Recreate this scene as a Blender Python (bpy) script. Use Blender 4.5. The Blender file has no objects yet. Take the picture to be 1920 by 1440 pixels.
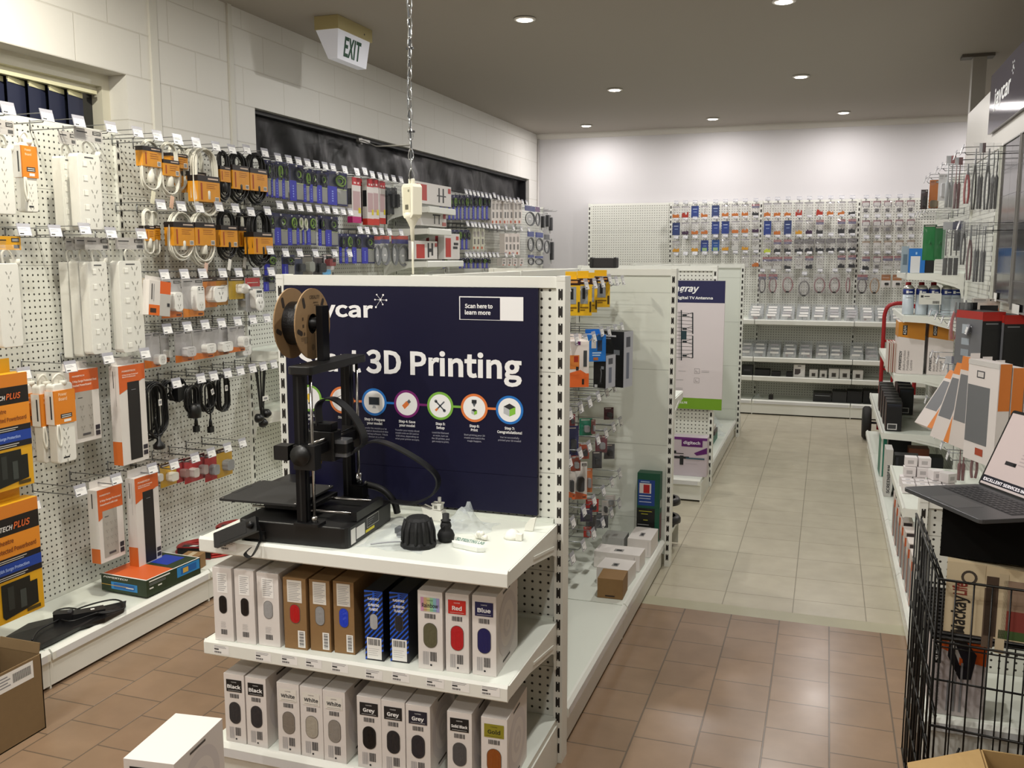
import bpy, bmesh, math, random
from mathutils import Vector, Matrix
random.seed(7)
PI = math.pi
# ---------------------------------------------------------------- camera, light, exposure
S = bpy.context.scene
COL = S.collection
FPX, CAMH, YAW, PITCH = 1729.0, 1.555, 0.32796, 0.136167
cam_d = bpy.data.cameras.new('camera'); cam = bpy.data.objects.new('camera', cam_d); COL.objects.link(cam)
cam_d.sensor_fit = 'HORIZONTAL'; cam_d.sensor_width = 36; cam_d.lens = 36*FPX/1920
cam.location = (0, 0, CAMH); cam.rotation_euler = (PI/2-PITCH, 0, YAW); cam_d.clip_start = .02
S.camera = cam
S.view_settings.view_transform = 'Standard'; S.view_settings.look = 'None'; S.view_settings.gamma = 1
S.view_settings.exposure = 0.32
S.cycles.max_bounces = 8; S.cycles.diffuse_bounces = 4; S.cycles.glossy_bounces = 3; S.cycles.transmission_bounces = 4
S.cycles.transparent_max_bounces = 24; S.cycles.caustics_reflective = False; S.cycles.caustics_refractive = False
S.cycles.use_denoising = True; S.cycles.sample_clamp_indirect = 4
W = bpy.data.worlds.new('world'); S.world = W; W.use_nodes = True
W.node_tree.nodes['Background'].inputs[0].default_value = (.9, .95, 1, 1); W.node_tree.nodes['Background'].inputs[1].default_value = .12
CEIL = 2.88
NEUT, WARM = (1, .985, .95), (1, .97, .91)
# downlight positions: x, y, watts, colour
LAMPS = [(-2.373, 9.30, 11, (1, .95, .93)), (-1.11, 9.24, 11, (1, .95, .93)), (.072, 9.24, 11, (1, .95, .93)), (1.30, 9.24, 9, (1, .95, .93)),
         (-1.664, 7.42, 10, NEUT), (-.251, 7.33, 11, NEUT), (-1.665, 5.115, 15, NEUT), (-.278, 5.20, 16, NEUT),
         (-2.35, 2.60, 27, (1, .95, .80)), (-1.30, 1.30, 26, WARM), (-.278, 2.90, 20, WARM), (-.278, .90, 15, WARM),  # lamps nearer than the warm one are unseen, added for front fill
         (-2.35, .60, 20, WARM), (-.278, -1.10, 9, WARM), (-1.70, -1.10, 22, WARM)]  # out of view, added around the camera to brighten the front
LK = .86

# ---------------------------------------------------------------- helpers
def _rot():
    cy, sy, cp, sp = math.cos(YAW), math.sin(YAW), math.cos(PITCH), math.sin(PITCH)
    f = Vector((-sy*cp, cy*cp, -sp)); r = Vector((cy, sy, 0)); u = r.cross(f); return r, u, f
_R, _U, _F = _rot()
def at(px, py, X=None, Y=None, Z=None):
    """where a sight line of the survey photograph meets a real plane of the room"""
    d = _R*((px-960)/FPX) + _U*(-(py-720)/FPX) + _F
    if X is not None: t = X/d.x
    elif Y is not None: t = Y/d.y
    else: t = (Z-CAMH)/d.z
    return Vector((0, 0, CAMH)) + d*t
def lin(c):
    return c/12.92 if c <= .04045 else ((c+.055)/1.055)**2.4
_M = {}
def mat(col, rough=.5, metal=0., alpha=1., emit=0., name=None, bump=0., bscale=200., spec=.5, var=0.):
    key = (col, rough, metal, alpha, emit, bump, bscale, var)
    if key in _M: return _M[key]
    h = col.lstrip('#'); rgb = [lin(int(h[i:i+2], 16)/255) for i in (0, 2, 4)]
    m = bpy.data.materials.new(name or 'mat_'+h); m.use_nodes = True
    N = m.node_tree; b = N.nodes['Principled BSDF']
    b.inputs['Base Color'].default_value = (*rgb, 1); b.inputs['Roughness'].default_value = rough
    b.inputs['Metallic'].default_value = metal; b.inputs['Alpha'].default_value = alpha
    b.inputs['Specular IOR Level'].default_value = spec
    if emit:
        b.inputs['Emission Color'].default_value = (*rgb, 1); b.inputs['Emission Strength'].default_value = emit
    if bump or var:
        tc = N.nodes.new('ShaderNodeTexCoord'); n = N.nodes.new('ShaderNodeTexNoise'); n.inputs['Scale'].default_value = bscale
        N.links.new(tc.outputs['Object'], n.inputs['Vector'])
        if bump:
            bp = N.nodes.new('ShaderNodeBump'); bp.inputs['Strength'].default_value = bump; bp.inputs['Distance'].default_value = .002
            N.links.new(n.outputs['Fac'], bp.inputs['Height']); N.links.new(bp.outputs[0], b.inputs['Normal'])
        if var:
            mx = N.nodes.new('ShaderNodeMix'); mx.data_type = 'RGBA'
            mx.inputs[6].default_value = (*[c*(1-var) for c in rgb], 1); mx.inputs[7].default_value = (*[min(1, c*(1+var)) for c in rgb], 1)
            N.links.new(n.outputs['Fac'], mx.inputs[0]); N.links.new(mx.outputs[2], b.inputs['Base Color'])
    _M[key] = m; return m
class NT:
    """tiny node-tree writer"""
    def __init__(s, name):
        s.m = bpy.data.materials.new(name); s.m.use_nodes = True; s.t = s.m.node_tree; s.b = s.t.nodes['Principled BSDF']
    def n(s, typ, **kw):
        x = s.t.nodes.new('ShaderNode'+typ)
        for k, v in kw.items(): setattr(x, k, v)
        return x
    def l(s, a, b): s.t.links.new(a, b)
    def val(s, inp, v):
        if hasattr(v, 'is_linked') or hasattr(v, 'links'): s.l(v, inp)
        else: inp.default_value = v
    def math(s, op, a, b=0., c=0.):
        x = s.n('Math', operation=op); s.val(x.inputs[0], a); s.val(x.inputs[1], b); s.val(x.inputs[2], c); return x.outputs[0]
    def mix(s, fac, a, b):
        x = s.n('Mix', data_type='RGBA'); s.val(x.inputs[0], fac); s.val(x.inputs[6], a); s.val(x.inputs[7], b); return x.outputs[2]
    def bump(s, h, st=.5, d=.002):
        x = s.n('Bump'); x.inputs['Strength'].default_value = st; x.inputs['Distance'].default_value = d
        s.l(h, x.inputs['Height']); s.l(x.outputs[0], s.b.inputs['Normal'])
def rgb(h): h = h.lstrip('#'); return (*[lin(int(h[i:i+2], 16)/255) for i in (0, 2, 4)], 1)

_TXT = {}
try: SANS = bpy.data.fonts.load(bpy.utils.system_resource('DATAFILES', path='fonts') + '/Noto Sans CJK Regular.woff2')
except Exception: SANS = None
_CAP = {}
def text_geo(s, bold=True, italic=False):
    k = (s, bold, italic)
    if k in _TXT: return _TXT[k]
    c = bpy.data.curves.new('t', 'FONT'); c.body = s; c.size = 1
    if SANS: c.font = SANS
    c.resolution_u = 3
    c.offset = .012 if bold else 0; c.shear = .25 if italic else 0
    o = bpy.data.objects.new('t', c); COL.objects.link(o)
    dg = bpy.context.evaluated_depsgraph_get(); me = bpy.data.meshes.new_from_object(o.evaluated_get(dg))
    vs = [v.co.copy() for v in me.vertices]; fs = [tuple(p.vertices) for p in me.polygons]
    bpy.data.objects.remove(o); bpy.data.curves.remove(c); bpy.data.meshes.remove(me)
    xs = [v.x for v in vs]; ys = [v.y for v in vs]
    _TXT[k] = (vs, fs, min(xs), max(xs), min(ys), max(ys)); return _TXT[k]

class MB:
    """collects shapes, builds ONE mesh object"""
    def __init__(s): s.v = []; s.f = []; s.mi = []; s.ms = []; s.sm = []; s.T = None
    def _m(s, m):
        if isinstance(m, str): m = mat(m)
        if m not in s.ms: s.ms.append(m)
        return s.ms.index(m)
    def add(s, vs, fs, m, smooth=False):
        b = len(s.v); T = s.T
        s.v += [(T @ Vector(v)) if T else Vector(v) for v in vs]; i = s._m(m)
        for f in fs: s.f.append([b+k for k in f]); s.mi.append(i); s.sm.append(smooth)
        return s
    def box(s, x0, x1, y0, y1, z0, z1, m):
        if x0 > x1: x0, x1 = x1, x0
        if y0 > y1: y0, y1 = y1, y0
        if z0 > z1: z0, z1 = z1, z0
        return s.add([(x0,y0,z0),(x1,y0,z0),(x1,y1,z0),(x0,y1,z0),(x0,y0,z1),(x1,y0,z1),(x1,y1,z1),(x0,y1,z1)],
              [(0,3,2,1),(4,5,6,7),(0,1,5,4),(1,2,6,5),(2,3,7,6),(3,0,4,7)], m)
    def rbox(s, x0, x1, y0, y1, z0, z1, r, m, ax='z', n=3):
        """box with rounded corners in the plane across ax"""
        def ring(a0, a1, b0, b1):
            out = []
            for cx, cy, a in ((a1-r, b1-r, 0), (a0+r, b1-r, PI/2), (a0+r, b0+r, PI), (a1-r, b0+r, 1.5*PI)):
                for k in range(n+1): t = a+PI/2*k/n; out.append((cx+r*math.cos(t), cy+r*math.sin(t)))
            return out
        if ax == 'z': P = ring(x0, x1, y0, y1); f = lambda p, t: (p[0], p[1], z0 if t == 0 else z1)
        elif ax == 'y': P = ring(x0, x1, z0, z1); f = lambda p, t: (p[0], y1 if t == 0 else y0, p[1])
        else: P = ring(y0, y1, z0, z1); f = lambda p, t: (x0 if t == 0 else x1, p[0], p[1])
        return s.prism([f(p, 0) for p in P], [f(p, 1) for p in P], m)
    def prism(s, A, B, m):
        n = len(A); return s.add(list(A)+list(B), [tuple(range(n))[::-1], tuple(range(n, 2*n))]+[(i, (i+1) % n, n+(i+1) % n, n+i) for i in range(n)], m)
    def ext(s, poly, ax, a, b, m):
        """polygon of 2-d points extruded along an axis from a to b"""
        g = {'x': lambda p, t: (t, p[0], p[1]), 'y': lambda p, t: (p[0], t, p[1]), 'z': lambda p, t: (p[0], p[1], t)}[ax]
        return s.prism([g(p, a) for p in poly], [g(p, b) for p in poly], m)
    def quad(s, a, b, c, d, m): return s.add([a, b, c, d], [(0, 1, 2, 3)], m)
    def rect(s, x0, x1, z0, z1, y, m):
        """thin printed patch on a face that looks toward -y"""
        return s.add([(x0, y, z0), (x1, y, z0), (x1, y, z1), (x0, y, z1)], [(0, 1, 2, 3)], m)
    def poly(s, pts, y, m): return s.add([(p[0], y, p[1]) for p in pts], [tuple(range(len(pts)))], m)
    def disc(s, cx, cz, r, y, m, n=24, rz=None):
        return s.poly([(cx+r*math.cos(2*PI*k/n), cz+(rz or r)*math.sin(2*PI*k/n)) for k in range(n)], y, m)
    def tube(s, pts, r, m, n=6, closed=False, cap=True):
        P = [Vector(p) for p in pts]; L = len(P); rings = []; vs = []; fs = []
        up = Vector((0, 0, 1)); prev = None
        for i, p in enumerate(P):
            a = P[(i-1) % L] if (closed or i > 0) else p; b = P[(i+1) % L] if (closed or i < L-1) else p
            t = (b-a); t = t.normalized() if t.length > 1e-9 else Vector((0, 0, 1))
            if prev is None: q = up if abs(t.z) < .9 else Vector((1, 0, 0)); e = (q - t*q.dot(t)).normalized()
            else:
                e = prev - t*prev.dot(t); e = e.normalized() if e.length > 1e-6 else prev
            prev = e; g = t.cross(e); rr = r[i] if isinstance(r, (list, tuple)) else r
            for k in range(n):
                a_ = 2*PI*k/n; vs.append(p + (e*math.cos(a_)+g*math.sin(a_))*rr)
        for i in range(L if closed else L-1):
            j = (i+1) % L
            for k in range(n): fs.append((i*n+k, i*n+(k+1) % n, j*n+(k+1) % n, j*n+k))
        if cap and not closed: fs += [tuple(range(n))[::-1], tuple((L-1)*n+k for k in range(n))]
        return s.add(vs, fs, m, True)
    def cyl(s, a, b, r, m, n=16, r2=None): return s.tube([a, b], [r, r if r2 is None else r2], m, n)
    def lathe(s, prof, m, c=(0, 0, 0), n=20, ax='z', smooth=True):
        vs = []; fs = []
        for (r, z) in prof:
            for k in range(n):
                a = 2*PI*k/n; x, y = r*math.cos(a), r*math.sin(a)
                p = {'z': (x, y, z), 'y': (x, z, y), 'x': (z, x, y)}[ax]; vs.append((c[0]+p[0], c[1]+p[1], c[2]+p[2]))
        for i in range(len(prof)-1):
            for k in range(n): fs.append((i*n+k, i*n+(k+1) % n, (i+1)*n+(k+1) % n, (i+1)*n+k))
        fs += [tuple(range(n))[::-1], tuple((len(prof)-1)*n+k for k in range(n))]
        return s.add(vs, fs, m, smooth)
    def sph(s, c, r, m, sx=1, sy=1, sz=1, n=12):
        pr = [(max(1e-4, r*math.sin(PI*i/8)), -r*math.cos(PI*i/8)) for i in range(9)]
        vs = []; fs = []
        for (q, z) in pr:
            for k in range(n): a = 2*PI*k/n; vs.append((c[0]+q*math.cos(a)*sx, c[1]+q*math.sin(a)*sy, c[2]+z*sz))
        for i in range(8):
            for k in range(n): fs.append((i*n+k, i*n+(k+1) % n, (i+1)*n+(k+1) % n, (i+1)*n+k))
        return s.add(vs, fs, m, True)
    def text(s, txt, x, z, h, y, m, w=None, align='l', bold=True, italic=False, rot=0.):
        """lettering on a face toward -y; x,z = lower left (or centre/right); h = capital height; w squeezes to a width"""
        if not _CAP: _c = text_geo('H', False, False); _CAP['h'] = _c[5]-_c[4]
        vs, fs, a0, a1, b0, b1 = text_geo(txt, bold, italic); k = h/_CAP['h']
        sx = k if w is None else w/(a1-a0); ww = (a1-a0)*sx; ox = {'l': 0, 'c': -ww/2, 'r': -ww}[align]
        c_, s_ = math.cos(rot), math.sin(rot); out = []
        for v in vs:
            u = (v.x-a0)*sx+ox; q = v.y*k; out.append((x+u*c_-q*s_, y, z+u*s_+q*c_))
        return s.add(out, fs, m)
    def lines(s, x0, x1, z, n, dz, th, y, m, rag=.25):
        for i in range(n):
            e = x1-(x1-x0)*rag*random.random(); s.rect(x0, e, z-i*dz-th, z-i*dz, y, m)
        return s
    def bars(s, x0, x1, z0, z1, y, m, bg=None):
        """barcode"""
        if bg: s.rect(x0-.002, x1+.002, z0-.002, z1+.002, y+.0001, bg)
        x = x0; k = (x1-x0)/24
        i = 0
        while x < x1-k*.5:
            wd = k*(.5+((i*7) % 5)*.28); s.rect(x, min(x+wd, x1), z0, z1, y-.0001, m); x += wd+k*(.45+((i*3) % 4)*.25); i += 1
        return s
    def mesh(s, name):
        me = bpy.data.meshes.new(name); me.from_pydata([tuple(v) for v in s.v], [], s.f)
        for m in s.ms: me.materials.append(m)
        me.polygons.foreach_set('material_index', s.mi); me.polygons.foreach_set('use_smooth', s.sm); me.update(); return me
    def obj(s, name, parent=None, loc=None, rz=0., bevel=0., label=None, rot=None):
        o = bpy.data.objects.new(name, s.mesh(name)); COL.objects.link(o)
        if parent: o.parent = parent
        if loc is not None: o.location = loc
        if rz: o.rotation_euler = (0, 0, rz)
        if rot: o.rotation_euler = rot
        if bevel:
            b = o.modifiers.new('bevel', 'BEVEL'); b.width = bevel; b.segments = 2; b.limit_method = 'ANGLE'; b.angle_limit = .7
            b.harden_normals = False
        if label: o['label'] = label
        return o
def tag(o, label, cat, group=None):
    o['label'] = label; o['category'] = cat
    if group: o['group'] = group
    return o
def empty(name, loc, rz=0., label=None, cat=None, group=None, rot=None):
    o = bpy.data.objects.new(name, None); COL.objects.link(o); o.location = loc; o.rotation_euler = rot or (0, 0, rz)
    o.empty_display_size = .05
    if label: tag(o, label, cat, group)
    return o
def structure(name, mb, loc=(0, 0, 0), bevel=0.):
    o = mb.obj(name, loc=loc, bevel=bevel); o['kind'] = 'structure'; return o
def copy_tree(o, parent=None, loc=None, rz=None, label=None):
    c = o.copy(); COL.objects.link(c)
    if parent: c.parent = parent
    if loc is not None: c.location = loc
    if rz is not None: c.rotation_euler = (0, 0, rz)
    if label: c['label'] = label
    for ch in [k for k in ALLCH.get(o.name, ())]: copy_tree(ch, c)
    return c
ALLCH = {}
def reg(o, *ch): ALLCH[o.name] = list(ch); return o
ORD = 'first second third fourth fifth sixth seventh eighth ninth tenth eleventh twelfth thirteenth fourteenth fifteenth sixteenth seventeenth eighteenth nineteenth twentieth twenty-first twenty-second twenty-third twenty-fourth twenty-fifth twenty-sixth twenty-seventh twenty-eighth twenty-ninth thirtieth'.split()

# ---------------------------------------------------------------- materials of the room
WHITE = mat('#e6e7e0', .35, name='powder_coat_white')
WHITE2 = mat('#dfe3da', .4, name='shelf_white')
DARK = mat('#141416', .5); STEEL = mat('#8d8f92', .3, metal=.9, name='zinc_wire'); CHROME = mat('#c9cbd0', .15, metal=1.)
BLACKP = mat('#0d0d0f', .4, name='black_plastic'); BLACKM = mat('#111113', .55, name='black_matte')
CARDB = mat('#8a6a43', .8, name='cardboard', var=.06, bscale=60); PAPER = mat('#e9e7e3', .6, name='paper_white')
BOXW = mat('#dcd6d2', .5, name='box_white'); INK = mat('#2a2a2e', .6); GREYINK = mat('#8b8b90', .6); ORANGE = mat('#dd6a1c', .5)
AMBER = mat('#e08a1a', .5); NAVY = mat('#12123a', .45, name='navy_print'); RED = mat('#b3201f', .45); YEL = mat('#e2b322', .5)
CLEAR = mat('#e8ebee', .12, alpha=.07, name='clear_film'); CLEARB = mat('#e4e8ea', .2, alpha=.28, name='clear_acrylic')
TAGH = mat('#b9b9c4', .2, alpha=.6, name='tag_holder_clear'); WCORD = mat('#dcdad0', .45, name='white_cord'); SOCK = mat('#e4e3dc', .4, name='white_socket')
GREEN = mat('#0e7a56', .5); BLUE = mat('#1636a0', .45); PURP = mat('#6d1b63', .5)

def peg_mat(name, base, hole, sp=.0254, r=.0034, z0=0.):
    t = NT(name); tc = t.n('TexCoord'); sep = t.n('SeparateXYZ'); t.l(tc.outputs['Object'], sep.inputs[0])
    fx = t.math('SUBTRACT', t.math('FRACT', t.math('DIVIDE', sep.outputs[0], sp)), .5)
    fz = t.math('SUBTRACT', t.math('FRACT', t.math('DIVIDE', sep.outputs[2], sp)), .5)
    d = t.math('SQRT', t.math('ADD', t.math('MULTIPLY', fx, fx), t.math('MULTIPLY', fz, fz)))
    mr = t.n('MapRange'); t.l(d, mr.inputs[0]); mr.inputs[1].default_value = r/sp; mr.inputs[2].default_value = r/sp+.05; mr.inputs[3].default_value = 1; mr.inputs[4].default_value = 0
    # a horizontal joint between boards every 0.3 m
    jz = t.math('ABSOLUTE', t.math('SUBTRACT', t.math('FRACT', t.math('DIVIDE', t.math('SUBTRACT', sep.outputs[2], .0), .3048)), .5))
    j = t.math('GREATER_THAN', jz, .4965)
    c = t.mix(mr.outputs[0], rgb(base), rgb(hole)); c2 = t.mix(t.math('MULTIPLY', j, .55), c, rgb(hole))
    t.l(c2, t.b.inputs['Base Color']); t.b.inputs['Roughness'].default_value = .4
    t.bump(t.math('SUBTRACT', 1., t.math('MAXIMUM', mr.outputs[0], j)), .6, .002); return t.m
PEG = peg_mat('pegboard_white', '#d9dad2', '#2a2622')
def plain_mat(name, base):
    t = NT(name); tc = t.n('TexCoord'); sep = t.n('SeparateXYZ'); t.l(tc.outputs['Object'], sep.inputs[0])
    jz = t.math('ABSOLUTE', t.math('SUBTRACT', t.math('FRACT', t.math('DIVIDE', t.math('ADD', sep.outputs[2], .14), .3048*1.25)), .5))
    j = t.math('GREATER_THAN', jz, .497)
    t.l(t.mix(t.math('MULTIPLY', j, .5), rgb(base), rgb('#6b706a')), t.b.inputs['Base Color']); t.b.inputs['Roughness'].default_value = .35
    t.bump(t.math('SUBTRACT', 1., j), .5, .002); return t.m
PLAIN = plain_mat('plain_steel_panel', '#dfe3da')

def block_wall():
    t = NT('painted_block'); tc = t.n('TexCoord'); sep = t.n('SeparateXYZ'); t.l(tc.outputs['Object'], sep.inputs[0])
    cmb = t.n('CombineXYZ'); t.l(t.math('ADD', sep.outputs[1], .15+.4), cmb.inputs[0]); t.l(t.math('ADD', sep.outputs[2], .02), cmb.inputs[1])
    br = t.n('TexBrick'); t.l(cmb.outputs[0], br.inputs['Vector']); br.offset = .5; br.squash = 1
    br.inputs['Scale'].default_value = 1; br.inputs['Brick Width'].default_value = .4; br.inputs['Row Height'].default_value = .2
    br.inputs['Mortar Size'].default_value = .0035; br.inputs['Mortar Smooth'].default_value = .4
    no = t.n('TexNoise'); no.inputs['Scale'].default_value = 1.3; t.l(tc.outputs['Object'], no.inputs['Vector'])
    no2 = t.n('TexNoise'); no2.inputs['Scale'].default_value = 60; t.l(tc.outputs['Object'], no2.inputs['Vector'])
    c = t.mix(no.outputs['Fac'], rgb('#dfddd8'), rgb('#e6e4e0')); t.l(t.mix(t.math('MULTIPLY', br.outputs['Fac'], .5), c, rgb('#c9c4ba')), t.b.inputs['Base Color'])
    t.b.inputs['Roughness'].default_value = .55
    t.bump(t.math('ADD', t.math('MULTIPLY', br.outputs['Fac'], -1.), t.math('MULTIPLY', no2.outputs['Fac'], .12)), .55, .006); return t.m
def tile_mat(name, w, ox, oy, offset, base, base2, grout, rough, mort):
    t = NT(name); tc = t.n('TexCoord'); sep = t.n('SeparateXYZ'); t.l(tc.outputs['Object'], sep.inputs[0])
    cmb = t.n('CombineXYZ'); t.l(t.math('SUBTRACT', sep.outputs[1], oy), cmb.inputs[0]); t.l(t.math('SUBTRACT', sep.outputs[0], ox), cmb.inputs[1])
    br = t.n('TexBrick'); t.l(cmb.outputs[0], br.inputs['Vector']); br.offset = offset
    br.inputs['Scale'].default_value = 1; br.inputs['Brick Width'].default_value = w; br.inputs['Row Height'].default_value = w
    br.inputs['Mortar Size'].default_value = mort; br.inputs['Mortar Smooth'].default_value = .3; br.inputs['Bias'].default_value = -.2
    br.inputs['Color1'].default_value = rgb(base); br.inputs['Color2'].default_value = rgb(base2); br.inputs['Mortar'].default_value = rgb(grout)
    no = t.n('TexNoise'); no.inputs['Scale'].default_value = 9; no.inputs['Detail'].default_value = 6; t.l(tc.outputs['Object'], no.inputs['Vector'])
    n2 = t.n('TexNoise'); n2.inputs['Scale'].default_value = 2.2; t.l(tc.outputs['Object'], n2.inputs['Vector'])
    hs = t.n('HueSaturation'); t.l(br.outputs['Color'], hs.inputs['Color'])
    t.l(t.math('ADD', t.math('MULTIPLY', no.outputs['Fac'], .3), .85), hs.inputs['Value'])
    t.l(hs.outputs[0], t.b.inputs['Base Color'])
    t.l(t.math('ADD', rough, t.math('MULTIPLY', n2.outputs['Fac'], .20)), t.b.inputs['Roughness'])
    # pillowed tiles: a soft rise towards each tile's middle catches the lamps
    t.bump(t.math('ADD', t.math('MULTIPLY', br.outputs['Fac'], -1.), t.math('MULTIPLY', no.outputs['Fac'], .25)), .45, .004); return t.m
TILE_B = tile_mat('terracotta_tile', .203, .07-.203*40, 3.851-.2035*40, .5, '#88705a', '#907760', '#655749', .13, .003)
TILE_C = tile_mat('beige_tile', .3055, -.083-.3055*40, 4.35-.3*40, 0., '#b5ad99', '#bab29e', '#8d8675', .13, .0025)
# ---------------------------------------------------------------- the room
XL, YB, XR, YN = -3.06, 9.86, 2.6, -3.0
g = MB(); g.add([(XL-.3, YN, 0), (XR, YN, 0), (XR, 3.955, 0), (XL-.3, 4.02, 0)], [(0, 1, 2, 3)], TILE_B)
g.add([(XL-.3, 4.02, 0), (XR, 3.955, 0), (XR, 4.07, 0), (XL-.3, 4.12, 0)], [(0, 1, 2, 3)], mat('#aba68d', .45, var=.05, bscale=12))
g.add([(XL-.3, 4.12, 0), (XR, 4.07, 0), (XR, YB+.3, 0), (XL-.3, YB+.3, 0)], [(0, 1, 2, 3)], TILE_C)
structure('floor', g)
g = MB(); g.box(XL-.3, XR+.3, YN-.3, YB+.3, CEIL, CEIL+.1, mat('#a39c93', .85, name='ceiling_paint', bump=.1, bscale=30)); structure('ceiling', g)
# left wall with two openings
BW = block_wall()
def wall_with_holes(y0, y1, z0, z1, holes):
    g = MB(); ys = sorted({y0, y1, *[h[0] for h in holes], *[h[1] for h in holes]}); zs = sorted({z0, z1, *[h[2] for h in holes], *[h[3] for h in holes]})
    for a, b in zip(ys, ys[1:]):
        for c, d in zip(zs, zs[1:]):
            if any(h[0] <= a and b <= h[1] and h[2] <= c and d <= h[3] for h in holes): continue
            g.add([(XL, a, c), (XL, b, c), (XL, b, d), (XL, a, d)], [(0, 1, 2, 3)], BW)
    for h in holes:
        X2 = XL-.19
        g.quad((XL, h[1], h[2]), (XL, h[1], h[3]), (X2, h[1], h[3]), (X2, h[1], h[2]), BW); g.quad((XL, h[0], h[2]), (XL, h[0], h[3]), (X2, h[0], h[3]), (X2, h[0], h[2]), BW)
        g.quad((XL, h[0], h[3]), (XL, h[1], h[3]), (X2, h[1], h[3]), (X2, h[0], h[3]), BW); g.quad((XL, h[0], h[2]), (XL, h[1], h[2]), (X2, h[1], h[2]), (X2, h[0], h[2]), BW)
    g.quad((XL-.2, y0, z0), (XL-.2, y1, z0), (XL-.2, y1, z1), (XL-.2, y0, z1), mat('#8a8882')); return g
structure('wall_left', wall_with_holes(YN, YB, 0, CEIL, [(1.6, 3.548, 1.5, 2.38), (4.55, 9.56, 1.5, 2.382)]))
g = MB()
for y, w in ((3.735, .05), (4.335, .035)): g.box(XL-.01, XL+.012, y-w/2, y+w/2, 0, CEIL, mat('#d9d7d0', .5, bump=.3, bscale=30))
structure('trim_1', g)
PAINTB = mat('#d0ced0', .6, name='back_wall_paint', bump=.05, bscale=90)
g = MB(); g.box(XL-.3, XR+.3, YB, YB+.2, 0, CEIL, PAINTB); structure('wall_back', g)
g = MB(); g.box(XR, XR+.2, YN-.2, YB+.2, 0, CEIL, mat('#cfccc5', .6)); structure('wall_right', g)
g = MB(); g.box(XL-.3, XR+.3, YN-.2, YN, 0, CEIL, mat('#cfccc5', .6)); structure('wall_front', g)
g = MB(); g.ext([(YB, CEIL), (YB-.055, CEIL), (YB-.05, CEIL-.012), (YB-.018, CEIL-.045), (YB, CEIL-.055)], 'x', XL, XR, mat('#d2cec8', .6)); structure('trim_2', g)
g = MB(); g.cyl((XL+.012, YB-.012, 0), (XL+.012, YB-.012, CEIL-.05), .013, mat('#c9c6c3', .5), 8); structure('trim_3', g)
# near window: frame, glass, vertical blinds
g = MB(); FR = mat('#d7d3c2', .4); X2 = XL-.13
for a in ((1.6, 3.548, 2.325, 2.38), (1.6, 3.548, 1.5, 1.55), (3.50, 3.548, 1.55, 2.325)): g.box(X2-.03, X2+.03, a[0], a[1], a[2], a[3], FR)
g.box(X2-.045, X2+.0, 1.6, 3.548, 2.30, 2.33, FR)
win = structure('window_1', g)
g = MB(); g.box(X2-.032, X2-.028, 1.6, 3.5, 1.55, 2.3, mat('#12141a', .05, name='night_glass', spec=.8)); g.obj('glass', win)
bl = empty('vertical_blind', (0, 0, 0), 0, 'dark navy vertical blind with white top clips behind the near window on the left wall', 'blind')
g = MB(); g.box(X2+.005, X2+.03, 1.6, 3.47, 2.285, 2.30, mat('#e0dcb8', .4)); g.obj('head_rail', bl)
for k in range(11):
    y = 3.37-k*.106
    g = MB(); g.T = Matrix.Translation((X2+.0, y, 0)) @ Matrix.Rotation(math.radians(14), 4, 'Z')
    g.box(-.001, .001, -.06, .06, 2.0, 2.27, mat('#282d48', .7)); g.box(-.004, .004, -.055, .055, 2.262, 2.283, mat('#e6e1b6', .5)); g.obj('slat', bl)
g = MB()
for y in (3.33, 3.2, 3.07, 2.93, 2.8): g.box(X2-.024, X2-.022, y-.05, y+.045, 2.03, 2.105, PAPER)
tag(g.obj('paper_notice'), 'row of white paper pieces taped on the near window behind the blind', 'paper')
# second opening, covered with wrinkled black plastic sheet
g = MB(); BP = NT('black_plastic_sheet'); BP.b.inputs['Base Color'].default_value = (.008, .008, .009, 1); BP.b.inputs['Roughness'].default_value = .36; BP.b.inputs['Specular IOR Level'].default_value = .28
tc = BP.n('TexCoord'); mp = BP.n('Mapping'); mp.inputs['Scale'].default_value = (1, 2.6, 2.2); mp.inputs['Rotation'].default_value = (.6, 0, 0); BP.l(tc.outputs['Object'], mp.inputs[0])
no = BP.n('TexNoise'); no.inputs['Scale'].default_value = 1.1; no.inputs['Detail'].default_value = 2.5; no.inputs['Distortion'].default_value = .6; BP.l(mp.outputs[0], no.inputs['Vector']); BP.bump(no.outputs['Fac'], .8, .05)
ny, nz = 120, 16; vs = []; fs = []
rnd = random.Random(3); ph = [rnd.uniform(0, 6) for _ in range(8)]
for i in range(ny+1):
    for j in range(nz+1):
        y = 4.56+(9.555-4.56)*i/ny; z = 1.7+(2.375-1.7)*j/nz
        sag = .012*math.sin(y*2.1+ph[0])+.018*math.sin(y*5.3+z*6+ph[1])+.012*math.sin(y*11-z*9+ph[2])+.008*math.sin(y*23+z*14+ph[3])
        vs.append((XL-.09+sag*(1-abs(2*j/nz-1)**3), y, z))
for i in range(ny):
    for j in range(nz): a = i*(nz+1)+j; fs.append((a, a+nz+1, a+nz+2, a+1))
g.add(vs, fs, BP.m, True)
tag(g.obj('plastic_sheet'), 'wrinkled black plastic sheet covering the long high opening in the left wall', 'plastic sheet')
g = MB()
for a in ((4.55, 9.56, 2.36, 2.382), (4.55, 4.575, 1.7, 2.36), (9.535, 9.56, 1.7, 2.36)): g.box(XL-.12, XL-.035, a[0]+.001, a[1]-.001, a[2], a[3]-.001, mat('#232326', .5))
structure('window_2', g)

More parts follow.
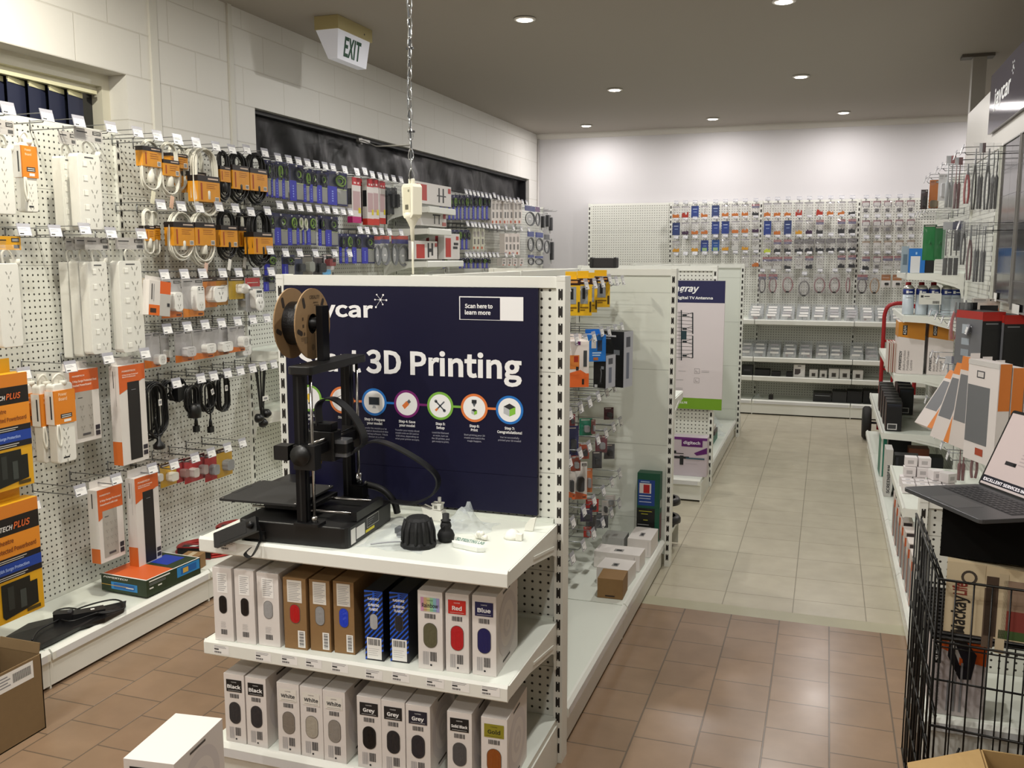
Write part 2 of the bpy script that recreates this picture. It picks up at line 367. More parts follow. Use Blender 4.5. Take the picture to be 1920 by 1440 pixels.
A_ = at(676, 264, X=XL+.03)
cbk = empty('cable_bracket', tuple(A_), 0, 'metal bracket and thin cable running from the left wall to the hanging chain', 'bracket')
g = MB(); g.box(.0, .02, -.06, .10, -.012, .012, mat('#8c8a86', .3, metal=.7)); g.box(-.025, .0, .0, .03, -.02, .02, mat('#8c8a86', .3, metal=.7)); g.obj('plate', cbk)
g = MB(); B_ = Vector((-1.237, 2.66, at(767, 272, Y=2.66).z))-A_; g.tube([(.02, 0, 0), (B_.x*.5, B_.y*.5, B_.z*.5-.02), tuple(B_)], .003, mat('#6b6a66', .4), 6); g.obj('cable', cbk)
# downlights and their light
for i, (x, y, w, c) in enumerate(LAMPS):
    ro = 'beyond the gondolas' if y > 7 else 'above the middle of the shop'
    nm = ['in the back row, nearest the left wall', 'in the back row, second from the left wall', 'in the back row, above the hand truck side', 'in the back row, furthest right',
          'second row from the back, left one', 'second row from the back, right one', 'left of the hanging chain in photo, above the long gondola', 'at the top edge, above the aisle'][i] if i < 8 else None
    g = MB(); g.lathe([(.052, CEIL-.0005), (.062, CEIL-.004), (.060, CEIL-.010), (.045, CEIL-.012), (.043, CEIL-.006)], mat('#e2dfda', .4), (x, y, 0), 28)
    if nm is None: nm = f'near the camera, {ORD[i-8]} of the unseen, mostly added front ones'
    o = g.obj('downlight'); tag(o, 'round white recessed downlight '+nm, 'downlight', 'downlights in the ceiling')
    g = MB(); g.lathe([(.043, CEIL-.008), (.042, CEIL-.0125), (.02, CEIL-.0135)], mat('#fff4e2', .5, emit=30), (x, y, 0), 24); g.obj('lamp', o, label='glowing lamp disc')
    L = bpy.data.lights.new('downlight_light', 'AREA'); L.shape = 'DISK'; L.size = .09; L.energy = w*LK; L.color = c
    lo = bpy.data.objects.new('downlight_light', L); COL.objects.link(lo); lo.location = (x, y, CEIL-.016); lo.parent = o
# ---------------------------------------------------------------- shelving
SLOT = mat('#1d1814', .6, name='slot_dark')
def upright_mb(z1, slots=True, side=0, z0=0., d=.06):
    """post centred on x=0, front face at y=-d/2; slots down the front"""
    g = MB(); g.box(-.0135, .0135, -d/2, d/2, z0, z1, WHITE); g.box(-.01355, .01355, -d/2-.001, d/2+.001, z1-.012, z1+.002, WHITE)
    if slots:
        z = z1-.035
        while z > max(z0, .02)+.02:
            for a in (-.0065, .0015): g.rect(a, a+.005, z-.032, z, -d/2-.0006, SLOT)
            g.rect(-.0065, .0065, z-.027, z-.005, -d/2-.0007, SLOT); z -= .05
    return g
def bay(name_label, x, y, rz, w, H, base_d, panel='peg', ups='lr', base=True, both=False, cat='shelving', zdeck=.145, group='white shop shelving', lip=True, rail=True):
    """local: width along +x from the left post, facing -y, panel face at y=0"""
    r = empty('shelving_bay', (x, y, 0), rz, name_label, cat, group)
    for k, ux in (('l', 0), ('r', w)):
        if k in ups: upright_mb(H).obj('upright', r, loc=(ux, .012, 0))
    g = MB(); pm = PEG if panel == 'peg' else PLAIN
    g.box(.0137, w-.0137, -.004, .010, .06, H-.02, pm); g.obj('back_panel', r)
    if both:
        g = MB(); g.box(.0137, w-.0137, .014, .030, .06, H-.02, PLAIN if both != 'peg' else PEG); g.obj('rear_panel', r)
    if rail:
        g = MB(); g.box(.0137, w-.0137, -.014 if H < 1.6 else -.0039, .036, H-.032, H, WHITE); g.obj('top_rail', r)
    if base and base_d:
        g = MB(); g.box(.003, w-.003, -base_d+.008, -.0195, zdeck-.018, zdeck, WHITE2); g.box(.0145, w-.0145, -.0195, -.006, zdeck-.018, zdeck, WHITE2); g.obj('base_deck', r)
        g = MB(); g.box(.002, w-.002, -base_d+.012, -base_d+.024, .012, zdeck-.018, WHITE); g.obj('kickplate', r)
        g = MB(); g.ext([(-base_d+.010, zdeck-.016), (-base_d-.004, zdeck-.034), (-base_d-.004, zdeck-.006), (-base_d+.006, zdeck+.006), (-base_d+.014, zdeck+.006), (-base_d+.014, zdeck)], 'x', .004, w-.004, WHITE)
        g.quad((.02, -base_d-.0047, zdeck-.033), (w-.02, -base_d-.0047, zdeck-.033), (w-.02, -base_d-.0047, zdeck-.007), (.02, -base_d-.0047, zdeck-.007), mat('#d9dadb', .15)); g.obj('price_strip', r)
        for ux in (.0, w):
            g = MB(); a = ux+(-.0005 if ux else .0005); s_ = 1 if ux else -1
            g.ext([(-.02, .0), (-.02, zdeck-.019), (-base_d+.014, zdeck-.019), (-base_d+.014, .0)], 'x', ux-.0065 if ux else ux-.001, ux+.001 if ux else ux+.0065, WHITE)
            if (('r' in ups and ux) or ('l' in ups and not ux)): g.obj('end_bracket', r)
    return r
def shelf(label, x, y, rz, w, z, d, group=None, lip=.042, strip=True, back=True):
    """deck top at z, from panel y=0 out to y=-d"""
    r = empty('shelf', (x, y, z), rz, label, 'shelf', group)
    g = MB(); g.box(.008, w-.008, -d+.004, -.0205, -.016, -.0, WHITE2)
    if back: g.box(.0165, w-.0165, -.0205, -.007, -.016, 0.012, WHITE2)
    g.obj('deck', r)
    g = MB(); g.ext([(-d+.004, .0), (-d-.004, .004), (-d-.010, -.004), (-d-.010, -lip+.004), (-d-.006, -lip), (-d+.004, -lip+.004), (-d+.004, -.016)], 'x', .004, w-.004, WHITE)
    g.obj('front_lip', r)
    for ux in (.003, w-.006):
        g = MB(); g.ext([(-.0205, -.001), (-.0205, -.15), (-.030, -.15), (-.042, -.095), (-.075, -.08), (-d*.62, -.044), (-d+.004, -.038), (-d+.004, -.001)], 'x', ux-.0025, ux+.0025, WHITE)
        g.ext([(-d*.55, -.034), (-d*.55, -.026), (-.06, -.058), (-.06, -.066)], 'x', ux-.0045, ux+.0045, WHITE)
        g.obj('bracket', r)
    return r
# left wall run
LY = [1.55, 2.465, 3.38, 4.305, 5.225, 6.145, 7.065, 7.985, 8.905, 9.82]
LX = -3.0
for i in range(9):
    bay(f'white pegboard bay, {ORD[i]} from the camera along the left wall', LX, LY[i], PI/2, LY[i+1]-LY[i], 2.1, .400, 'peg', 'lr' if i == 8 else 'l', group='left wall bays')
SW = dict(group='shelves on the left wall')
for i in (3, 4, 5):
    w = LY[i+1]-LY[i]
    shelf(f'lower white shelf on {ORD[i-3]} bay past the black cords, left wall', LX, LY[i], PI/2, w, .72, .37, 'shelves on the left wall')
    if i == 3: shelf('upper white shelf below the red and blue packs, left wall behind poster', LX, LY[i], PI/2, w, 1.05, .37, 'shelves on the left wall')
# front end unit with the 3D printing poster
EX, EW, EY = -1.668, .938, 2.6
bay('end shelving unit facing the camera with the blue printing poster', EX, EY+.0, 0, EW, 1.5, .48, 'peg', 'lr', group='gondola shelving', both=True)
DK1, DK2, DK0 = .765, .458, .145
s1 = shelf('top white shelf carrying the 3D printer', EX, EY, 0, EW, DK1, .47, 'shelves of the printing unit')
s2 = shelf('middle white shelf carrying white, brown and black filament boxes', EX, EY, 0, EW, DK2, .47, 'shelves of the printing unit')
# long gondola behind it, open to the aisle
SPX = -1.19
g1a = bay('near half of the long gondola, pegboard side facing the aisle', SPX, 2.656, PI/2, .914, 1.5, .469, 'peg', 'l', group='gondola shelving', both='peg')
g1b = bay('far half of the long gondola, pegboard side facing the aisle', SPX, 3.57, PI/2, .925, 1.5, .469, 'peg', 'lr', group='gondola shelving', both='peg')
for yy in ():
    g = MB(); g.box(0, 1, 0, 1, 0, 1, WHITE)
for nm, y0, wd, od in (('near', 2.655, .90, 'first'), ('far', 3.575, .90, 'second')):
    r = empty('base_shelf', (SPX-.05, y0, 0), PI/2+PI, f'{od} low white base shelf on the left side of the long gondola', 'shelf', 'low base shelves on the left')
    r.rotation_euler = (0, 0, -PI/2); r.location = (SPX-.048, y0+wd, 0)
    g = MB(); g.box(0, wd, -.44, -.0, .127, .145, WHITE2); g.obj('deck', r)
    g = MB(); g.box(0, wd, -.44, -.428, .012, .126, WHITE); g.box(.01, wd-.01, -.02, -.004, .0, .126, WHITE); g.obj('kickplate', r)
bay('white steel divider unit closing the long gondola, plain side to camera', -1.655, 4.545, 0, .945, 1.5, 0, 'plain', 'lr', base=False, group='gondola shelving', both=True)
rb = bay('low far side of the divider with black round objects on its base', -.71, 4.602, PI, .945, 1.46, .33, 'plain', '', group='gondola shelving', rail=False)
shelf('white shelf on the far side of the divider unit', -.71, 4.612, PI, .945, .84, .34, 'shelves on the divider back')
# second gondola
bay('second gondola end unit with the antenna poster, pegboard to camera', -1.64, 6.30, 0, .93, 1.5, .47, 'peg', 'lr', group='gondola shelving', both=True)
SP2 = -1.16
bay('near half of the second gondola facing the aisle', SP2, 6.35, PI/2, .90, 1.5, .455, 'peg', 'l', group='gondola shelving')
bay('far half of the second gondola facing the aisle', SP2, 7.25, PI/2, .89, 1.5, .455, 'peg', 'lr', group='gondola shelving')
bay('plain white divider unit closing the second gondola', -1.635, 8.17, 0, .945, 1.5, 0, 'plain', 'lr', base=False, group='gondola shelving', both=True)
bay('far side base of the second gondola divider', -.69, 8.228, PI, .945, 1.46, .25, 'plain', '', group='gondola shelving', rail=False)
# back wall run
BX = [-2.45, -1.578, -.667, .262, 1.19, 2.1]; BY = 9.80
bn = ['empty pegboard bay at left end of the back wall', 'back wall bay with orange and blue component bags', 'middle back wall bay with black header bags', 'right back wall bay with white tag packs', 'back wall bay hidden at far right behind the tools']
for i in range(5):
    bay(bn[i], BX[i], BY, 0, BX[i+1]-BX[i], 2.125, .39, 'peg', 'lr' if i == 4 else 'l', group='back wall bays')
for zi, (z, dd, nm) in enumerate(((.945, .37, 'top slanted bin'), (.575, .38, 'second bin'), (.385, .38, 'third'))):
    for i in (1, 2, 3, 4):
        shelf(f'{nm} shelf on {["", "second", "third", "fourth", "fifth"][i]} bay of the back wall', BX[i], BY, 0, BX[i+1]-BX[i], z, dd, 'shelves on the back wall', lip=.045)
# right run, facing the aisle (towards -x)
RX = .80; RY = [8.00, 7.08, 6.165, 5.25, 4.335, 3.42]
rl = ['furthest', 'second furthest', 'third', 'fourth', 'nearest']
for i in range(5):
    bay(f'{rl[i]} pegboard bay of the shelving right of the aisle', RX, RY[i], -PI/2, RY[i]-RY[i+1], 2.1, .445, 'peg', 'lr' if i == 4 else 'l', group='right aisle bays')
for z, d, nm, ii in ((.46, .425, 'row of black boxes', (0, 1)), (.83, .372, 'large orange and white boxes', (0, 1)), (1.20, .34, 'spray cans', (1,)), (1.46, .33, 'blue and green packs', (1,))):
    for i in ii: shelf(f'{"far" if i == 0 else "near"} shelf under the {nm}, right of the aisle', RX, RY[i], -PI/2, RY[i]-RY[i+1], z, d, 'shelves right of the aisle')
shelf('shelf carrying small white boxes right of the aisle', RX, RY[3], -PI/2, .915, .45, .43, 'shelves right of the aisle')
bay('end unit of the right shelving facing the camera behind the wire cage', .345, 3.370, 0, .91, .74, .42, 'peg', 'lr', group='right aisle bays')
# header board, post
g = MB(); g.box(.79, .81, 3.45, 6.575, 2.103, 2.447, mat('#dcd8d2', .4)); tag(g.obj('header_board'), 'long white header board on top of right shelving', 'board')
g = MB(); g.box(.842, .925, 6.93, 7.02, 0, CEIL-.02, mat('#a19d96', .5)); po = g.obj('steel_post'); tag(po, 'grey square steel post rising to the ceiling behind right shelving', 'post')
g = MB(); g.box(.775, .97, 6.92, 7.03, CEIL-.02, CEIL-.001, mat('#5c564f', .6)); g.obj('ceiling_plate', po)
# ---------------------------------------------------------------- poster of the printing unit
PY = 2.5765
def pc(cx, cy): p = at(510+cx/3.4286, 500+cy/3.4286, Y=PY); return p.x, p.z
x0, x1, zt, zb, zs = -1.650, -.797, 1.466, .785, .902
pst = empty('poster', (0, 0, 0), 0, 'dark blue poster reading Start 3D Printing on the front end unit', 'poster')
NV = mat('#0c0b2c', .5, name='poster_navy', spec=.3); PW = mat('#f2f2f2', .5, name='poster_white')
g = MB(); g.box(x0, x1, 2.578, 2.592, zs+.001, zt, NV)
A, B = pc(175, 313), pc(650, 318); g.text('jaycar', A[0], A[1], .045, PY, PW, w=B[0]-A[0])
c = pc(697, 213); g.disc(c[0], c[1], .0036, PY, PW)
for sx, sy, r in ((673, 180, .0026), (714, 182, .0032), (662, 212, .0026), (735, 215, .0032), (712, 243, .0026), (668, 260, .0032)):
    p = pc(sx, sy); g.disc(p[0], p[1], r, PY, PW, 14)
    dx, dz = p[0]-c[0], p[1]-c[1]; L_ = math.hypot(dx, dz); nx, nz = -dz/L_*.0005, dx/L_*.0005
    g.poly([(c[0]+nx, c[1]+nz), (c[0]-nx, c[1]-nz), (p[0]-nx, p[1]-nz), (p[0]+nx, p[1]+nz)], PY+.0002, PW)
A, B = pc(1203, 190), pc(1615, 350); g.rect(A[0], B[0], B[1], A[1], PY+.0003, PW)
A, B = pc(1209, 197), pc(1466, 343); g.rect(A[0], B[0], B[1], A[1], PY, NV)
A, B = pc(1240, 265), pc(1418, 268); g.text('Scan here to', A[0], A[1], .0118, PY-.0003, PW, w=B[0]-A[0])
A, B = pc(1240, 306), pc(1405, 310); g.text('learn more', A[0], A[1], .0118, PY-.0003, PW, w=B[0]-A[0])
A, B = pc(165, 655), pc(1606, 700); g.text('Start 3D Printing', A[0], A[1]-.001, .067, PY, PW, w=B[0]-A[0])
CC = [(243, 857, '#7cb342'), (450, 866, '#e07b3c'), (657, 876, '#1d72c4'), (866, 886, '#7a1f6e'), (1081, 890, '#7cb342'), (1300, 908, '#e07b3c'), (1527, 920, '#1d72c4')]
CP = []
zl = pc(1000, 890)[1]
for cx, cy, col in CC: CP.append((pc(cx, cy)[0], zl+(CC.index((cx, cy, col))-3)*-.0004, col))
for i in range(6):
    xa, xb = CP[i][0], CP[i+1][0]; g.rect(xa, xb, zl-.0035, zl+.0035, PY+.0002, mat(CC[i][2]))
for i, (x, z, col) in enumerate(CP):
    g.disc(x, z, .0435, PY, mat(col), 40); g.disc(x, z, .0360, PY-.0002, PW, 40)
    Y_ = PY-.0004; D = mat('#23262b')
    if i == 0:
        g.disc(x, z+.004, .0115, Y_, mat('#f0c534'), 20); g.rect(x-.005, x+.005, z-.013, z-.006, Y_, mat('#f0c534')); g.rect(x-.005, x+.005, z-.019, z-.013, Y_-.0001, D)
        for k in (-1, 0, 1): g.poly([(x+k*.008-.0006, z+.020), (x+k*.008+.0006, z+.020), (x+k*.010+.0006, z+.025), (x+k*.010-.0006, z+.025)], Y_, D)
    elif i == 1:
        for a_, b_ in (((-.016, .008), (0, .016)), ((0, .016), (.016, .008)), ((.016, .008), (0, 0)), ((0, 0), (-.016, .008)), ((-.016, .008), (-.016, -.010)), ((0, 0), (0, -.018)), ((.016, .008), (.016, -.01)), ((-.016, -.01), (0, -.018)), ((.016, -.01), (0, -.018))):
            dx, dz = b_[0]-a_[0], b_[1]-a_[1]; L_ = math.hypot(dx, dz); n = (-dz/L_*.0008, dx/L_*.0008)
            g.poly([(x+a_[0]+n[0], z+a_[1]+n[1]), (x+a_[0]-n[0], z+a_[1]-n[1]), (x+b_[0]-n[0], z+b_[1]-n[1]), (x+b_[0]+n[0], z+b_[1]+n[1])], Y_, D)
    elif i == 2:
        g.rect(x-.019, x+.019, z-.010, z+.016, Y_, mat('#8a8f96')); g.rect(x-.0175, x+.0175, z-.008, z+.0145, Y_-.0001, mat('#17232f')); g.poly([(x-.007, z-.020), (x+.007, z-.020), (x+.004, z-.011), (x-.004, z-.011)], Y_, mat('#a9adb3'))
    elif i == 3:
        R = lambda u, v: (x+u*.72-v*.62, z+u*.69+v*.78)
        g.poly([R(-.016, -.007), R(.006, -.007), R(.006, .007), R(-.016, .007)], Y_, mat('#e07b3c')); g.poly([R(.006, -.005), R(.016, -.005), R(.016, .005), R(.006, .005)], Y_, mat('#5d6066'))
    elif i == 4:
        for sgn, cl in ((1, '#5a6068'), (-1, '#4c535c')):
            R = lambda u, v: (x+u*.71-v*.70*sgn, z+(u*.70*sgn+v*.71))
            g.poly([R(-.020, -.0022), R(.020, -.0022), R(.020, .0022), R(-.020, .0022)], Y_, mat(cl))
        g.disc(x-.014, z+.014, .005, Y_, mat('#5a6068'), 12); g.disc(x+.014, z-.014, .005, Y_, mat('#5a6068'), 12)
        g.poly([(x-.018, z-.013), (x-.013, z-.018), (x-.006, z-.010), (x-.010, z-.006)], Y_-.0002, mat('#e07b3c'))
    elif i == 5:
        g.rect(x-.008, x+.008, z+.014, z+.025, Y_, D); g.poly([(x-.006, z+.014), (x+.006, z+.014), (x, z+.002)], Y_, mat('#5a6068'))
    if i >= 5:
        q, s_ = ((0, -.012), .55) if i == 5 else ((0, 0), 1.1)
        X_, Z_ = x+q[0], z+q[1]
        g.poly([(X_-.017*s_, Z_+.009*s_), (X_, Z_+.001*s_), (X_+.017*s_, Z_+.009*s_), (X_, Z_+.018*s_)], Y_, D)
        g.poly([(X_-.017*s_, Z_+.009*s_), (X_, Z_+.001*s_), (X_, Z_-.018*s_), (X_-.017*s_, Z_-.010*s_)], Y_, mat('#b9bcc0')); g.poly([(X_+.017*s_, Z_+.009*s_), (X_, Z_+.001*s_), (X_, Z_-.018*s_), (X_+.017*s_, Z_-.010*s_)], Y_, mat('#86c440'))
ST = [(['Step 1:', 'Idea'], ['Figure out what']), (['Step 2:', ''], []), (['Step 3: Prepare', 'your model'], ["Transfer the model you've", 'designed or downloaded into', 'the printing software. This is', 'also known as a slicer.']),
      (['Step 4: Save', 'your model'], ['Transfer your newly sliced', 'model onto an SD card or', 'USB drive, depending on', 'what your printer accepts.']),
      (['Step 5:', 'Setup'], ['Load the filament', 'or resin, turn on', 'the 3D printer, and', 'get ready to print.']),
      (['Step 6:', 'Print'], ['Start printing your 3D', 'model and watch the', 'magic happen.']), (['Step 7:', 'Congratulations!'], ["You've successfully", 'printed your 3D model!'])]
for (x, z, col), (T_, Bd) in zip(CP, ST):
    for k, s_ in enumerate(T_):
        if s_: g.text(s_, x, z-.0595-k*.0122, .0074, PY, PW, align='c')
    for k, s_ in enumerate(Bd): g.text(s_, x, z-.0865-k*.0092, .0050, PY, mat('#b9b9c6', .6), align='c', bold=False)
g.obj('upper_board', pst)
g = MB(); g.box(x0, x1, 2.578, 2.592, zb, zs, NV); g.obj('lower_board', pst)

# ---------------------------------------------------------------- filament boxes
def stadium(cx, cz, rx, hz, n=10):
    """upright slot outline: half-width rx, half-height hz"""
    return [(cx+rx*math.cos(PI*k/n), cz+hz-rx+rx*math.sin(PI*k/n)) for k in range(n+1)] + [(cx-rx*math.cos(PI*k/n), cz-hz+rx-rx*math.sin(PI*k/n)) for k in range(n+1)]
def spool_print(g, x, y, z, r, m1, m2, sx=1):
    """faint round print on the +x side of a box"""
    for rr, m in ((r, m1), (r*.70, m2), (r*.42, m1), (r*.25, m2), (r*.12, m1)):
        g.add([(x, y+rr*math.cos(2*PI*k/36), z+rr*math.sin(2*PI*k/36)) for k in range(36)], [tuple(range(36))], m); x += .00015*sx
def filament_box(label, x, y, z, w, h, d, style, colour, name_txt=None, lab=None, rz=0., group='filament boxes'):
    """origin front bottom centre, facing -y"""
    body = {'white': BOXW, 'plainwhite': BOXW, 'brown': CARDB, 'dark': mat('#0c0e1a', .35)}[style]
    g = MB(); g.box(-w/2, w/2, 0, d, 0, h, body); t = -.0006
    if style == 'white':
        spool_print(g, w/2+.0004, d*.5, h*.5, h*.40, mat('#cfc9c8', .5), BOXW)
        g.bars(-w*.22, w*.22, h*.655, h*.715, t, INK)
        for k in range(5): g.rect(-w*.30+k*w*.05, -w*.28+k*w*.05, h*.06, h*.23, t, GREYINK)
        g.bars(-w*.02, w*.25, h*.11, h*.23, t, INK); g.disc(w*.02, h*.06, w*.045, t, INK, 10)
        for a in (.06, .93):
            g.add([(w/2+.0006, d*.30, h*a), (w/2+.0006, d*.62, h*a), (w/2+.0006, d*.62, h*a+.006), (w/2+.0006, d*.30, h*a+.006)], [(0, 1, 2, 3)], mat('#4a4540', .7))
        for k in range(3 if z > .01 and group != 'white boxes on the floor' else 0): g.box(-w*.30+k*w*.2, -w*.22+k*w*.2, d*.60, d*.92, h, h+.0004, mat('#8f8a87', .6))
    elif style == 'plainwhite':
        g.rect(-w*.27, w*.27, h*.66, h*.93, t, mat('#efedea', .5)); 
        for k in range(9): g.rect(-w*.22, w*.22-(k % 3)*w*.06, h*.90-k*h*.026, h*.905-k*h*.026+.0005, t-.0002, GREYINK)
        g.bars(-w*.16, w*.16, h*.09, h*.16, t, INK); g.lines(-w*.16, w*.12, h*.26, 5, h*.018, .0006, t, GREYINK)
    elif style == 'brown':
        g.rect(-w*.32, w*.32, h*.66, h*.97, t, mat('#dcd8d0', .5))
        for k in range(11): g.rect(-w*.26, w*.26-(k % 3)*w*.07, h*.93-k*h*.024, h*.934-k*h*.024+.0005, t-.0002, GREYINK)
        g.rect(w*.10, w*.42, h*.03, h*.27, t, PAPER)
        for k in range(14): g.rect(w*.16, w*.36, h*.05+k*h*.015, h*.05+k*h*.015+h*.008*(.5+(k % 3)*.4), t-.0002, INK)
    elif style == 'dark':
        bl_ = mat('#1b56c8', .35)
        for k in range(-6, 14):
            z0 = k*h*.075; za, zb_ = max(0, z0), min(h, z0+h*.16)
            # diagonal stripe clipped to the face
            pts = []
            for (u, v) in ((-w/2, z0), (w/2, z0+w*1.1), (w/2, z0+w*1.1+h*.03), (-w/2, z0+h*.03)): pts.append((u, min(h, max(0, v))))
            if zb_ > 0 and za < h: g.poly(pts, t, bl_)
        g.rect(-w*.40, w*.40, h*.02, h*.33, t-.0002, PAPER); g.bars(-w*.32, w*.32, h*.22, h*.31, t-.0004, INK); g.lines(-w*.32, w*.3, h*.17, 4, h*.03, .0007, t-.0004, GREYINK)
        g.text('FLASHFORGE', 0, h*.87, h*.030, t-.0003, PW, w=w*.62, align='c'); g.text('3D PRINTING', 0, h*.78, h*.035, t-.0003, PW, w=w*.62, align='c'); g.text('FILAMENT', 0, h*.72, h*.035, t-.0003, PW, w=w*.5, align='c')
        g.rect(-w*.05, w*.06, h*.70, h*.98, t+.0002, bl_)
    o = g.obj('filament_box', loc=(x, y, z), rz=rz, bevel=.0008)
    tag(o, label, 'filament box', group)
    m = mat(colour, .25); g = MB()
    cz = {'white': .44, 'plainwhite': .50, 'brown': .50, 'dark': .56}[style]; rx, hz = {'white': (.265, .155), 'plainwhite': (.19, .118), 'brown': (.21, .13), 'dark': (.20, .11)}[style]
    g.poly(stadium(0, h*cz, w*rx+.0012, h*hz+.0012), t-.0003, mat('#55504c')); g.poly(stadium(0, h*cz, w*rx, h*hz), t-.0005, mat(colour, .3, bump=.4, bscale=160))
    g.poly(stadium(w*.05, h*cz, w*rx*.45, h*hz*.8), t-.0007, mat(colour, .1, bump=.8, bscale=60)); g.obj('window', o, label='rounded window showing wound filament')
    if lab:
        g = MB()
        if lab == 'rainbow':
            for k, cc in enumerate(('#c98fb0', '#c9a77f', '#c7c489', '#8fc49a', '#86b5c4', '#9b96c6')):
                g.rect(-w*.38+k*w*.127, -w*.38+(k+1)*w*.127, h*.745, h*.92, t-.0002, mat(cc))
        else: g.rect(-w*.38, w*.38, h*.745, h*.92, t-.0002, mat(lab))
        ink = INK if lab in ('rainbow', '#dedad2') else (mat('#2d2c10') if lab == '#8b8420' else PW)
        hh = h*(.035 if ' ' in name_txt else .048)
        g.text(name_txt, 0, h*.795, hh, t-.0005, ink, w=min(w*.66, len(name_txt)*hh*.86), align='c'); g.text('FLASHFORGE', 0, h*.878, h*.014, t-.0005, ink, w=w*.25, align='c', bold=False); g.lines(-w*.3, w*.3, h*.765, 1, .01, .0006, t-.0005, ink, 0)
        g.obj('label', o, label=f'{name_txt.lower()} name label')
    return o
def b7(cx, cy): return 380+cx/2.743, 1020+cy/2.743
MIDROW = [('plainwhite', 62, 492, 165, 505, 125, '#0b0b0e', None, None, 'white filament box with small black window, leftmost on the middle shelf'),
 ('plainwhite', 170, 508, 280, 518, 137, '#0c0c10', None, None, 'white filament box with small black window, second on the middle shelf'),
 ('plainwhite', 285, 520, 405, 533, 152, '#9b9b9c', None, None, 'white filament box with grey window, beside the brown boxes'),
 ('brown', 418, 535, 545, 547, 178, '#b01218', None, None, 'brown cardboard filament box with red filament in its window'),
 ('brown', 550, 548, 668, 556, 188, '#8f8f90', None, None, 'brown cardboard filament box with grey filament in its window'),
 ('brown', 673, 560, 790, 570, 196, '#1438c0', None, None, 'brown cardboard filament box with blue filament in its window'),
 ('dark', 835, 593, 935, 606, 243, '#a4a6a8', None, None, 'black and blue striped filament box with silver window, left of its pair'),
 ('dark', 963, 603, 1065, 616, 252, '#22242a', None, None, 'black and blue striped filament box with black window, right of its pair'),
 ('white', 1107, 638, 1240, 655, 245, '#5c5a44', 'Rainbow', 'rainbow', 'white filament box with the rainbow coloured label'),
 ('white', 1247, 655, 1375, 668, 258, '#b31c24', 'Red', '#c8281f', 'white filament box with the red label'),
 ('white', 1383, 672, 1515, 685, 268, '#1a1c56', 'Blue', '#17174a', 'white filament box with the blue label at the right end')]
for st, xa, ya, xb, yb, yt, col, nt, lb, lab in MIDROW:
    A, B = at(*b7(xa, ya), Z=DK2), at(*b7(xb, yb), Z=DK2); w = (B-A).length; c = (A+B)/2; yf = c.y
    zt = at(*b7((xa+xb)/2, yt), Y=yf).z; ang = .045
    filament_box(lab, c.x, max(c.y, 2.125), DK2+.0005, w-.004, zt-DK2, .205 if st != 'dark' else .19, st, col, nt, lb, ang, 'filament boxes on the middle shelf')
def b8(cx, cy): return 300+cx/2.4615, 1200+cy/2.4615
LOWROW = [(275, 163, 370, 180, '#2c2e33', 'Black', '#0c0c0e', 'white filament box with black label Black, leftmost on the bottom shelf'),
 (372, 182, 470, 198, '#2a2b30', 'Black', '#0c0c0e', 'white filament box labelled Black, second from left on the bottom shelf'),
 (530, 198, 632, 218, '#7d766d', 'White', '#dedad2', 'white filament box labelled White, left one of three on the bottom shelf'),
 (635, 218, 736, 240, '#a69f92', 'White', '#dedad2', 'white filament box labelled White, middle one of three on the bottom shelf'),
 (738, 238, 842, 258, '#8b857e', 'White', '#dedad2', 'white filament box labelled White, right one of three on the bottom shelf'),
 (898, 263, 1012, 283, '#101013', 'Grey', '#1b191b', 'white filament box labelled Grey, left one of three on the bottom shelf'),
 (1013, 280, 1125, 300, '#232429', 'Grey', '#1b191b', 'white filament box labelled Grey, middle one of three on the bottom shelf'),
 (1128, 298, 1240, 322, '#25252d', 'Grey', '#1c1c2c', 'white filament box labelled Grey, right one of three on the bottom shelf'),
 (1318, 332, 1438, 350, '#4a4a4c', 'Solid Black', '#0f0f11', 'white filament box with black label Solid Black beside the gold one'),
 (1478, 355, 1600, 380, '#8a4a16', 'Gold', '#8b8420', 'white filament box with olive gold label and amber window')]
for xa, ya, xb, yb, col, nt, lb, lab in LOWROW:
    h = .212; A, B = at(*b8(xa, ya), Z=DK0+h), at(*b8(xb, yb), Z=DK0+h); c = (A+B)/2
    filament_box(lab, c.x, max(c.y, 2.140), DK0+.0012, (B-A).length-.004, h, .20, 'white', col, nt, lb, .05, 'filament boxes on the bottom shelf')
# price tickets along the middle shelf lip
def shelf_ticket(label, x, y, z, rz=0., w=.052, group='shelf edge price tickets', par=None):
    g = MB(); g.rect(-w/2, w/2, -.013, .013, 0, mat('#efeeec', .3)); g.lines(-w/2+.003, w/2-.004, .011, 2, .004, .0012, -.0003, GREYINK); g.rect(-w/2+.003, -w/2+.018, -.001, .003, -.0003, INK)
    g.bars(-w/2+.003, 0, -.010, -.005, -.0003, INK)
    return g.obj('price_ticket', par, loc=(x, y, z), rz=rz)
for k, (cx, cy) in enumerate(((95, 545), (310, 580), (445, 597), (570, 615), (705, 637), (880, 672), (1018, 685), (1195, 715), (1325, 735), (1480, 758))):
    p = at(*b7(cx, cy), Y=EY-.4805); shelf_ticket('', p.x-EX, p.y-EY-.0, p.z-DK2, par=s2)
p = at(428, 1024, Y=EY-.4805); shelf_ticket('', p.x-EX, -.4808, p.z-DK1, par=s1)
# white box low in front, on top of another
for k, z in enumerate((.0, .212)):
    A = Vector((-1.385, 1.765, 0)); 
    o = filament_box(['white filament box under the topmost one, front left of the printing unit', 'blank white box standing nearest the camera, left of the printing unit'][k], -1.41, 1.585, z+.0005+k*.0, .128, .2115, .215, 'white', '#222226', 'Black', '#0c0c0e', math.radians(7), 'white boxes on the floor')
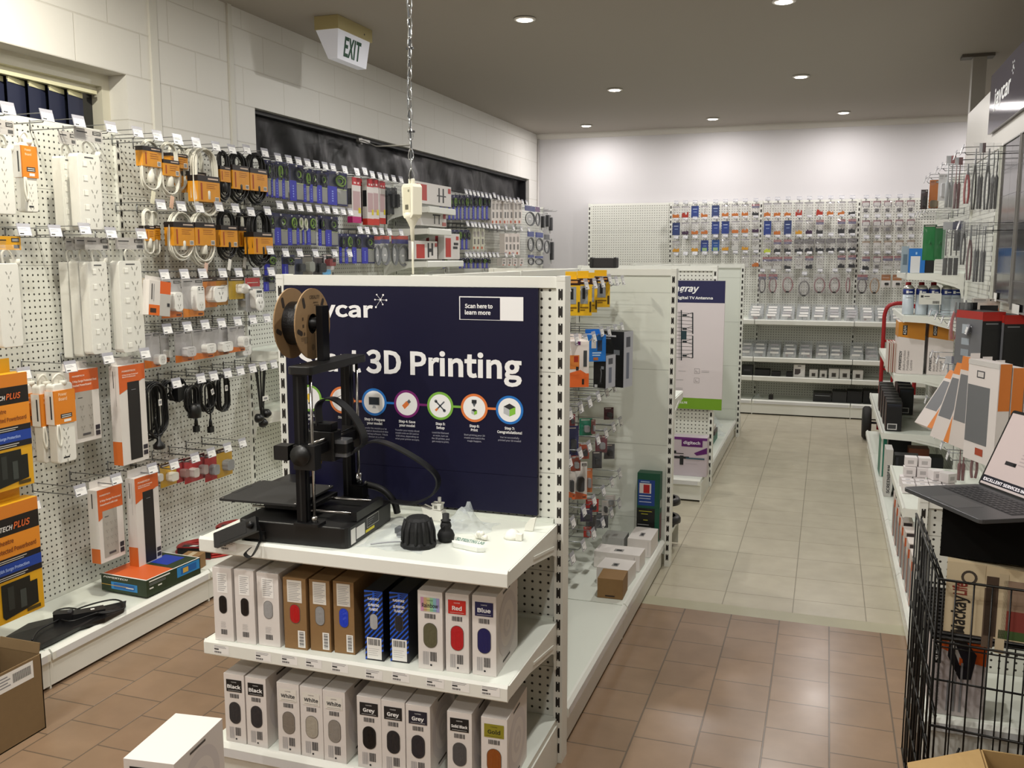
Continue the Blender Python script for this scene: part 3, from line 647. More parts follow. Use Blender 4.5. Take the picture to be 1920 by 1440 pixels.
# ---------------------------------------------------------------- 3D printer
PB = mat('#0c0c0d', .42, name='printer_black'); PM = mat('#121214', .35, metal=.3, name='extrusion_black', spec=.3); ROD = mat('#a9a6a2', .22, metal=1., name='steel_rod')
pr = empty('printer', (-1.385, 2.303, DK1+.0015), math.radians(3), 'black desktop 3D printer with screen and filament bed on the top shelf', 'printer')
g = MB(); g.rbox(-.17, .17, -.155, .155, .0, .058, .02, PB); o = g.obj('base', pr, bevel=.003)
g = MB(); g.add([(.1706, -.10, .012), (.1706, -.045, .012), (.1706, -.045, .045), (.1706, -.10, .045)], [(0, 1, 2, 3)], PAPER)
g.add([(.1706, -.04, .012), (.1706, .02, .012), (.1706, .02, .020), (.1706, -.04, .020)], [(0, 1, 2, 3)], mat('#e3d322'))
g.add([(.1706, -.135+.0, .006), (.1706, -.105, .006), (.1706, -.105, .048), (.1706, -.135, .048)], [(0, 1, 2, 3)], PAPER)
for a in ((-.03, .05, .024, .025), (-.03, .05, .052, .053)): g.add([(.1706, a[0]+.0, a[2]), (.1706, a[1], a[2]), (.1706, a[1], a[3]), (.1706, a[0], a[3])], [(0, 1, 2, 3)], PAPER)
for yy in (-.03, .05): g.add([(.1706, yy, .024), (.1706, yy+.001, .024), (.1706, yy+.001, .053), (.1706, yy, .053)], [(0, 1, 2, 3)], PAPER)
for k in range(3): g.add([(.1707, -.022, .044-k*.006), (.1707, .02-k*.01, .044-k*.006), (.1707, .02-k*.01, .0455-k*.006), (.1707, -.022, .0455-k*.006)], [(0, 1, 2, 3)], GREYINK)
g.obj('rating_label', o, label='white and yellow rating label')
g = MB()
for yy in (-.07, .07): g.cyl((-.17, yy, .075), (.165, yy, .075), .0045, ROD, 10)
g.box(-.165, .165, -.02, .02, .06, .066, PM); g.box(.15, .168, -.09, .09, .06, .085, PB); g.obj('bed_rails', pr)
g = MB(); g.box(-.12, .02, -.09, .09, .078, .090, PB); g.obj('bed_carriage', pr)
g = MB(); BEDM = mat('#1c1b1b', .75, bump=.3, bscale=900); g.rbox(-.245, .005, -.13, .10, .100, .106, .008, BEDM); g.box(-.247, -.232, -.06, .03, .1005, .1065, BEDM)
for px_, py_ in ((-.235, -.12), (-.235, .09), (-.005, -.12), (-.005, .09)): g.cyl((px_, py_, .106), (px_, py_, .1072), .004, ROD, 10)
for px_, py_ in ((-.215, -.10), (-.215, .07), (-.03, -.10), (-.03, .07)): g.cyl((px_, py_, .09), (px_, py_, .1), .005, PM, 8)
g.obj('print_bed', pr, label='dark textured print bed plate')
gx = .035
for nm, yy in (('near', -.145), ('far', .142)):
    g = MB(); g.box(gx-.014, gx+.014, yy-.014, yy+.014, .058, .478, PM)
    for s_ in (-1, 1): g.box(gx+s_*.0142-.0004, gx+s_*.0142+.0004, yy-.003, yy+.003, .07, .47, mat('#050506', .6)); g.box(gx-.003, gx+.003, yy+s_*.0142-.0004, yy+s_*.0142+.0004, .07, .47, mat('#050506', .6))
    g.obj('gantry_post', pr)
    g = MB(); g.rbox(gx-.022, gx+.055, yy-.026, yy+.026, .058, .066, .006, PB); g.cyl((gx+.032, yy, .066), (gx+.032, yy, .082), .009, ROD, 12) if nm == 'near' else g.box(gx+.012, gx+.052, yy-.02, yy+.02, .066, .105, PM)
    g.obj('post_foot', pr)
    g = MB(); g.cyl((gx+.032, yy, .08), (gx+.032, yy, .474), .0045, ROD, 10)
    if nm == 'far': g.cyl((gx+.032, yy, .105), (gx+.032, yy, .14), .0105, CHROME, 14)
    g.obj('lead_screw', pr, label='steel lead screw rod')
g = MB(); g.rbox(gx-.02, gx+.052, -.178, .172, .478, .500, .012, PB); g.obj('top_beam', pr, bevel=.002)
# horizontal x axis with motor, head and cables
zx = .262
g = MB(); g.box(gx+.010, gx+.034, -.17, .16, zx-.014, zx+.014, PM); g.cyl((gx+.022, -.15, zx+.020), (gx+.022, .15, zx+.020), .0035, ROD, 8); g.obj('cross_beam', pr)
g = MB(); g.box(gx-.012, gx+.052, -.172, -.135, zx-.045, zx+.022, PB); g.cyl((gx+.01, -.18, zx-.005), (gx+.01, -.135, zx-.005), .028, PB, 16); g.obj('side_carriage', pr)
g = MB(); g.box(gx-.065, gx-.025, -.178, -.138, zx-.020, zx+.020, PB); g.box(gx-.069, gx-.065, -.176, -.140, zx-.018, zx+.018, PM); g.obj('axis_motor', pr)
g = MB(); g.box(gx-.012, gx+.045, .125, .160, zx-.04, zx+.025, PB); g.obj('side_carriage', pr)
HY = -.055; hd = MB(); hd.T = Matrix.Translation((0, HY, 0)); hd.rbox(gx-.045, gx+.050, .0, .055, zx-.045, zx+.040, .008, PB); hd.box(gx-.03, gx+.04, .008, .05, zx+.040, zx+.062, PM); hd.lathe([(.010, zx-.045), (.008, zx-.058), (.002, zx-.066)], mat('#b08a3c', .3, metal=1.), (gx-.01, .025, 0), 12)
h_ = hd.obj('print_head', pr, bevel=.002)
g = MB(); g.T = Matrix.Translation((0, HY, 0)); g.rbox(gx+.038, gx+.085, .008, .055, zx+.006, zx+.016, .006, mat('#8a8c90', .3, metal=.6)); g.rbox(gx+.036, gx+.087, .006, .057, zx-.02, zx+.006, .006, PB); g.rbox(gx+.038, gx+.085, .008, .055, zx-.032, zx-.02, .006, mat('#7a7c80', .3, metal=.6)); g.obj('extruder_motor', h_, label='small motor with silver end caps')
g = MB(); g.T = Matrix.Translation((gx-.01, HY-.0005, zx-.018)); g.poly([(-.007, -.006), (.007, -.006), (0, .007)], 0, mat('#e6d22a')); g.poly([(-.001, -.003), (.001, -.003), (0, .003)], -.0003, INK); g.obj('warning_mark', h_, label='yellow warning triangle')
def strap(pts, wd, th, m):
    """flat ribbon along pts (x,y,z) lying across y"""
    g = MB(); P = [Vector(p) for p in pts]; vs = []; n = len(P)
    for i, p in enumerate(P):
        t = (P[min(i+1, n-1)]-P[max(i-1, 0)]).normalized(); s_ = Vector((0, 1, 0)); nn = t.cross(s_).normalized()
        for a, b in ((-1, -1), (1, -1), (1, 1), (-1, 1)): vs.append(p+s_*a*wd/2+nn*b*th/2)
    fs = [(0, 1, 2, 3), tuple(4*(n-1)+k for k in (3, 2, 1, 0))]
    for i in range(n-1):
        for k in range(4): fs.append((4*i+k, 4*(i+1)+k, 4*(i+1)+(k+1) % 4, 4*i+(k+1) % 4))
    g.add(vs, fs, m, False); return g
RIB = mat('#17181a', .45, name='ribbon_cable')
def arc(pts, n=8):
    """Catmull-Rom through pts"""
    P = [Vector(p) for p in pts]; out = []
    for i in range(len(P)-1):
        p0, p1, p2, p3 = P[max(i-1, 0)], P[i], P[i+1], P[min(i+2, len(P)-1)]
        for k in range(n):
            t = k/n; out.append(.5*((2*p1)+(-p0+p2)*t+(2*p0-5*p1+4*p2-p3)*t*t+(-p0+3*p1-3*p2+p3)*t**3))
    out.append(P[-1]); return out
strap(arc([(.03, -.03, zx+.055), (.03, -.03, zx+.115), (.07, -.02, zx+.130), (.125, -.01, zx+.085), (.155, .0, zx+.01), (.115, .0, zx-.03)]), .040, .004, RIB).obj('ribbon_cable', pr)
strap(arc([(.115, .01, zx-.025), (.17, .05, zx-.0), (.25, .10, zx-.045), (.315, .15, zx-.115), (.300, .17, zx-.175), (.23, .18, zx-.215), (.16, .16, .055)]), .034, .005, RIB).obj('ribbon_cable', pr)
g = MB(); g.tube(arc([(.075, .165, .10), (.13, .17, .085), (.165, .175, .05), (.175, .18, .012)]), .011, RIB, 8); g.obj('power_cable', pr)
strap(arc([(-.10, -.165, .05), (-.085, -.172, .02), (-.08, -.196, .004), (-.086, -.205, -.014), (-.100, -.206, -.030), (-.116, -.206, -.022), (-.100, -.204, -.004)]), .016, .0015, RIB).obj('ribbon_cable', pr)
g = MB(); g.T = Matrix.Translation((-.155, -.185, .030)) @ Matrix.Rotation(math.radians(-24), 4, 'Y') @ Matrix.Rotation(math.radians(-30), 4, 'X')
g.rbox(-.075, .075, -.006, .006, -.022, .022, .003, PB, ax='y'); g.box(-.055, .04, -.0068, -.006, -.016, .016, mat('#050507', .1)); g.cyl((.057, -.016, 0), (.057, -.006, 0), .010, PM, 14); g.obj('control_screen', pr)
g = MB(); g.box(-.16, -.08, -.162, -.150, .008, .030, PB); g.obj('screen_arm', pr)
# spool holder and the filament spool
g = MB(); hx = .037; g.box(hx-.006, hx+.014, -.035+.0, .003, .500, .655, PM); g.cyl((hx-.095, -.016, .605), (hx, -.016, .605), .016, PB, 16); g.obj('spool_holder', pr)
sp = empty('filament_spool', (-1.406, 2.285, DK1+.605), math.radians(2), 'cardboard spool of black filament hanging on the 3D printer holder', 'spool')
SPB = mat('#8f7350', .75, var=.05, bscale=50, name='spool_card'); MH = .0325
def ring(g, x, r1, r0, th, m, n=40):
    vs = []; fs = []
    for k in range(n):
        a = 2*PI*k/n; c, s_ = math.cos(a), math.sin(a)
        vs += [(x-th, r1*c, r1*s_), (x+th, r1*c, r1*s_), (x+th, r0*c, r0*s_), (x-th, r0*c, r0*s_)]
    for k in range(n):
        j = (k+1) % n
        for q in range(4): fs.append((4*k+q, 4*k+(q+1) % 4, 4*j+(q+1) % 4, 4*j+q))
    g.add(vs, fs, m)
for sx in (-MH, MH):
    g = MB(); ring(g, sx, .1, .0285, .0018, SPB)
    X_ = sx+.0022
    def SP(u, v): return (X_, u, v)
    for (u, v, a) in ((-.05, .06, .3), (-.075, -.02, 1.2), (.055, .055, -.5)):
        P = stadium(0, 0, .007, .016, 6); c_, s_ = math.cos(a), math.sin(a)
        g.add([SP(u+p[0]*c_-p[1]*s_, v+p[0]*s_+p[1]*c_) for p in P], [tuple(range(len(P)))], mat('#2b2018', .8))
    if sx > 0:
        b = MB()
        for s_, h, yy, zz in (('CREALITY', .010, -.005, .070), ('HYPER PLA', .004, .0, .058), ('3D PRINTING', .004, .0, .051)): b.text(s_, 0, 0, h, 0, INK, align='c'); b.v = b.v
        # transfer lettering from the -y facing plane to the +x facing disc
        b = MB(); b.T = Matrix(((0, -1, 0, X_), (1, 0, 0, 0), (0, 0, 1, 0), (0, 0, 0, 1)))
        INKB = mat('#4a3824', .7)
        b.text('CREALITY', .012, .070, .0095, 0, INKB, align='c'); b.text('HYPER PLA', .018, .057, .004, 0, INKB, align='c'); b.text('3D PRINTING', .022, .050, .0035, 0, INKB, align='c')
        for (u, v) in ((-.052, -.052), (.042, -.066)): b.rect(u, u+.018, v, v+.018, -.0001, mat('#6b563b', .8))
        b.disc(-.004, -.066, .009, -.0001, mat('#6b563b', .8))
        for (u, v) in ((-.062, .012), (-.06, -.008), (-.055, -.03)): b.rect(u, u+.008, v, v+.009, -.0001, INKB)
        b.lines(-.07, -.05, -.035, 3, .004, .0012, -.0001, INKB)
        g.v += b.v; n0 = len(g.v)-len(b.v)
        for f, mi in zip(b.f, b.mi): g.f.append([n0+k for k in f]); g.mi.append(g._m(b.ms[mi])); g.sm.append(False)
    g.obj('flange', sp)
g = MB(); ring(g, 0, .062, .030, MH-.002, mat('#0b0b0d', .3, bump=.5, bscale=500)); g.obj('wound_filament', sp, label='black wound filament')

# ---------------------------------------------------------------- small things on the top shelf
def on1(px, py): p = at(px, py, Z=DK1+.001); return p
# black box behind the printer
p = on1(425, 1008); g = MB(); g.box(0, .085, 0, .13, 0, .085, mat('#101012', .4)); g.text('POWERTECH', .008, .060, .010, -.0006, PW, italic=True, w=.08); g.lines(.008, .06, .045, 3, .014, .003, -.0006, PW); g.lines(.008, .05, .018, 1, .01, .002, -.0006, GREYINK)
tag(g.obj('product_box', loc=(-1.635, 2.42, DK1+.001)), 'black box with white lettering behind the printer bed at the shelf left end', 'box')
PRB = mat('#0e0f11', .7, bump=.2, bscale=400, name='printed_black'); PRW = mat('#ecebe2', .55, name='printed_white')
p = on1(790, 1030)
g = MB(); prof = [(.050, 0), (.050, .010), (.045, .016), (.043, .05), (.036, .075), (.028, .082), (.010, .084)]
g.lathe(prof, PRB, n=12, smooth=False)
for k in range(12):
    a = 2*PI*(k+.5)/12; c, s_ = math.cos(a), math.sin(a); g.tube([(.0455*c, .0455*s_, .014), (.044*c, .044*s_, .045), (.036*c, .036*s_, .074)], .0045, PRB, 6)
tag(g.obj('printed_pot', loc=(p.x-.022, p.y+.030, DK1+.001)), 'black ribbed 3D printed dome shaped like an upturned pot', 'model')
p = on1(834, 1018); g = MB(); g.T = Matrix.Scale(1.25, 4); g.lathe([(.011, 0), (.018, .003), (.020, .014), (.016, .024), (.011, .029), (.013, .035), (.011, .043), (.007, .046), (.0115, .047), (.0115, .049), (.0075, .050), (.008, .063), (.001, .064)], PRB, n=20); g.cyl((0, -.013, .037), (0, -.020, .036), .002, PRB, 6, .0005)
tag(g.obj('printed_snowman', loc=(p.x-.004, p.y+.018, DK1+.001)), 'small black 3D printed snowman with top hat', 'model')
# white boat model
p = on1(823, 985); g = MB(); g.T = Matrix.Scale(1.35, 4)
g.ext([(-.026, .018), (-.030, .030), (-.012, .024), (.02, .022), (.024, 0), (-.018, 0)], 'y', -.012, .012, PRW); g.box(-.004, .016, -.009, .009, .024, .036, PRW); g.box(-.006, .018, -.010, .010, .036, .039, PRW); g.cyl((.010, 0, .039), (.010, 0, .052), .004, PRW, 10)
g.box(.0, .008, -.0093, -.0091, .027, .034, mat('#8a897f')); tag(g.obj('printed_boat', loc=(p.x-.035, 2.505, DK1+.001)), 'small white 3D printed boat with cabin and funnel at shelf back', 'model')
# clear crumpled bags
def crumple(name, lab, cx, cy, z, w, d, h, seed, m=CLEAR, n=14):
    r = random.Random(seed); g = MB(); vs = []; fs = []
    P = [(r.uniform(-.4, .4), r.uniform(-.4, .4), r.uniform(.12, .3), r.uniform(.5, 1)) for _ in range(9)]
    for i in range(n+1):
        for j in range(n+1):
            u, v = i/n*2-1, j/n*2-1; e = max(0, 1-abs(u)**3)*max(0, 1-abs(v)**3)
            hh = sum(a[3]*math.exp(-((u-a[0])**2+(v-a[1])**2)/a[2]**2) for a in P)/3.5+.15*abs(math.sin(u*7+v*4+seed))
            vs.append((u*w/2*(1+.08*math.sin(v*5+seed)), v*d/2*(1+.08*math.cos(u*6)), z+max(.0008, h*min(1, hh)*e)))
    for i in range(n):
        for j in range(n): a = i*(n+1)+j; fs.append((a, a+n+1, a+n+2, a+1))
    g.add([(q[0], q[1], q[2]-z) for q in vs], fs, m, False); o = g.obj(name, loc=(cx, cy, z)); tag(o, lab, 'plastic bag'); return o
FILM2 = mat('#dfe6ea', .1, alpha=.30, name='crumpled_film')
crumple('plastic_bag', 'crumpled clear plastic bag standing beside the white boat model', -.985, 2.46, DK1+.001, .17, .13, .10, 3, FILM2)
b = crumple('plastic_bag', 'flat clear plastic bag of small parts between printer and black pot', -1.10, 2.30, DK1+.001, .20, .22, .012, 8, FILM2)
g = MB(); g.tube(arc([(-1.16, 2.20, DK1+.008), (-1.10, 2.23, DK1+.012), (-1.0, 2.28, DK1+.008)]), .0022, mat('#9a9ca0', .4), 6); g.obj('metal_tool', None)
tag(bpy.data.objects['metal_tool'], 'thin grey metal tool on the clear bag beside the printer', 'tool')
g = MB(); g.box(-1.15, -1.10, 2.33, 2.36, DK1+.003, DK1+.018, mat('#55585c', .5)); g.box(-1.13, -1.115, 2.30, 2.325, DK1+.003, DK1+.012, mat('#6a6d70', .5)); tag(g.obj('spare_part'), 'small grey spare part under the clear bag beside the printer', 'spare part')
# nameplate
nw = mat('#e4e7e2', .5); p0 = on1(832, 1022); p1 = on1(925, 1035)
np_ = empty('nameplate', ((p0.x+p1.x)/2, (p0.y+p1.y)/2+.002, DK1+.001), math.atan2(p1.y-p0.y, p1.x-p0.x)-.12, 'white hexagonal ended 3D printed plate lettered 3D PRINTING LAB', 'nameplate')
g = MB(); g.T = Matrix.Rotation(math.radians(0), 4, 'X'); g.ext([(-.052, .012), (-.058, .004), (-.042, -.012), (.038, -.016), (.055, -.006), (.048, .002), (-.030, .020)], 'z', 0, .012, nw); g.obj('plate', np_)
g = MB(); g.T = Matrix.Translation((0, .016, .0165)) @ Matrix.Rotation(math.radians(-62), 4, 'X'); g.text('3D PRINTING LAB', -.05, -.006, .010, 0, mat('#0c5c50', .5), w=.092); g.obj('lettering', np_, label='dark green raised lettering')
p = on1(901, 1013); g = MB()
for k, (dx, dy, dz) in enumerate(((-.014, .004, 0), (-.004, .002, .002), (.006, -.002, 0), (.013, -.004, 0), (-.008, .0, .009), (.002, -.002, .009))): g.sph((dx, dy, .008+dz), .008, PRW, 1, 1, .95, 8)
tag(g.obj('printed_caterpillar', loc=(p.x, p.y+.008, DK1+.001)), 'small white lumpy 3D printed figure on the shelf', 'model')
p = on1(957, 1012); g = MB(); g.lathe([(.026, 0), (.024, .008), (.017, .018), (.008, .024), (.001, .026)], PRW, n=16); g.box(.016, .034, -.022, -.006, 0, .018, PRW)
tag(g.obj('printed_cone', loc=(p.x, p.y+.02, DK1+.001)), 'white 3D printed cone with small block near right end of shelf', 'model')
p = on1(985, 1000); g = MB(); g.ext([(-.012, 0), (.014, 0), (.022, .034), (.024, .042), (.004, .034), (-.008, .018)], 'y', -.004, .004, PRW)
tag(g.obj('printed_fin', loc=(p.x, p.y+.03, DK1+.001)), 'white 3D printed fin standing behind the cone', 'model')

# ---------------------------------------------------------------- chain with hanging outlet
CX, CY = -1.2335, 2.66
ch = empty('hanging_outlet', (CX, CY, 1.48), 0, 'white power outlet hanging on a chain and cable from the ceiling', 'outlet')
z0 = 1.5-1.48
zt_, zb_ = at(770, 345, Y=CY).z-1.48, at(770, 428, Y=CY).z-1.48
ZP = CEIL-1.48-.002; n = 0
link = MB(); z = zt_+.03; PW2 = mat('#e4e1cf', .4, name='outlet_white')
chm = MB()
k = 0
while z < ZP-.02:
    a = (PI/2 if k % 2 else 0)+.5*math.sin(z*6); c_, s_ = math.cos(a), math.sin(a)
    pts = [(.0075*math.sin(t)*(1-.45*math.cos(t)), .019*math.cos(t)) for t in [2*PI*q/10 for q in range(10)]]
    chm.tube([(p[0]*c_+.0025*math.sin(z*9), p[0]*s_, z+p[1]) for p in pts], .0016, mat('#c9cdd0', .2, metal=1.), 5, closed=True); z += .030; k += 1
chm.obj('chain', ch, label='thin metal chain')
g = MB(); zc = [zt_+.01+i*(ZP-zt_-.01)/22 for i in range(23)]; g.tube([(-.006+.004*math.sin(i*.9), .004, z) for i, z in enumerate(zc)], .0035, mat('#55585a', .5), 6)
for i in (3, 8, 13, 17, 20): g.box(-.012, .010, .0, .008, zc[i]-.003, zc[i]+.003, BLACKP)
g.obj('power_cable', ch, label='dark cable tied along the chain')
g = MB(); w_ = .034; h_ = zt_-zb_; g.T = Matrix.Translation((0, 0, zb_)) @ Matrix.Rotation(math.radians(-28), 4, 'Z')
g.ext([(-.026, h_*.30), (-.030, h_*.93), (-.022, h_*1.0), (.022, h_*1.0), (.030, h_*.93), (.028, h_*.30), (.018, h_*.22), (-.018, h_*.22)], 'y', -.018, .018, PW2)
g.box(-.010, -.004, -.006, .006, h_, h_+.016, PW2); g.box(.004, .010, -.006, .006, h_, h_+.016, PW2)
g.rect(-.020, .016, h_*.36, h_*.92, -.0186, mat('#cfcbb4', .5)); g.rect(-.010, .006, h_*.42, h_*.53, -.0192, mat('#5a5748')); g.disc(.008, h_*.84, .004, -.0192, mat('#7d7a66'))
o = g.obj('outlet_body', ch, bevel=.002)
g = MB(); g.lathe([(.006, -.010), (.007, .03), (.014, .045), (.022, .060), (.024, .075)], PW2, (0, 0, zb_-.028), 16); g.obj('plug', ch)
g = MB(); g.cyl((0, 0, 1.504-1.48), (0, 0, zb_-.03), .0035, PW2, 8); g.obj('flex_cord', ch, label='white flex cord going down behind the poster')

# ---------------------------------------------------------------- exit sign, logo sign
ex = empty('exit_sign', (-2.615, 4.895, CEIL), 0, 'white EXIT sign with green letters hanging from the ceiling by the left wall', 'exit sign')
ex.rotation_euler = (0, 0, PI/2-.02)
BEI = mat('#b3a678', .5); g = MB(); g.box(-.195, .195, -.01, .14, -.072, -.001, BEI); g.disc(.10, -.045, .006, -.0106, INK, 8); g.obj('mounting_box', ex)
EXW = mat('#dfe0ea', .4, emit=.10)
g = MB(); g.prism([(-.185, -.004, -.072), (.175, -.004, -.072), (.165, .018, -.225), (-.165, .018, -.225)], [(-.185, .138, -.072), (.175, .138, -.072), (.165, .075, -.225), (-.165, .075, -.225)], EXW); g.obj('diffuser', ex)
g = MB(); a_ = math.atan2(.022, .153); g.T = Matrix.Translation((0, -.0052, -.072)) @ Matrix.Rotation(a_, 4, 'X')
g.text('EXIT', -.012, -.128, .098, 0, mat('#07452c', .5), w=.185, align='c'); g.obj('letters', ex, label='dark green letters EXIT')
sg = empty('logo_sign', (.775, 4.2, 0), -PI/2, 'dark blue shop sign with white logo high above the right shelving', 'sign')
pa, pb, pcn, pd = at(1862, 137, X=.775), at(1850, 260, X=.775), at(1920, 80, X=.775), at(1812, 215, X=.775)
ys = pa.y-4.2
g = MB(); g.T = Matrix.Identity(4); SNV = mat('#3b3850', .08, name='sign_gloss_navy', spec=.8)
g.box(-ys, .62, -.006, .010, 2.20, 2.50, SNV); g.obj('panel', sg)
g = MB(); A = at(1863, 195, X=.768); B = at(1906, 142, X=.768); ty = -(A.y-4.2); g.text('jaycar', ty, 2.325, .075, -.0066, PW, w=.46)
for dx, dz, r in ((0, 0, .010), (.022, .02, .006), (-.018, .022, .006), (.026, -.012, .006), (-.02, -.014, .006), (.004, -.03, .006)): g.disc(ty+.50+dx, 2.43+dz, r, -.0066, PW, 12)
g.obj('logo', sg, label='white logo lettering')
# ---------------------------------------------------------------- hooks and hanging goods
TICK = mat('#f1f0f0', .35, name='ticket_white')
def hook_proto(L, small=False):
    """local: panel at y=0, wires reach to y=-L"""
    r = empty('peg_hook', (0, 0, -50), 0, 'x', 'hook', 'x')
    g = MB(); w = .0022
    g.tube([(0, 0, .0), (0, -L*.94, .0), (0, -L*.985, .012)], w, STEEL, 5); g.tube([(0, 0, .034), (0, -L, .034), (0, -L-.004, .026)], w*.8, STEEL, 5)
    g.tube([(0, -.001, -.006), (0, -.001, .040)], w, STEEL, 5); w1 = g.obj('wire', r)
    g = MB(); g.T = Matrix.Translation((0, -L-.004, .040)) @ Matrix.Rotation(math.radians(-14), 4, 'X')
    if small: g.T = g.T @ Matrix.Scale(.8, 4)
    g.box(-.030, .030, -.0012, .0012, -.040, .006, TAGH if not small else mat('#bdbec6', .2, alpha=.45)); g.rect(-.027, .027, -.038 if not small else -.026, -.008, -.0017, TICK if not small else mat('#cfcfd2', .3))
    g.rect(-.024, -.006, -.034, -.030, -.0021, INK); g.lines(-.024, .018, -.013, 2, .005, .0010, -.0021, GREYINK); h1 = g.obj('price_ticket', r)
    ALLCH[r.name] = [w1, h1]; return r
def hook_bare(L):
    r = empty('peg_hook', (0, 0, -50), 0, 'x', 'hook', 'x'); g = MB()
    g.tube([(0, 0, .0), (0, -L*.94, .0), (0, -L*.985, .012)], .0022, STEEL, 5); g.tube([(0, -.001, -.006), (0, -.001, .020)], .0022, STEEL, 5); w1 = g.obj('wire', r); ALLCH[r.name] = [w1]; return r
Q_ = PI/2
HK = hook_proto(.235); HKB = hook_bare(.2); _used = set()
def hook(p, rz, label, group, proto=HK):
    p = list(p)
    for lst, ax, plane, r_ in ((LY, 1, LX, Q_), ([2.656, 3.57, 4.495], 1, SPX, Q_), (RY, 1, RX, -Q_), (BX, 0, BY, 0.)):
        if abs(rz-r_) < .01 and abs(p[1-ax]-plane) < .02:
            for u in lst:
                if abs(p[ax]-u) < .019: p[ax] = u+(.0195 if p[ax] >= u else -.0195)
            p[1-ax] = plane+(.0056 if r_ > 0 else -.0056)
    if proto.name not in _used:
        _used.add(proto.name); proto.location = p; proto.rotation_euler = (0, 0, rz); proto['label'] = label; proto['group'] = group; return proto
    c = copy_tree(proto, loc=p, rz=rz, label=label); c['group'] = group; return c
def hookrow(name, pts, z, plane, group='price tagged hooks on the left wall', X=-2.76, proto=HK, rz=PI/2, tail='left wall'):
    for k, (px, py) in enumerate(pts):
        p = at(px, py, X=X); hook((LX+.004, p.y, z), rz, f'{ORD[k]} ticketed hook from left in {name}, {tail}', group, proto)
_z = lambda pts, X=-2.76: sum(at(a, b, X=X).z for a, b in pts)/len(pts)
ROWS = [('the top row', [(12, 215), (85, 225), (145, 235), (205, 243), (255, 248), (293, 255), (330, 261), (365, 267), (402, 274), (432, 279), (460, 283), (494, 290), (520, 293.6), (539, 297), (557, 301), (574, 304), (591, 307), (607, 310), (622, 313.5), (644, 317.5), (667, 323), (682, 325.5), (696, 328), (710, 330), (722, 333), (736, 336), (750, 338)], HK),
 ('the far top row', [(872+i*7.6, 361+i*1.2) for i in range(16)], HK),
 ('the second row of cords', [(302, 384), (337, 388), (371, 390), (408, 393), (439, 396), (468, 398), (499, 399)], HK),
 ('the second row of blue packs', [(525, 384.6), (543, 387), (560, 390), (577, 391), (595, 392), (611, 393), (626, 394), (641, 396.6), (654.5, 399)], HK),
 ('the row above long power boards', [(41.7, 432), (100, 432), (156, 434), (205, 438), (262, 440)], HK),
 ('the row above the plug packs', [(309.6, 515), (343, 516), (377.5, 516), (415, 513), (445, 511), (478, 509), (506, 508)], HK),
 ('the row above the adaptor cards', [(315.7, 618), (348.5, 615), (382, 609), (412.7, 605), (443, 602), (471.5, 599), (498, 596)], HK),
 ('the row above orange boards', [(42, 702), (129, 689), (200, 675.6), (269, 667)], HK),
 ('the row above the black cords', [(328, 718), (374, 710.5), (398, 705), (424, 700), (448, 695), (471, 691), (491, 687), (511, 683)], HK),
 ('the row above the small red cards', [(283, 878.6), (329, 871), (363, 860), (393.6, 849.6), (424, 840), (452, 830)], HK),
 ('the lowest row', [(59.6, 944), (148, 923.5), (215, 897)], HK),
 ('the third row by the poster', [(505, 505), (533, 470), (559.5, 472), (589, 470), (625, 470), (653, 464)], HK),
 ('the row above ring cables', [(673, 433), (686.5, 433), (701, 434), (713.6, 435), (728, 433), (750, 436.5)], HK),
 ('the far second row', [(875+i*7.3, 420+i*.7) for i in range(9)]+[(947, 427), (961.5, 428), (976, 429), (990, 430)], HK),
 ('the far third row', [(873+i*7.3, 475.5) for i in range(9)]+[(947, 487), (961, 487)], HK)]
for nm, pts, pr_ in ROWS:
    zz = _z(pts); hookrow(nm, pts, zz-.022, -2.76, proto=pr_)
for k in range(7):
    p = at(996+k*8, 379+k*1.6, X=-2.8); hook((LX+.004, p.y, 2.05), PI/2, f'{ORD[k]} bare wire hook at the far end of the top row, left wall', 'bare hooks on the left wall', HKB)

# ---- generic goods. local frame: x across, z up (0 = top), front at y=0, body behind (+y)
def cord(g, pts, r, m=WCORD, n=6): g.tube(arc(pts, 5), r, m, n)
def loops(g, w, h, z0, n, r, m, sp, seed=0, wob=.004):
    """n stadium-shaped cable loops hanging from z0, stacked in y"""
    rr = random.Random(seed)
    for k in range(n):
        ww = w*(1-.10*rr.random()); hh = h*(1-.12*rr.random()); ox = rr.uniform(-wob, wob); y = k*sp+rr.uniform(0, sp*.5); top = z0-rr.uniform(0, .012)
        a = ww/2; P = []
        for q in range(9): t = PI*q/8; P.append((ox+a*math.cos(t), y, top-a+a*math.sin(t)))
        for q in range(9): t = PI+PI*q/8; P.append((ox+a*math.cos(t)*1.05, y, top-hh+a+a*math.sin(t)))
        g.tube(P, r, m, 5, closed=True)
def bagfilm(w, h, d, seed=0, m=CLEAR, z1=0.):
    """clear pouch front with creases"""
    g = MB(); r = random.Random(seed); nx, nz = 5, 9; vs = []; fs = []
    for i in range(nx+1):
        for j in range(nz+1):
            u, v = i/nx, j/nz; e = (1-(2*u-1)**4)*(1-(2*v-1)**6)
            vs.append(((u-.5)*w, -d*e*.5-r.uniform(0, .006)*e, z1-v*h))
    for i in range(nx):
        for j in range(nz): a = i*(nz+1)+j; fs.append((a, a+1, a+nz+2, a+nz+1))
    g.add(vs, fs, m); return g
def socket_marks(g, x, z, s, y, m=None):
    m = m or mat('#8d8b84', .6)
    for (dx, dz, a) in ((-.28, .18, .5), (.28, .18, -.5), (0, -.30, 0)):
        c, q = math.cos(a), math.sin(a); P = [(-.05, -.16), (.05, -.16), (.05, .16), (-.05, .16)]
        g.poly([(x+s*(dx+u*c-v*q), z+s*(dz+u*q+v*c)) for u, v in P], y, m)
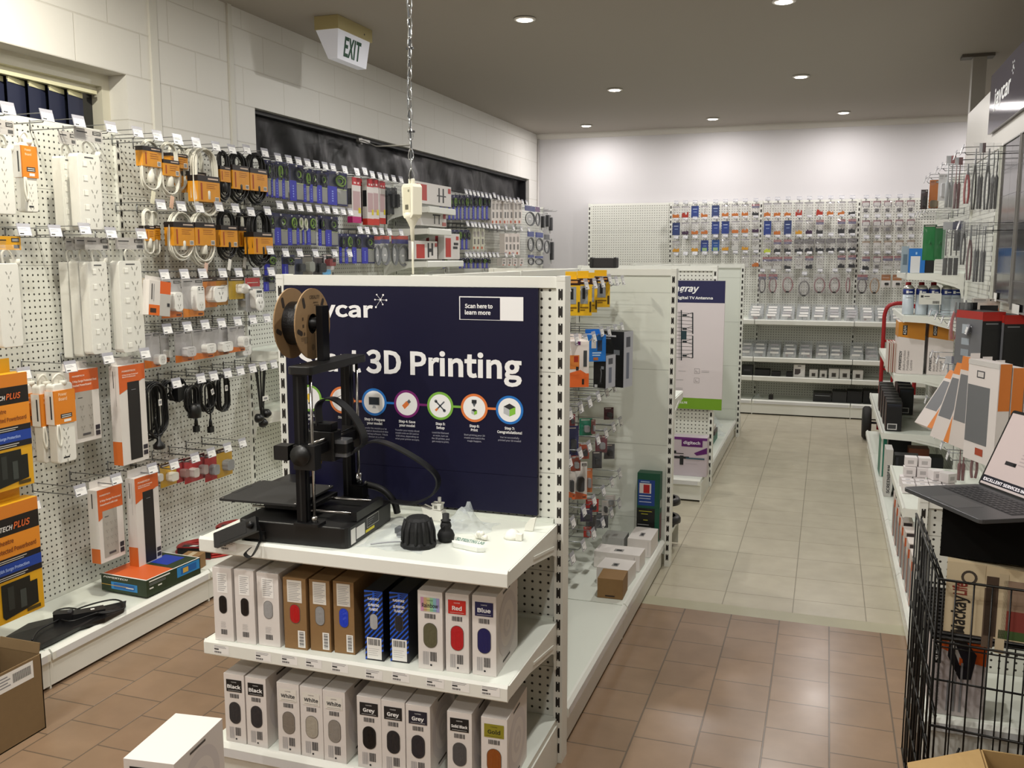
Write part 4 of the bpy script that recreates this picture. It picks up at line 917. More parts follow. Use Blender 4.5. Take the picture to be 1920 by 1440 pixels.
def P_board(w, h, lab, loc, rz, grp, head='#b9b6b4', n=5, hd_w=None, sw=True, hook_gap=.06, plug=True, bd=.045):
    """bagged power board: header card, board with sockets, cord, film"""
    r = empty('power_board', loc, rz, lab, 'power board', grp)
    bw = w*.80; hb = hook_gap
    g = MB(); g.rbox(-bw/2-w*.02, bw/2-w*.02, 0, bd, -h, -hb-.035, bw*.12, SOCK, ax='y')
    z0, z1 = -hb-.075, -h+.03; st = (z0-z1)/max(1, n-1)
    for k in range(n):
        z = z0-k*st; socket_marks(g, (bw*.18 if sw else 0)-w*.02, z, bw*.36, -.0006)
        if sw: g.box(-bw*.30-w*.02, -bw*.10-w*.02, -.002, .0, z-.010, z+.010, mat('#f2f1ea', .3)); g.rect(-bw*.30-w*.02, -bw*.28-w*.02, z-.010, z+.010, -.0024, mat('#aaa79c'))
    if sw: g.rect(-bw*.22, bw*.18, -hb-.052, -hb-.047, -.0006, INK)
    g.obj('board', r, bevel=.003)
    g = MB(); cord(g, [(-.0, bd*.5, -hb-.036), (-.004, bd*.5, -hb+.0), (.02, bd*.5, -hb+.012), (w*.42, bd*.5, -hb-.03), (w*.50, bd*.5, -h*.45), (w*.54, bd*.5, -h*.75), (w*.48, bd*.5, -h*.60), (w*.46, bd*.5, -h*.35)], .0042); 
    g.obj('power_cord', r)
    if plug: g = MB(); g.lathe([(.010, 0), (.016, .012), (.018, .03)], WCORD, (w*.44, bd*.5, -hb-.05), 10); g.obj('plug', r)
    hw = hd_w or w; g = MB(); g.box(-hw/2, hw/2, -.004, -.002, -.048, .0, mat(head, .4)); g.rect(-hw*.42, -hw*.05, -.016, -.012, -.0046, INK); g.lines(-hw*.42, hw*.0, -.020, 4, .006, .0010, -.0046, GREYINK, .3)
    g.rect(hw*.14, hw*.44, -.020, -.006, -.0046, mat('#23201f')); g.rect(hw*.22, hw*.44, -.042, -.030, -.0046, mat('#23201f')); g.lines(hw*.17, hw*.41, -.010, 2, .005, .0016, -.005, PAPER, 0); g.obj('header_card', r)
    bagfilm(w*1.12, h*.99, .02, int(w*1e4)).obj('clear_bag', r, loc=(0, -.006, -.03)); return r
def P_sleeve(w, h, lab, loc, rz, grp, top=.20, bot=.58):
    """power board with an orange printed sleeve"""
    r = empty('power_board', loc, rz, lab, 'power board', grp); g = MB(); g.rbox(-w/2+.004, w/2-.004, .004, .044, -h, -.04, .012, SOCK, ax='y')
    for k in range(4): socket_marks(g, .0, -h*bot-.03-k*h*(1-bot)/4.4, w*.34, .0034)
    g.rect(-w*.2, w*.1, -h+.018, -h+.024, .0034, INK); g.obj('board', r, bevel=.004)
    g = MB(); z0, z1 = -h*top, -h*bot; g.box(-w/2, w/2, 0, .048, z1, z0, mat('#d8801e', .45)); g.box(-w/2-.0004, -w/2, .006, .046, z1, z0, PAPER); g.add([(-w/2-.0006, .015, z1+.02), (-w/2-.0006, .015, z0-.02), (-w/2-.0006, .022, z0-.02), (-w/2-.0006, .022, z1+.02)], [(0, 1, 2, 3)], INK)
    g.text('Power', -w*.30, z0-(z0-z1)*.16, w*.11, -.0006, mat('#f4c9a0'), w=w*.4); g.text('Board', -w*.30, z0-(z0-z1)*.30, w*.11, -.0006, mat('#f4c9a0'), w=w*.4)
    g.rect(-w*.25, w*.3, z1+.022, z1+.038, -.0006, INK); g.rect(-w*.1, w*.24, z1+.006, z1+.016, -.0006, PAPER); g.lines(-w*.2, w*.25, z1+.034, 2, .007, .0025, -.001, PAPER, 0); g.obj('sleeve', r, label='orange printed sleeve')
    g = MB(); g.box(-w*.28, w*.30, .026, .028, -.06, .0, mat('#e6e2da', .4)); g.obj('hang_tab', r)
    g = MB(); cord(g, [(-w*.3, .02, -.045), (-w*.36, .014, -.02), (-w*.1, .01, -.004), (w*.2, .014, -.03), (w*.1, .02, -.045)], .0045); g.obj('power_cord', r)
    g = MB(); g.lathe([(.008, 0), (.015, .010), (.016, .022)], WCORD, (w*.08, .012, -.052), 10); g.obj('plug', r)
    g = MB(); cord(g, [(-w*.42, .0, z1), (-w*.50, -.004, z1-.05), (-w*.40, -.006, z1-.085), (-w*.30, -.004, z1-.05), (-w*.36, 0, z1)], .0042); g.obj('power_cord', r); return r
def P_coil(w, h, lab, loc, rz, grp, col='white', n=6, band=(.34, .62), bw=None, wide=0., seed=1, sw=None, tagc=None):
    """looped extension cord in an orange card band"""
    r = empty('extension_cord', loc, rz, lab, 'extension cord', grp); m = WCORD if col == 'white' else mat('#0e0e10', .4, name='black_cord'); rad = .0042
    g = MB(); loops(g, w*.96, h, 0, n, rad, m, .0062, seed)
    if col == 'black': loops(g, w*.6, h*.9, -.01, max(2, n-2), rad, m, .0075, seed+5)
    g.obj('cord', r)
    g = MB(); zz = -h*.68; g.lathe([(.008, zz+.055), (.012, zz+.02), (.017, zz+.01), (.0165, zz-.025), (.012, zz-.028)], m, (0, .006, 0), 12); g.obj('plug', r)
    bw = bw or w; z0, z1 = -h*band[0], -h*band[1]; D = .0064*n+.010
    g = MB(); g.box(-bw/2, bw/2, -.008, D, z1, z0, mat('#d08c1e', .35, var=.14, bscale=18)); hh = (z0-z1)*.22
    g.box(-bw/2-.0005, bw/2+.0005, -.0086, D+.0005, z0-hh, z0+.0005, mat('#1a0f0d', .35)); g.rect(-bw*.05, bw*.42, z0-hh*.62, z0-hh*.34, -.0092, mat('#c9b5a8')); g.rect(-bw*.38, -bw*.31, z1+.008, z0-hh-.008, -.0088, mat('#9c3f12'))
    g.lines(-bw*.12, bw*.38, z0-hh-.010, 3, .009, .0016, -.0088, mat('#7c3210'), .3)
    if bw > .1: g.bars(bw*.26, bw*.42, z1+.006, z1+.022, -.0090, INK, PAPER)
    g.obj('card_band', r, label='orange and black card band')
    if tagc:
        g = MB(); g.T = Matrix.Translation((.0, -.006, -h+.01)) @ Matrix.Rotation(.25, 4, 'Y'); g.box(-.012, .012, -.0006, .0006, -.055, .0, mat(tagc, .6)); g.obj('hang_tag', r)
    return r
def P_card(w, h, lab, loc, rz, grp, base='#b5b2b3', foot='#d8731f', dev=(.1, -.62, .42, .34), devc='#ecebe8', top=None, kind='socket', d=.03, blister=True, name='blister_pack', cat='blister pack'):
    """card with a device under a clear blister; dev = centre x, centre z, width, height as fractions"""
    r = empty(name, loc, rz, lab, cat, grp); g = MB(); g.box(-w/2, w/2, d, d+.0025, -h, 0, mat(base, .4)); y = d-.0005
    if foot: g.poly([(-w/2, -h), (w/2, -h), (w/2, -h*.88), (-w/2, -h*.76)], y, mat(foot, .4)); g.rect(w*.22, w*.44, -h*.97, -h*.92, y-.0003, mat('#6b2f12'))
    if top: g.rect(-w/2, w/2, -h*top[1], 0, y, mat(top[0], .4)); g.lines(-w*.38, w*.38, -h*top[1]*.5, 1, .01, .004, y-.0003, mat('#cfc4bc'), .2)
    else: g.rect(-w*.42, w*.0, -h*.075, -h*.055, y-.0003, INK); g.lines(-w*.42, w*.1, -h*.10, 3, h*.035, .001, y-.0003, GREYINK, .4); g.rect(w*.14, w*.46, -h*.11, -h*.035, y-.0003, mat('#262223')); g.lines(w*.18, w*.42, -h*.055, 2, h*.028, .0014, y-.0006, PAPER, 0)
    g.obj('card', r); cx, cz, dw, dh = dev[0]*w, dev[1]*h, dev[2]*w*.92, dev[3]*h*.86; m = mat(devc, .35)
    g = MB(); g.rbox(cx-dw/2, cx+dw/2, -.004, d, cz-dh/2, cz+dh/2, min(dw, dh)*.28, m, ax='y')
    dk = mat('#6c6a68', .5)
    if kind == 'socket': socket_marks(g, cx, cz-dh*.05, min(dw, dh)*.55, -.0048, dk); g.rect(cx-dw*.25, cx+dw*.25, cz+dh*.36, cz+dh*.39, -.0046, dk)
    elif kind == 'double': socket_marks(g, cx, cz+dh*.22, dw*.5, -.0048, dk); socket_marks(g, cx, cz-dh*.24, dw*.5, -.0048, dk)
    elif kind == 'usb':
        for a in (-.2, .2):
            for b in (.36, .44): g.rect(cx+dw*(a-.12), cx+dw*(a+.12), cz+dh*b-.002, cz+dh*b+.002, -.0048, INK)
        g.rect(cx-dw*.3, cx+dw*.3, cz+dh*.2, cz+dh*.21, -.0048, dk); g.disc(cx, cz-dh*.3, dw*.34, -.0046, mat('#dddbd6')); socket_marks(g, cx, cz-dh*.3, dw*.45, -.0050, dk)
    elif kind == 'euro': g.disc(cx, cz, dw*.34, -.0048, mat('#c9c8c5'), 20); g.disc(cx-dw*.12, cz, dw*.04, -.0052, INK, 8); g.disc(cx+dw*.12, cz, dw*.04, -.0052, INK, 8)
    elif kind == 'bell': g.lathe([(dw*.45, -d*.2), (dw*.4, -d*.7), (dw*.2, -d*1.2), (dw*.08, -d*1.35)], m, (cx, d*.2, cz), 14, 'y'); g.lathe([(.004, -d*1.2), (.003, -d*2.0)], CHROME, (cx-dw*.1, d*.2, cz-dh*.1), 8, 'y')
    elif kind == 'timer':
        g.rect(cx-dw*.32, cx+dw*.32, cz+dh*.30, cz+dh*.42, -.0048, mat('#3a4148', .2))
        for a in (-.25, 0, .25):
            for b in (.12, .19): g.rect(cx+dw*(a-.07), cx+dw*(a+.07), cz+dh*b-.002, cz+dh*b+.002, -.0048, INK)
        g.lathe([(dw*.52, .001), (dw*.50, -.006), (dw*.3, -.007)], m, (cx, -.003, cz-dh*.27), 20, 'y'); socket_marks(g, cx, cz-dh*.27, dw*.6, -.0110, dk)
    g.obj('device', r, bevel=.0015)
    if blister: bagfilm(w*.98, h*.98, .012, 3, mat('#e8ebee', .1, alpha=.035)).obj('blister', r, loc=(0, -.006, -h*.01))
    return r
def P_box(w, h, d, lab, loc, rz, grp, base='#dcd7d3', art=(), side=(), tab=.03, name='product_box', cat='box', rx=0., txt=()):
    """box; art = list of (u0,u1,v0,v1,colour) on the front in fractions, v measured down; txt = (string,u,v,h,colour,w)"""
    r = empty(name, loc, rz, lab, cat, grp)
    if rx: r.rotation_euler = (rx, 0, rz)
    m = mat(base, .45) if isinstance(base, str) else base
    g = MB(); g.box(-w/2, w/2, 0, d, -h, 0, m)
    if tab: g.box(-w*.42, w*.42, d-.002, d-.0005, 0, tab, m)
    for k, a in enumerate(art):
        y = -.0005-.00025*k
        if len(a) == 5: u0, u1, v0, v1, c = a; g.rect((u0-.5)*w, (u1-.5)*w, -v1*h, -v0*h, y, mat(c, .45) if isinstance(c, str) else c)
        else: g.poly([((u-.5)*w, -v*h) for u, v in a[0]], y, mat(a[1], .45) if isinstance(a[1], str) else a[1])
    for k, (u0, u1, v0, v1, c) in enumerate(side):
        for sx in (-1, 1):
            x = sx*(w/2+.0005+.0002*k); q = [(x, u0*d, -v1*h), (x, u1*d, -v1*h), (x, u1*d, -v0*h), (x, u0*d, -v0*h)]
            g.add(q if sx > 0 else q[::-1], [(0, 1, 2, 3)], mat(c, .45))
    for t_ in txt:
        s_, u, v, hh, c = t_[:5]; g.text(s_, (u-.5)*w, -v*h, hh, -.0005-.00025*(len(art)+1), mat(c, .5), w=t_[5]*w if len(t_) > 5 and t_[5] else None, italic=len(t_) > 6)
    g.obj('carton', r, bevel=.0008); return r
def P_blue(w, h, lab, loc, rz, grp, kind=0, seed=0):
    """cable pouch: blue backing strip at left and a clear half with a coiled lead"""
    r = empty('cable_pack', loc, rz, lab, 'cable pack', grp); BL = mat('#1014a4', .5); GRN = mat('#6f9420', .5)
    g = MB(); g.box(-w/2, w/2, .016, .018, -h, 0, mat('#0b0d4a', .5)); g.rect(-w*.42, w*.46, -h*.47, -h*.10, .0157, mat('#101226', .4)); g.rect(-w*.5, -w*.04, -h, -h*.45, .0155, BL); g.rect(-w*.02, w*.46, -h*.95, -h*.5, .0155, mat('#85867f', .35)); g.rect(-w*.02, w*.46, -h*.52, -h*.50, .0150, mat('#b9c87a'))
    for k in range(5): g.rect(-w*.30, -w*.22, -h*(.90-k*.07), -h*(.86-k*.07), .0150, mat('#7f90dd'))
    g.disc(0, -h*.045, w*.07, .0154, PAPER, 10, w*.04); g.obj('backing_card', r)
    cm = mat('#15171a', .3) if kind != 1 else mat('#c9cab4', .4)
    g = MB()
    for k in range(3): 
        pts = [(w*.10+w*(.24-.05*k)*math.cos(t), .006+.003*k, -h*.27+h*(.15-.03*k)*math.sin(t)) for t in [2*PI*q/14 for q in range(14)]]; g.tube(pts, .0045 if k else .005, GRN if (k == 2 or (k == 0 and seed % 3 == 0)) else cm, 5, closed=True)
    cord(g, [(w*.2, .006, -h*.34), (w*.28, .004, -h*.42), (w*.22, .006, -h*.5)], .005, cm); g.obj('coiled_lead', r)
    bagfilm(w*1.02, h*.98, .02, seed, mat('#c9cde0', .08, alpha=.05)).obj('clear_bag', r, loc=(0, -.004, -.002)); return r
def P_ringbag(w, h, lab, loc, rz, grp, head='#c2412c', head2='#2a2c78', cc='#6d6f72'):
    r = empty('cable_pack', loc, rz, lab, 'cable pack', grp); g = MB(); g.box(-w/2, w/2, .010, .012, -h*.26, 0, mat(head, .4)); g.rect(-w/2, w/2, -h*.26, -h*.12, .0095, mat(head2, .4)); g.obj('header_card', r)
    g = MB()
    for k in range(3): g.tube([(w*(.46-.03*k)*math.cos(t), .006+.004*k, -h*.64+h*(.34-.02*k)*math.sin(t)) for t in [2*PI*q/20 for q in range(20)]], .0045, mat(cc, .4), 5, closed=True)
    g.disc(0, -h*.64, w*.3, .012, mat('#a5a6a6', .4), 20, h*.24); g.rect(-w*.1, w*.12, -h*.67, -h*.62, .0115, PAPER); g.obj('coiled_cable', r); bagfilm(w*1.04, h*.98, .012, 5).obj('clear_bag', r, loc=(0, -.004, 0)); return r

# ---- placing on the left wall
def L_(pl, pr_, pt, pb, X=-2.79):
    mid = (pt+pb)/2; y0 = at(pl, mid, X=X).y; y1 = at(pr_, mid, X=X).y; c = (pl+pr_)/2; zt = at(c, pt, X=X).z; zb = at(c, pb, X=X).z
    return (X, (y0+y1)/2, zt), y1-y0, zt-zb
Q = PI/2
def LB(pl, pr_, pt, pb, X, lab, head='#b5b1ae', **k): loc, w, h = L_(pl, pr_, pt, pb, X); return P_board(w, h, lab, loc, Q, 'bagged power boards', head, **k)
LB(-14, 30, 226, 402, -2.74, 'bagged white power board cut by the left photo edge, top row', n=5, sw=False)
loc, w, h = L_(43, 72, 247, 398, -2.80); P_sleeve(w, h, 'power board in orange sleeve beneath the window blind, top row', loc, Q, 'orange sleeve power boards', .18, .57)
LB(114, 146, 248, 432, -2.86, 'bagged white power board in the top row, the farther one behind another', n=6)
LB(143, 195, 243, 430, -2.77, 'bagged white power board in the top row with dark label on its header', n=5)
loc, w, h = L_(0, 42, 443, 652, -2.76)
LB(-6, 44, 443, 652, -2.76, 'long white power board under a yellow header card, left edge of photo', '#d49a1a', n=6, sw=False)
LB(128, 152, 447, 672, -2.925, 'long bagged power board, hindmost of the four in the third row', n=6)
LB(146, 182, 445, 668, -2.85, 'long bagged power board, second from the left of four in the third row', n=6)
LB(174, 218, 446, 664, -2.77, 'long bagged power board with switches, third of four in the third row', n=6)
LB(221, 274, 446, 660, -2.77, 'long bagged power board with switches, nearest the orange boxes, third row', n=6)
CG = 'looped extension cords with orange bands'
def LC(pl, pr_, pt, pb, X, lab, **k): loc, w, h = L_(pl, pr_, pt, pb, X); return P_coil(w, h, lab, loc, Q, CG, **k)
LC(266, 301, 262, 363, -2.78, 'thin white extension cord in orange band, leftmost in the top row', n=3, band=(.14, .50), bw=None, tagc='#e4e0c8')
LC(304, 334, 267, 372, -2.78, 'white extension cord in orange band, second in the top row', n=3, band=(.32, .60), tagc='#e0b8a0')
LC(318, 350, 268, 362, -2.84, 'white extension cord behind another, third in the top row', n=3, band=(.22, .5))
LC(338, 366, 277, 398, -2.885, 'thick white extension cord partly hidden behind the front coil, top row', n=4, band=(.28, .62), seed=4)
LC(352, 384, 278, 402, -2.835, 'thick white extension cord between two others, top row', n=4, band=(.36, .68), seed=6)
LC(368, 409, 277, 404, -2.77, 'largest white extension cord, frontmost of the thick ones in the top row', n=6, band=(.42, .80), seed=7)
LC(411, 430, 283, 380, -2.79, 'small black extension cord in the top row, left of two bigger black ones', col='black', n=3, band=(.30, .60))
LC(434, 465, 286, 382, -2.79, 'black extension cord in orange band, middle one in the top row', col='black', n=5, band=(.26, .72), bw=None)
LC(467, 499, 287, 386, -2.79, 'black extension cord in orange band, right one in the top row', col='black', n=5, band=(.30, .72))
LC(271, 287, 392, 482, -2.79, 'slim white extension cord, leftmost in the second row', n=3, band=(.35, .66))
LC(283, 298, 394, 484, -2.84, 'slim white extension cord behind the leftmost, second row', n=3, band=(.32, .62))
LC(323, 362, 396, 486, -2.78, 'white extension cord in a wide orange band, second row, left one of two', n=5, band=(.23, .72), seed=11, tagc=None)
LC(364, 402, 398, 497, -2.78, 'white extension cord in a wide orange band, second row, right one of two', n=6, band=(.20, .63), seed=12, tagc='#d8b6a6')
LC(412, 443, 394, 490, -2.79, 'black extension cord with hanging white tag, second row, left of three', col='black', n=4, band=(.30, .72), tagc='#e9e6e0')
LC(446, 467, 396, 486, -2.835, 'black extension cord with narrow band, second row, middle of three', col='black', n=3, band=(.32, .74), tagc='#e9e6e0')
LC(468, 504, 395, 502, -2.78, 'large black extension cord in orange band, second row, right of three', col='black', n=6, band=(.38, .76))
BP_ = 'blister packs on the left wall'
def LK_(pl, pr_, pt, pb, X, lab, **k): loc, w, h = L_(pl, pr_, pt, pb, X); return P_card(w, h, lab, loc, Q, BP_, **k)
loc, w, h = L_(282, 322, 527, 592, -2.74)
o = P_box(w, h, .035, 'orange and white box tilted on its hook beside the power boards, left wall', loc, Q, 'small orange boxes', art=((.5, 1, 0, .36, '#d9601f'), (.52, 1, .36, 1, '#bdbab6'), (0, .5, .70, 1, '#dd6a1c'), (.06, .34, .80, .93, '#3a241a'), (.10, .14, .1, .55, INK), (.20, .22, .1, .6, GREYINK), (.84, .96, .62, .72, INK)), txt=(), tab=.02)
o.rotation_euler = (0, .12, Q)
loc, w, h = L_(268, 290, 530, 585, -2.82); P_box(w, h, .03, 'pale box behind the tilted orange and white box, left wall', loc, Q, 'small orange boxes', base='#cdbfa9', art=((.1, .9, .1, .2, INK),), tab=.02)
LK_(312, 350, 524, 596, -2.78, 'grey card pack with white double socket adaptor, left wall', dev=(.08, -.58, .44, .58), kind='double')
LK_(352, 391, 523, 594, -2.78, 'grey and orange card pack with long white socket and four ports', dev=(.10, -.52, .42, .76), kind='usb', foot='#e08522')
LK_(386, 422, 520, 577, -2.80, 'orange card pack with chunky white travel adaptor', base='#dd831d', foot=None, top=('#2b1510', .14), dev=(.25, -.56, .75, .62), kind='socket', d=.05)
LK_(415, 436, 519, 572, -2.84, 'orange card pack behind the travel adaptor', base='#c98a1c', foot=None, top=('#2b1510', .14), dev=(.1, -.5, .6, .5), kind='none')
LK_(439, 468, 520, 561, -2.80, 'mustard card pack with white bell shaped plug', base='#b8961f', foot=None, top=('#2a1c10', .16), dev=(.15, -.52, .5, .5), kind='bell')
LK_(470, 497, 521, 584, -2.79, 'clear pack with red top holding a digital timer socket', base='#a9a8ab', foot=None, top=('#b22a2c', .26), dev=(.05, -.62, .62, .68), kind='timer')
LK_(456, 472, 558, 582, -2.86, 'small clear pack with round white socket hanging lower, left wall', base='#b9b9b9', foot=None, dev=(0, -.5, .6, .6), kind='socket')
LK_(280, 310, 624, 690, -2.79, 'grey card pack with white square plug, leftmost of the lower adaptor cards', dev=(.28, -.78, .52, .34), kind='euro')
LK_(311, 327, 624, 680, -2.85, 'grey card pack half hidden behind the leftmost adaptor card', dev=(0, -.7, .5, .3), kind='none')
LK_(338, 370, 620, 679, -2.80, 'grey card pack with pale plug, second of the lower adaptor cards', dev=(.12, -.68, .60, .36), devc='#c9c7c9')
LK_(371, 410, 617, 673, -2.80, 'grey card pack with white plug, third of the lower adaptor cards', dev=(.12, -.66, .50, .36))
LK_(402, 437, 613, 667, -2.82, 'grey card pack with wide white three pin plug, fourth of the adaptor cards', dev=(.18, -.70, .62, .40), foot='#c9731f')
LK_(438, 468, 612, 660, -2.80, 'grey card pack with round white plug, last of the lower adaptor cards', dev=(.25, -.62, .45, .5), kind='euro')
LK_(451, 473, 636, 671, -2.84, 'small clear pack with white socket below the last adaptor card', base='#c3c8cd', foot=None, dev=(0, -.6, .8, .6))
# yellow theatre power board boxes
def plusbox(pl, pr_, pt, pb, X, lab):
    loc, w, h = L_(pl, pr_, pt, pb, X)
    r = P_box(w, h, .06, lab, loc, Q, 'yellow and orange power board boxes', base='#dba41c', tab=.05,
      art=((0, 1, 0, .12, '#cf7a22'), (0, 1, .11, .26, '#150c0b'), (0, 1, .26, .45, '#de8a24'), (0, 1, .45, .50, '#15101a'), (0, 1, .50, .59, '#1b3f9a'), (0, 1, .59, .64, '#15101a'),
           ([(.30, .665), (.78, .665), (.78, .72), (.90, .72), (.90, .93), (.34, .97), (.30, .94)], '#121310'), (.70, .93, .945, .975, '#4a3a14'), (.40, .5, .70, .9, '#2c2f2c'), (.6, .7, .76, .92, '#3b403d'),
           (.3, .75, .465, .472, '#c9c4bb'), (.3, .7, .482, .488, '#c9c4bb'), (.1, .75, .605, .612, '#c9c4bb'), (.0, .7, .622, .629, '#c9c4bb')),
      txt=(('POWERTECH', .05, .215, w*.062, '#d8d4d0', .50, 1), ('PLUS', .56, .215, w*.085, '#d0622a', .28, 1), ('Home Theatre', .05, .33, w*.058, '#7a3c12', .5), ('Surge Protected Powerboard', .04, .405, w*.058, '#7a3c12', .88), ('140,000A Surge Protection', .16, .56, w*.040, '#9fb4e6', .62)))
    return r
plusbox(-46, 58, 703, 922, -2.74, 'yellow and black boxed theatre power board, upper one at left edge')
plusbox(-40, 78, 945, 1166, -2.73, 'yellow and black boxed theatre power board, lower one standing near the shelf')
for pl, pr_, X, nm in ((60, 83, -2.86, 'hindmost'), (80, 106, -2.81, 'middle')):
    loc, w, h = L_(pl, pr_, 700, 868, X); P_sleeve(w*1.15, h, f'white power board in orange sleeve, {nm} of three in a row', loc, Q, 'orange sleeve power boards', .22, .58)
loc, w, h = L_(104, 143, 698, 868, -2.76); P_sleeve(w, h, 'white power board in orange sleeve, frontmost of three in a row', loc, Q, 'orange sleeve power boards', .19, .56)
def wayart(h0=.28):
    return ((0, 1, 0, .30, '#cf5f25'), ([(0, .30), (.45, .30), (.3, .36), (0, .42)], '#cf5f25'), (.16, .74, .30, .94, '#a8a39c'), (.24, .40, .38, .39, INK), (.80, .96, .80, .865, '#2c2630'), (.80, .96, .88, .945, '#2c2630'), (.34, .62, .88, .91, '#4a464a'))
loc, w, h = L_(133, 187, 692, 828, -2.84); r = P_box(w, h, .045, 'white and orange surge power board box under its hook, beside the sleeved boards', loc, Q, 'white and orange power board boxes', art=wayart(), txt=(('POWERTECH', .08, .09, .006, '#ecd9cc', .42), ('5 Way Surge Protected Dual', .08, .165, .008, '#ecd9cc', .84), ('Socket Powerboard', .08, .22, .008, '#ecd9cc', .64)))
g = MB()
for a in (.34, .66):
    for b in (.52, .66, .80): socket_marks(g, (a-.5)*w*.9, -h*b, w*.16, -.0035, mat('#77736d'))
g.obj('socket_print', r)
def blackboard(pl, pr_, pt, pb, X, lab):
    loc, w, h = L_(pl, pr_, pt, pb, X)
    return P_box(w, h, .048, lab, loc, Q, 'white and orange power board boxes', art=((0, 1, 0, .16, '#cf5f25'), ([(0, .16), (.9, .16), (0, .28)], '#cf5f25'), (.30, .76, .17, .965, '#1a1517'), (.45, .62, .25, .255, GREYINK), (.80, .97, .84, .885, '#2c2630'), (.80, .97, .90, .945, '#2c2630')), side=((0, 1, .76, 1, '#cf6a28'), (.55, .62, .05, .22, '#2a2528'), (.35, .38, .05, .4, '#9c9894')),
      txt=(('POWERTECH', .12, .065, .007, '#ecd9cc', .5), ('6 Way Surge Protected', .12, .10, .005, '#ecd9cc', .6), ('Black Powerboard', .12, .12, .005, '#ecd9cc', .5)))
blackboard(226, 275, 683, 868, -2.78, 'tall white and orange box picturing a black power board, upper one')
blackboard(256, 300, 890, 1060, -2.77, 'tall white and orange box picturing a black power board, lower one')
loc, w, h = L_(185, 232, 912, 1050, -2.80); r = P_box(w, h, .05, 'white and orange surge power board box, lower row beside tall black board box', loc, Q, 'white and orange power board boxes', art=wayart(), side=((0, .9, .80, 1, '#cf6a28'), (.5, .6, .05, .25, '#2a2528')), txt=(('POWERTECH', .08, .09, .006, '#ecd9cc', .42), ('8 Way Surge Protected', .08, .165, .007, '#ecd9cc', .84), ('Powerboard with USB', .08, .22, .007, '#ecd9cc', .7)))
g = MB()
for a in (.3, .5, .7):
    for b in (.48, .58, .68, .78): socket_marks(g, (a-.53)*w*.9, -h*b, w*.11, -.0035, mat('#77736d'))
g.obj('socket_print', r)
# black cords and plugs
BC = mat('#0b0b0d', .38, name='black_lead')
def P_hank(w, h, lab, loc, grp, n=6, plug='aus', tail=0., seed=0, tagx=True, cyl=False):
    r = empty('power_lead', loc, Q, lab, 'power lead', grp); g = MB(); loops(g, w, h, 0, n, .0042, BC, .008, seed, w*.06); loops(g, w*.55, h*.96, -.004, max(2, n//2), .0045, BC, .012, seed+9)
    if tail: g.tube(arc([(w*.0, .01, -h*.6), (w*.04, .0, -h*1.0), (w*.03, 0, -h-tail+.03)], 5), .004, BC, 6)
    g.obj('cord', r); g = MB(); z = -h-tail
    if plug == 'iec': g.lathe([(.0045, .040), (.008, .026), (.010, .0)], BC, (w*.03, 0, z+.01), 10); g.box(w*.03-.015, w*.03+.015, -.008, .010, z-.018, z+.012, BC)
    elif plug == 'aus': g.lathe([(.005, .05), (.010, .025), (.026, .008), (.026, -.008), (.018, -.012)], BC, (w*.03, 0, z+.02), 14); [g.box(w*.03+a-.003, w*.03+a+.003, -.001, .001, z-.006, z+.01, CHROME) for a in (-.008, .008)]
    elif plug == 'blk': g.box(-w*.35, w*.35, -.02, .03, -h*.95, -h*.35, BC)
    elif plug == 'cyl': g.lathe([(.03, -.055), (.032, -.02), (.028, 0), (.02, .01)], BC, (0, .0, -h*.75), 16)
    if g.v: g.obj('plug', r)
    if tagx: g = MB(); g.T = Matrix.Translation((w*.1, -.010, -h*.30)) @ Matrix.Rotation(.3*((seed % 3)-1), 4, 'Y'); g.box(-.010, .010, -.0006, .0006, -.028, 0, PAPER); g.rect(-.007, .007, -.02, -.006, -.0011, GREYINK); g.obj('tag', r)
    return r
PG = 'black power leads'
for pl, pr_, pt, pb, X, lab, k in (
 (274, 313, 716, 826, -2.80, 'largest black coiled power lead with plug hanging below, beside tall box', dict(n=9, tail=.05, seed=1)),
 (306, 330, 712, 745, -2.84, 'black lead looped behind the first ticket of the lead row', dict(n=4, plug='', seed=2)),
 (322, 351, 708, 752, -2.80, 'black power adaptor with tagged lead in the lead row', dict(n=3, plug='blk', seed=3)),
 (340, 363, 722, 773, -2.80, 'black round battery shaped plug on lead, lead row', dict(n=3, plug='cyl', seed=4, tagx=False)),
 (356, 374, 720, 768, -2.80, 'small black coiled lead with long tail and square connector, left of two', dict(n=4, plug='iec', tail=.09, seed=5, tagx=False)),
 (377, 406, 712, 772, -2.80, 'round black coiled lead with long tail and square connector, right of two', dict(n=7, plug='iec', tail=.085, seed=6)),
 (409, 430, 702, 770, -2.80, 'slim black folded lead hanging alone in the lead row', dict(n=4, plug='', seed=7))):
    loc, w, h = L_(pl, pr_, pt, pb, X); P_hank(w, h, lab, loc, PG, **k)
r0 = at(488, 690, X=-2.78)
r = empty('power_lead', (-2.78, r0.y, r0.z), Q, 'bundle of black leads ending in round plugs, last in the lead row', 'power lead', PG); g = MB()
for dx, dl in ((-.045, .22), (-.03, .25), (.0, .27), (.03, .21), (.045, .24)): g.tube(arc([(dx, 0, 0), (dx*.6, .01*dx, -dl*.5), (dx*.3, 0, -dl)], 5), .0042, BC, 6)
g.obj('cord', r); g = MB()
for dx, dz in ((-.035, -.26), (.0, -.29), (.035, -.245)): g.lathe([(.010, -.03), (.024, -.012), (.024, .008), (.014, .012)], BC, (dx, 0, dz), 14, 'y')
g.obj('plug', r); g = MB(); g.box(.0, .05, -.008, -.007, -.175, -.150, PAPER); g.rect(.01, .04, -.168, -.158, -.0085, GREYINK); g.obj('tag', r)
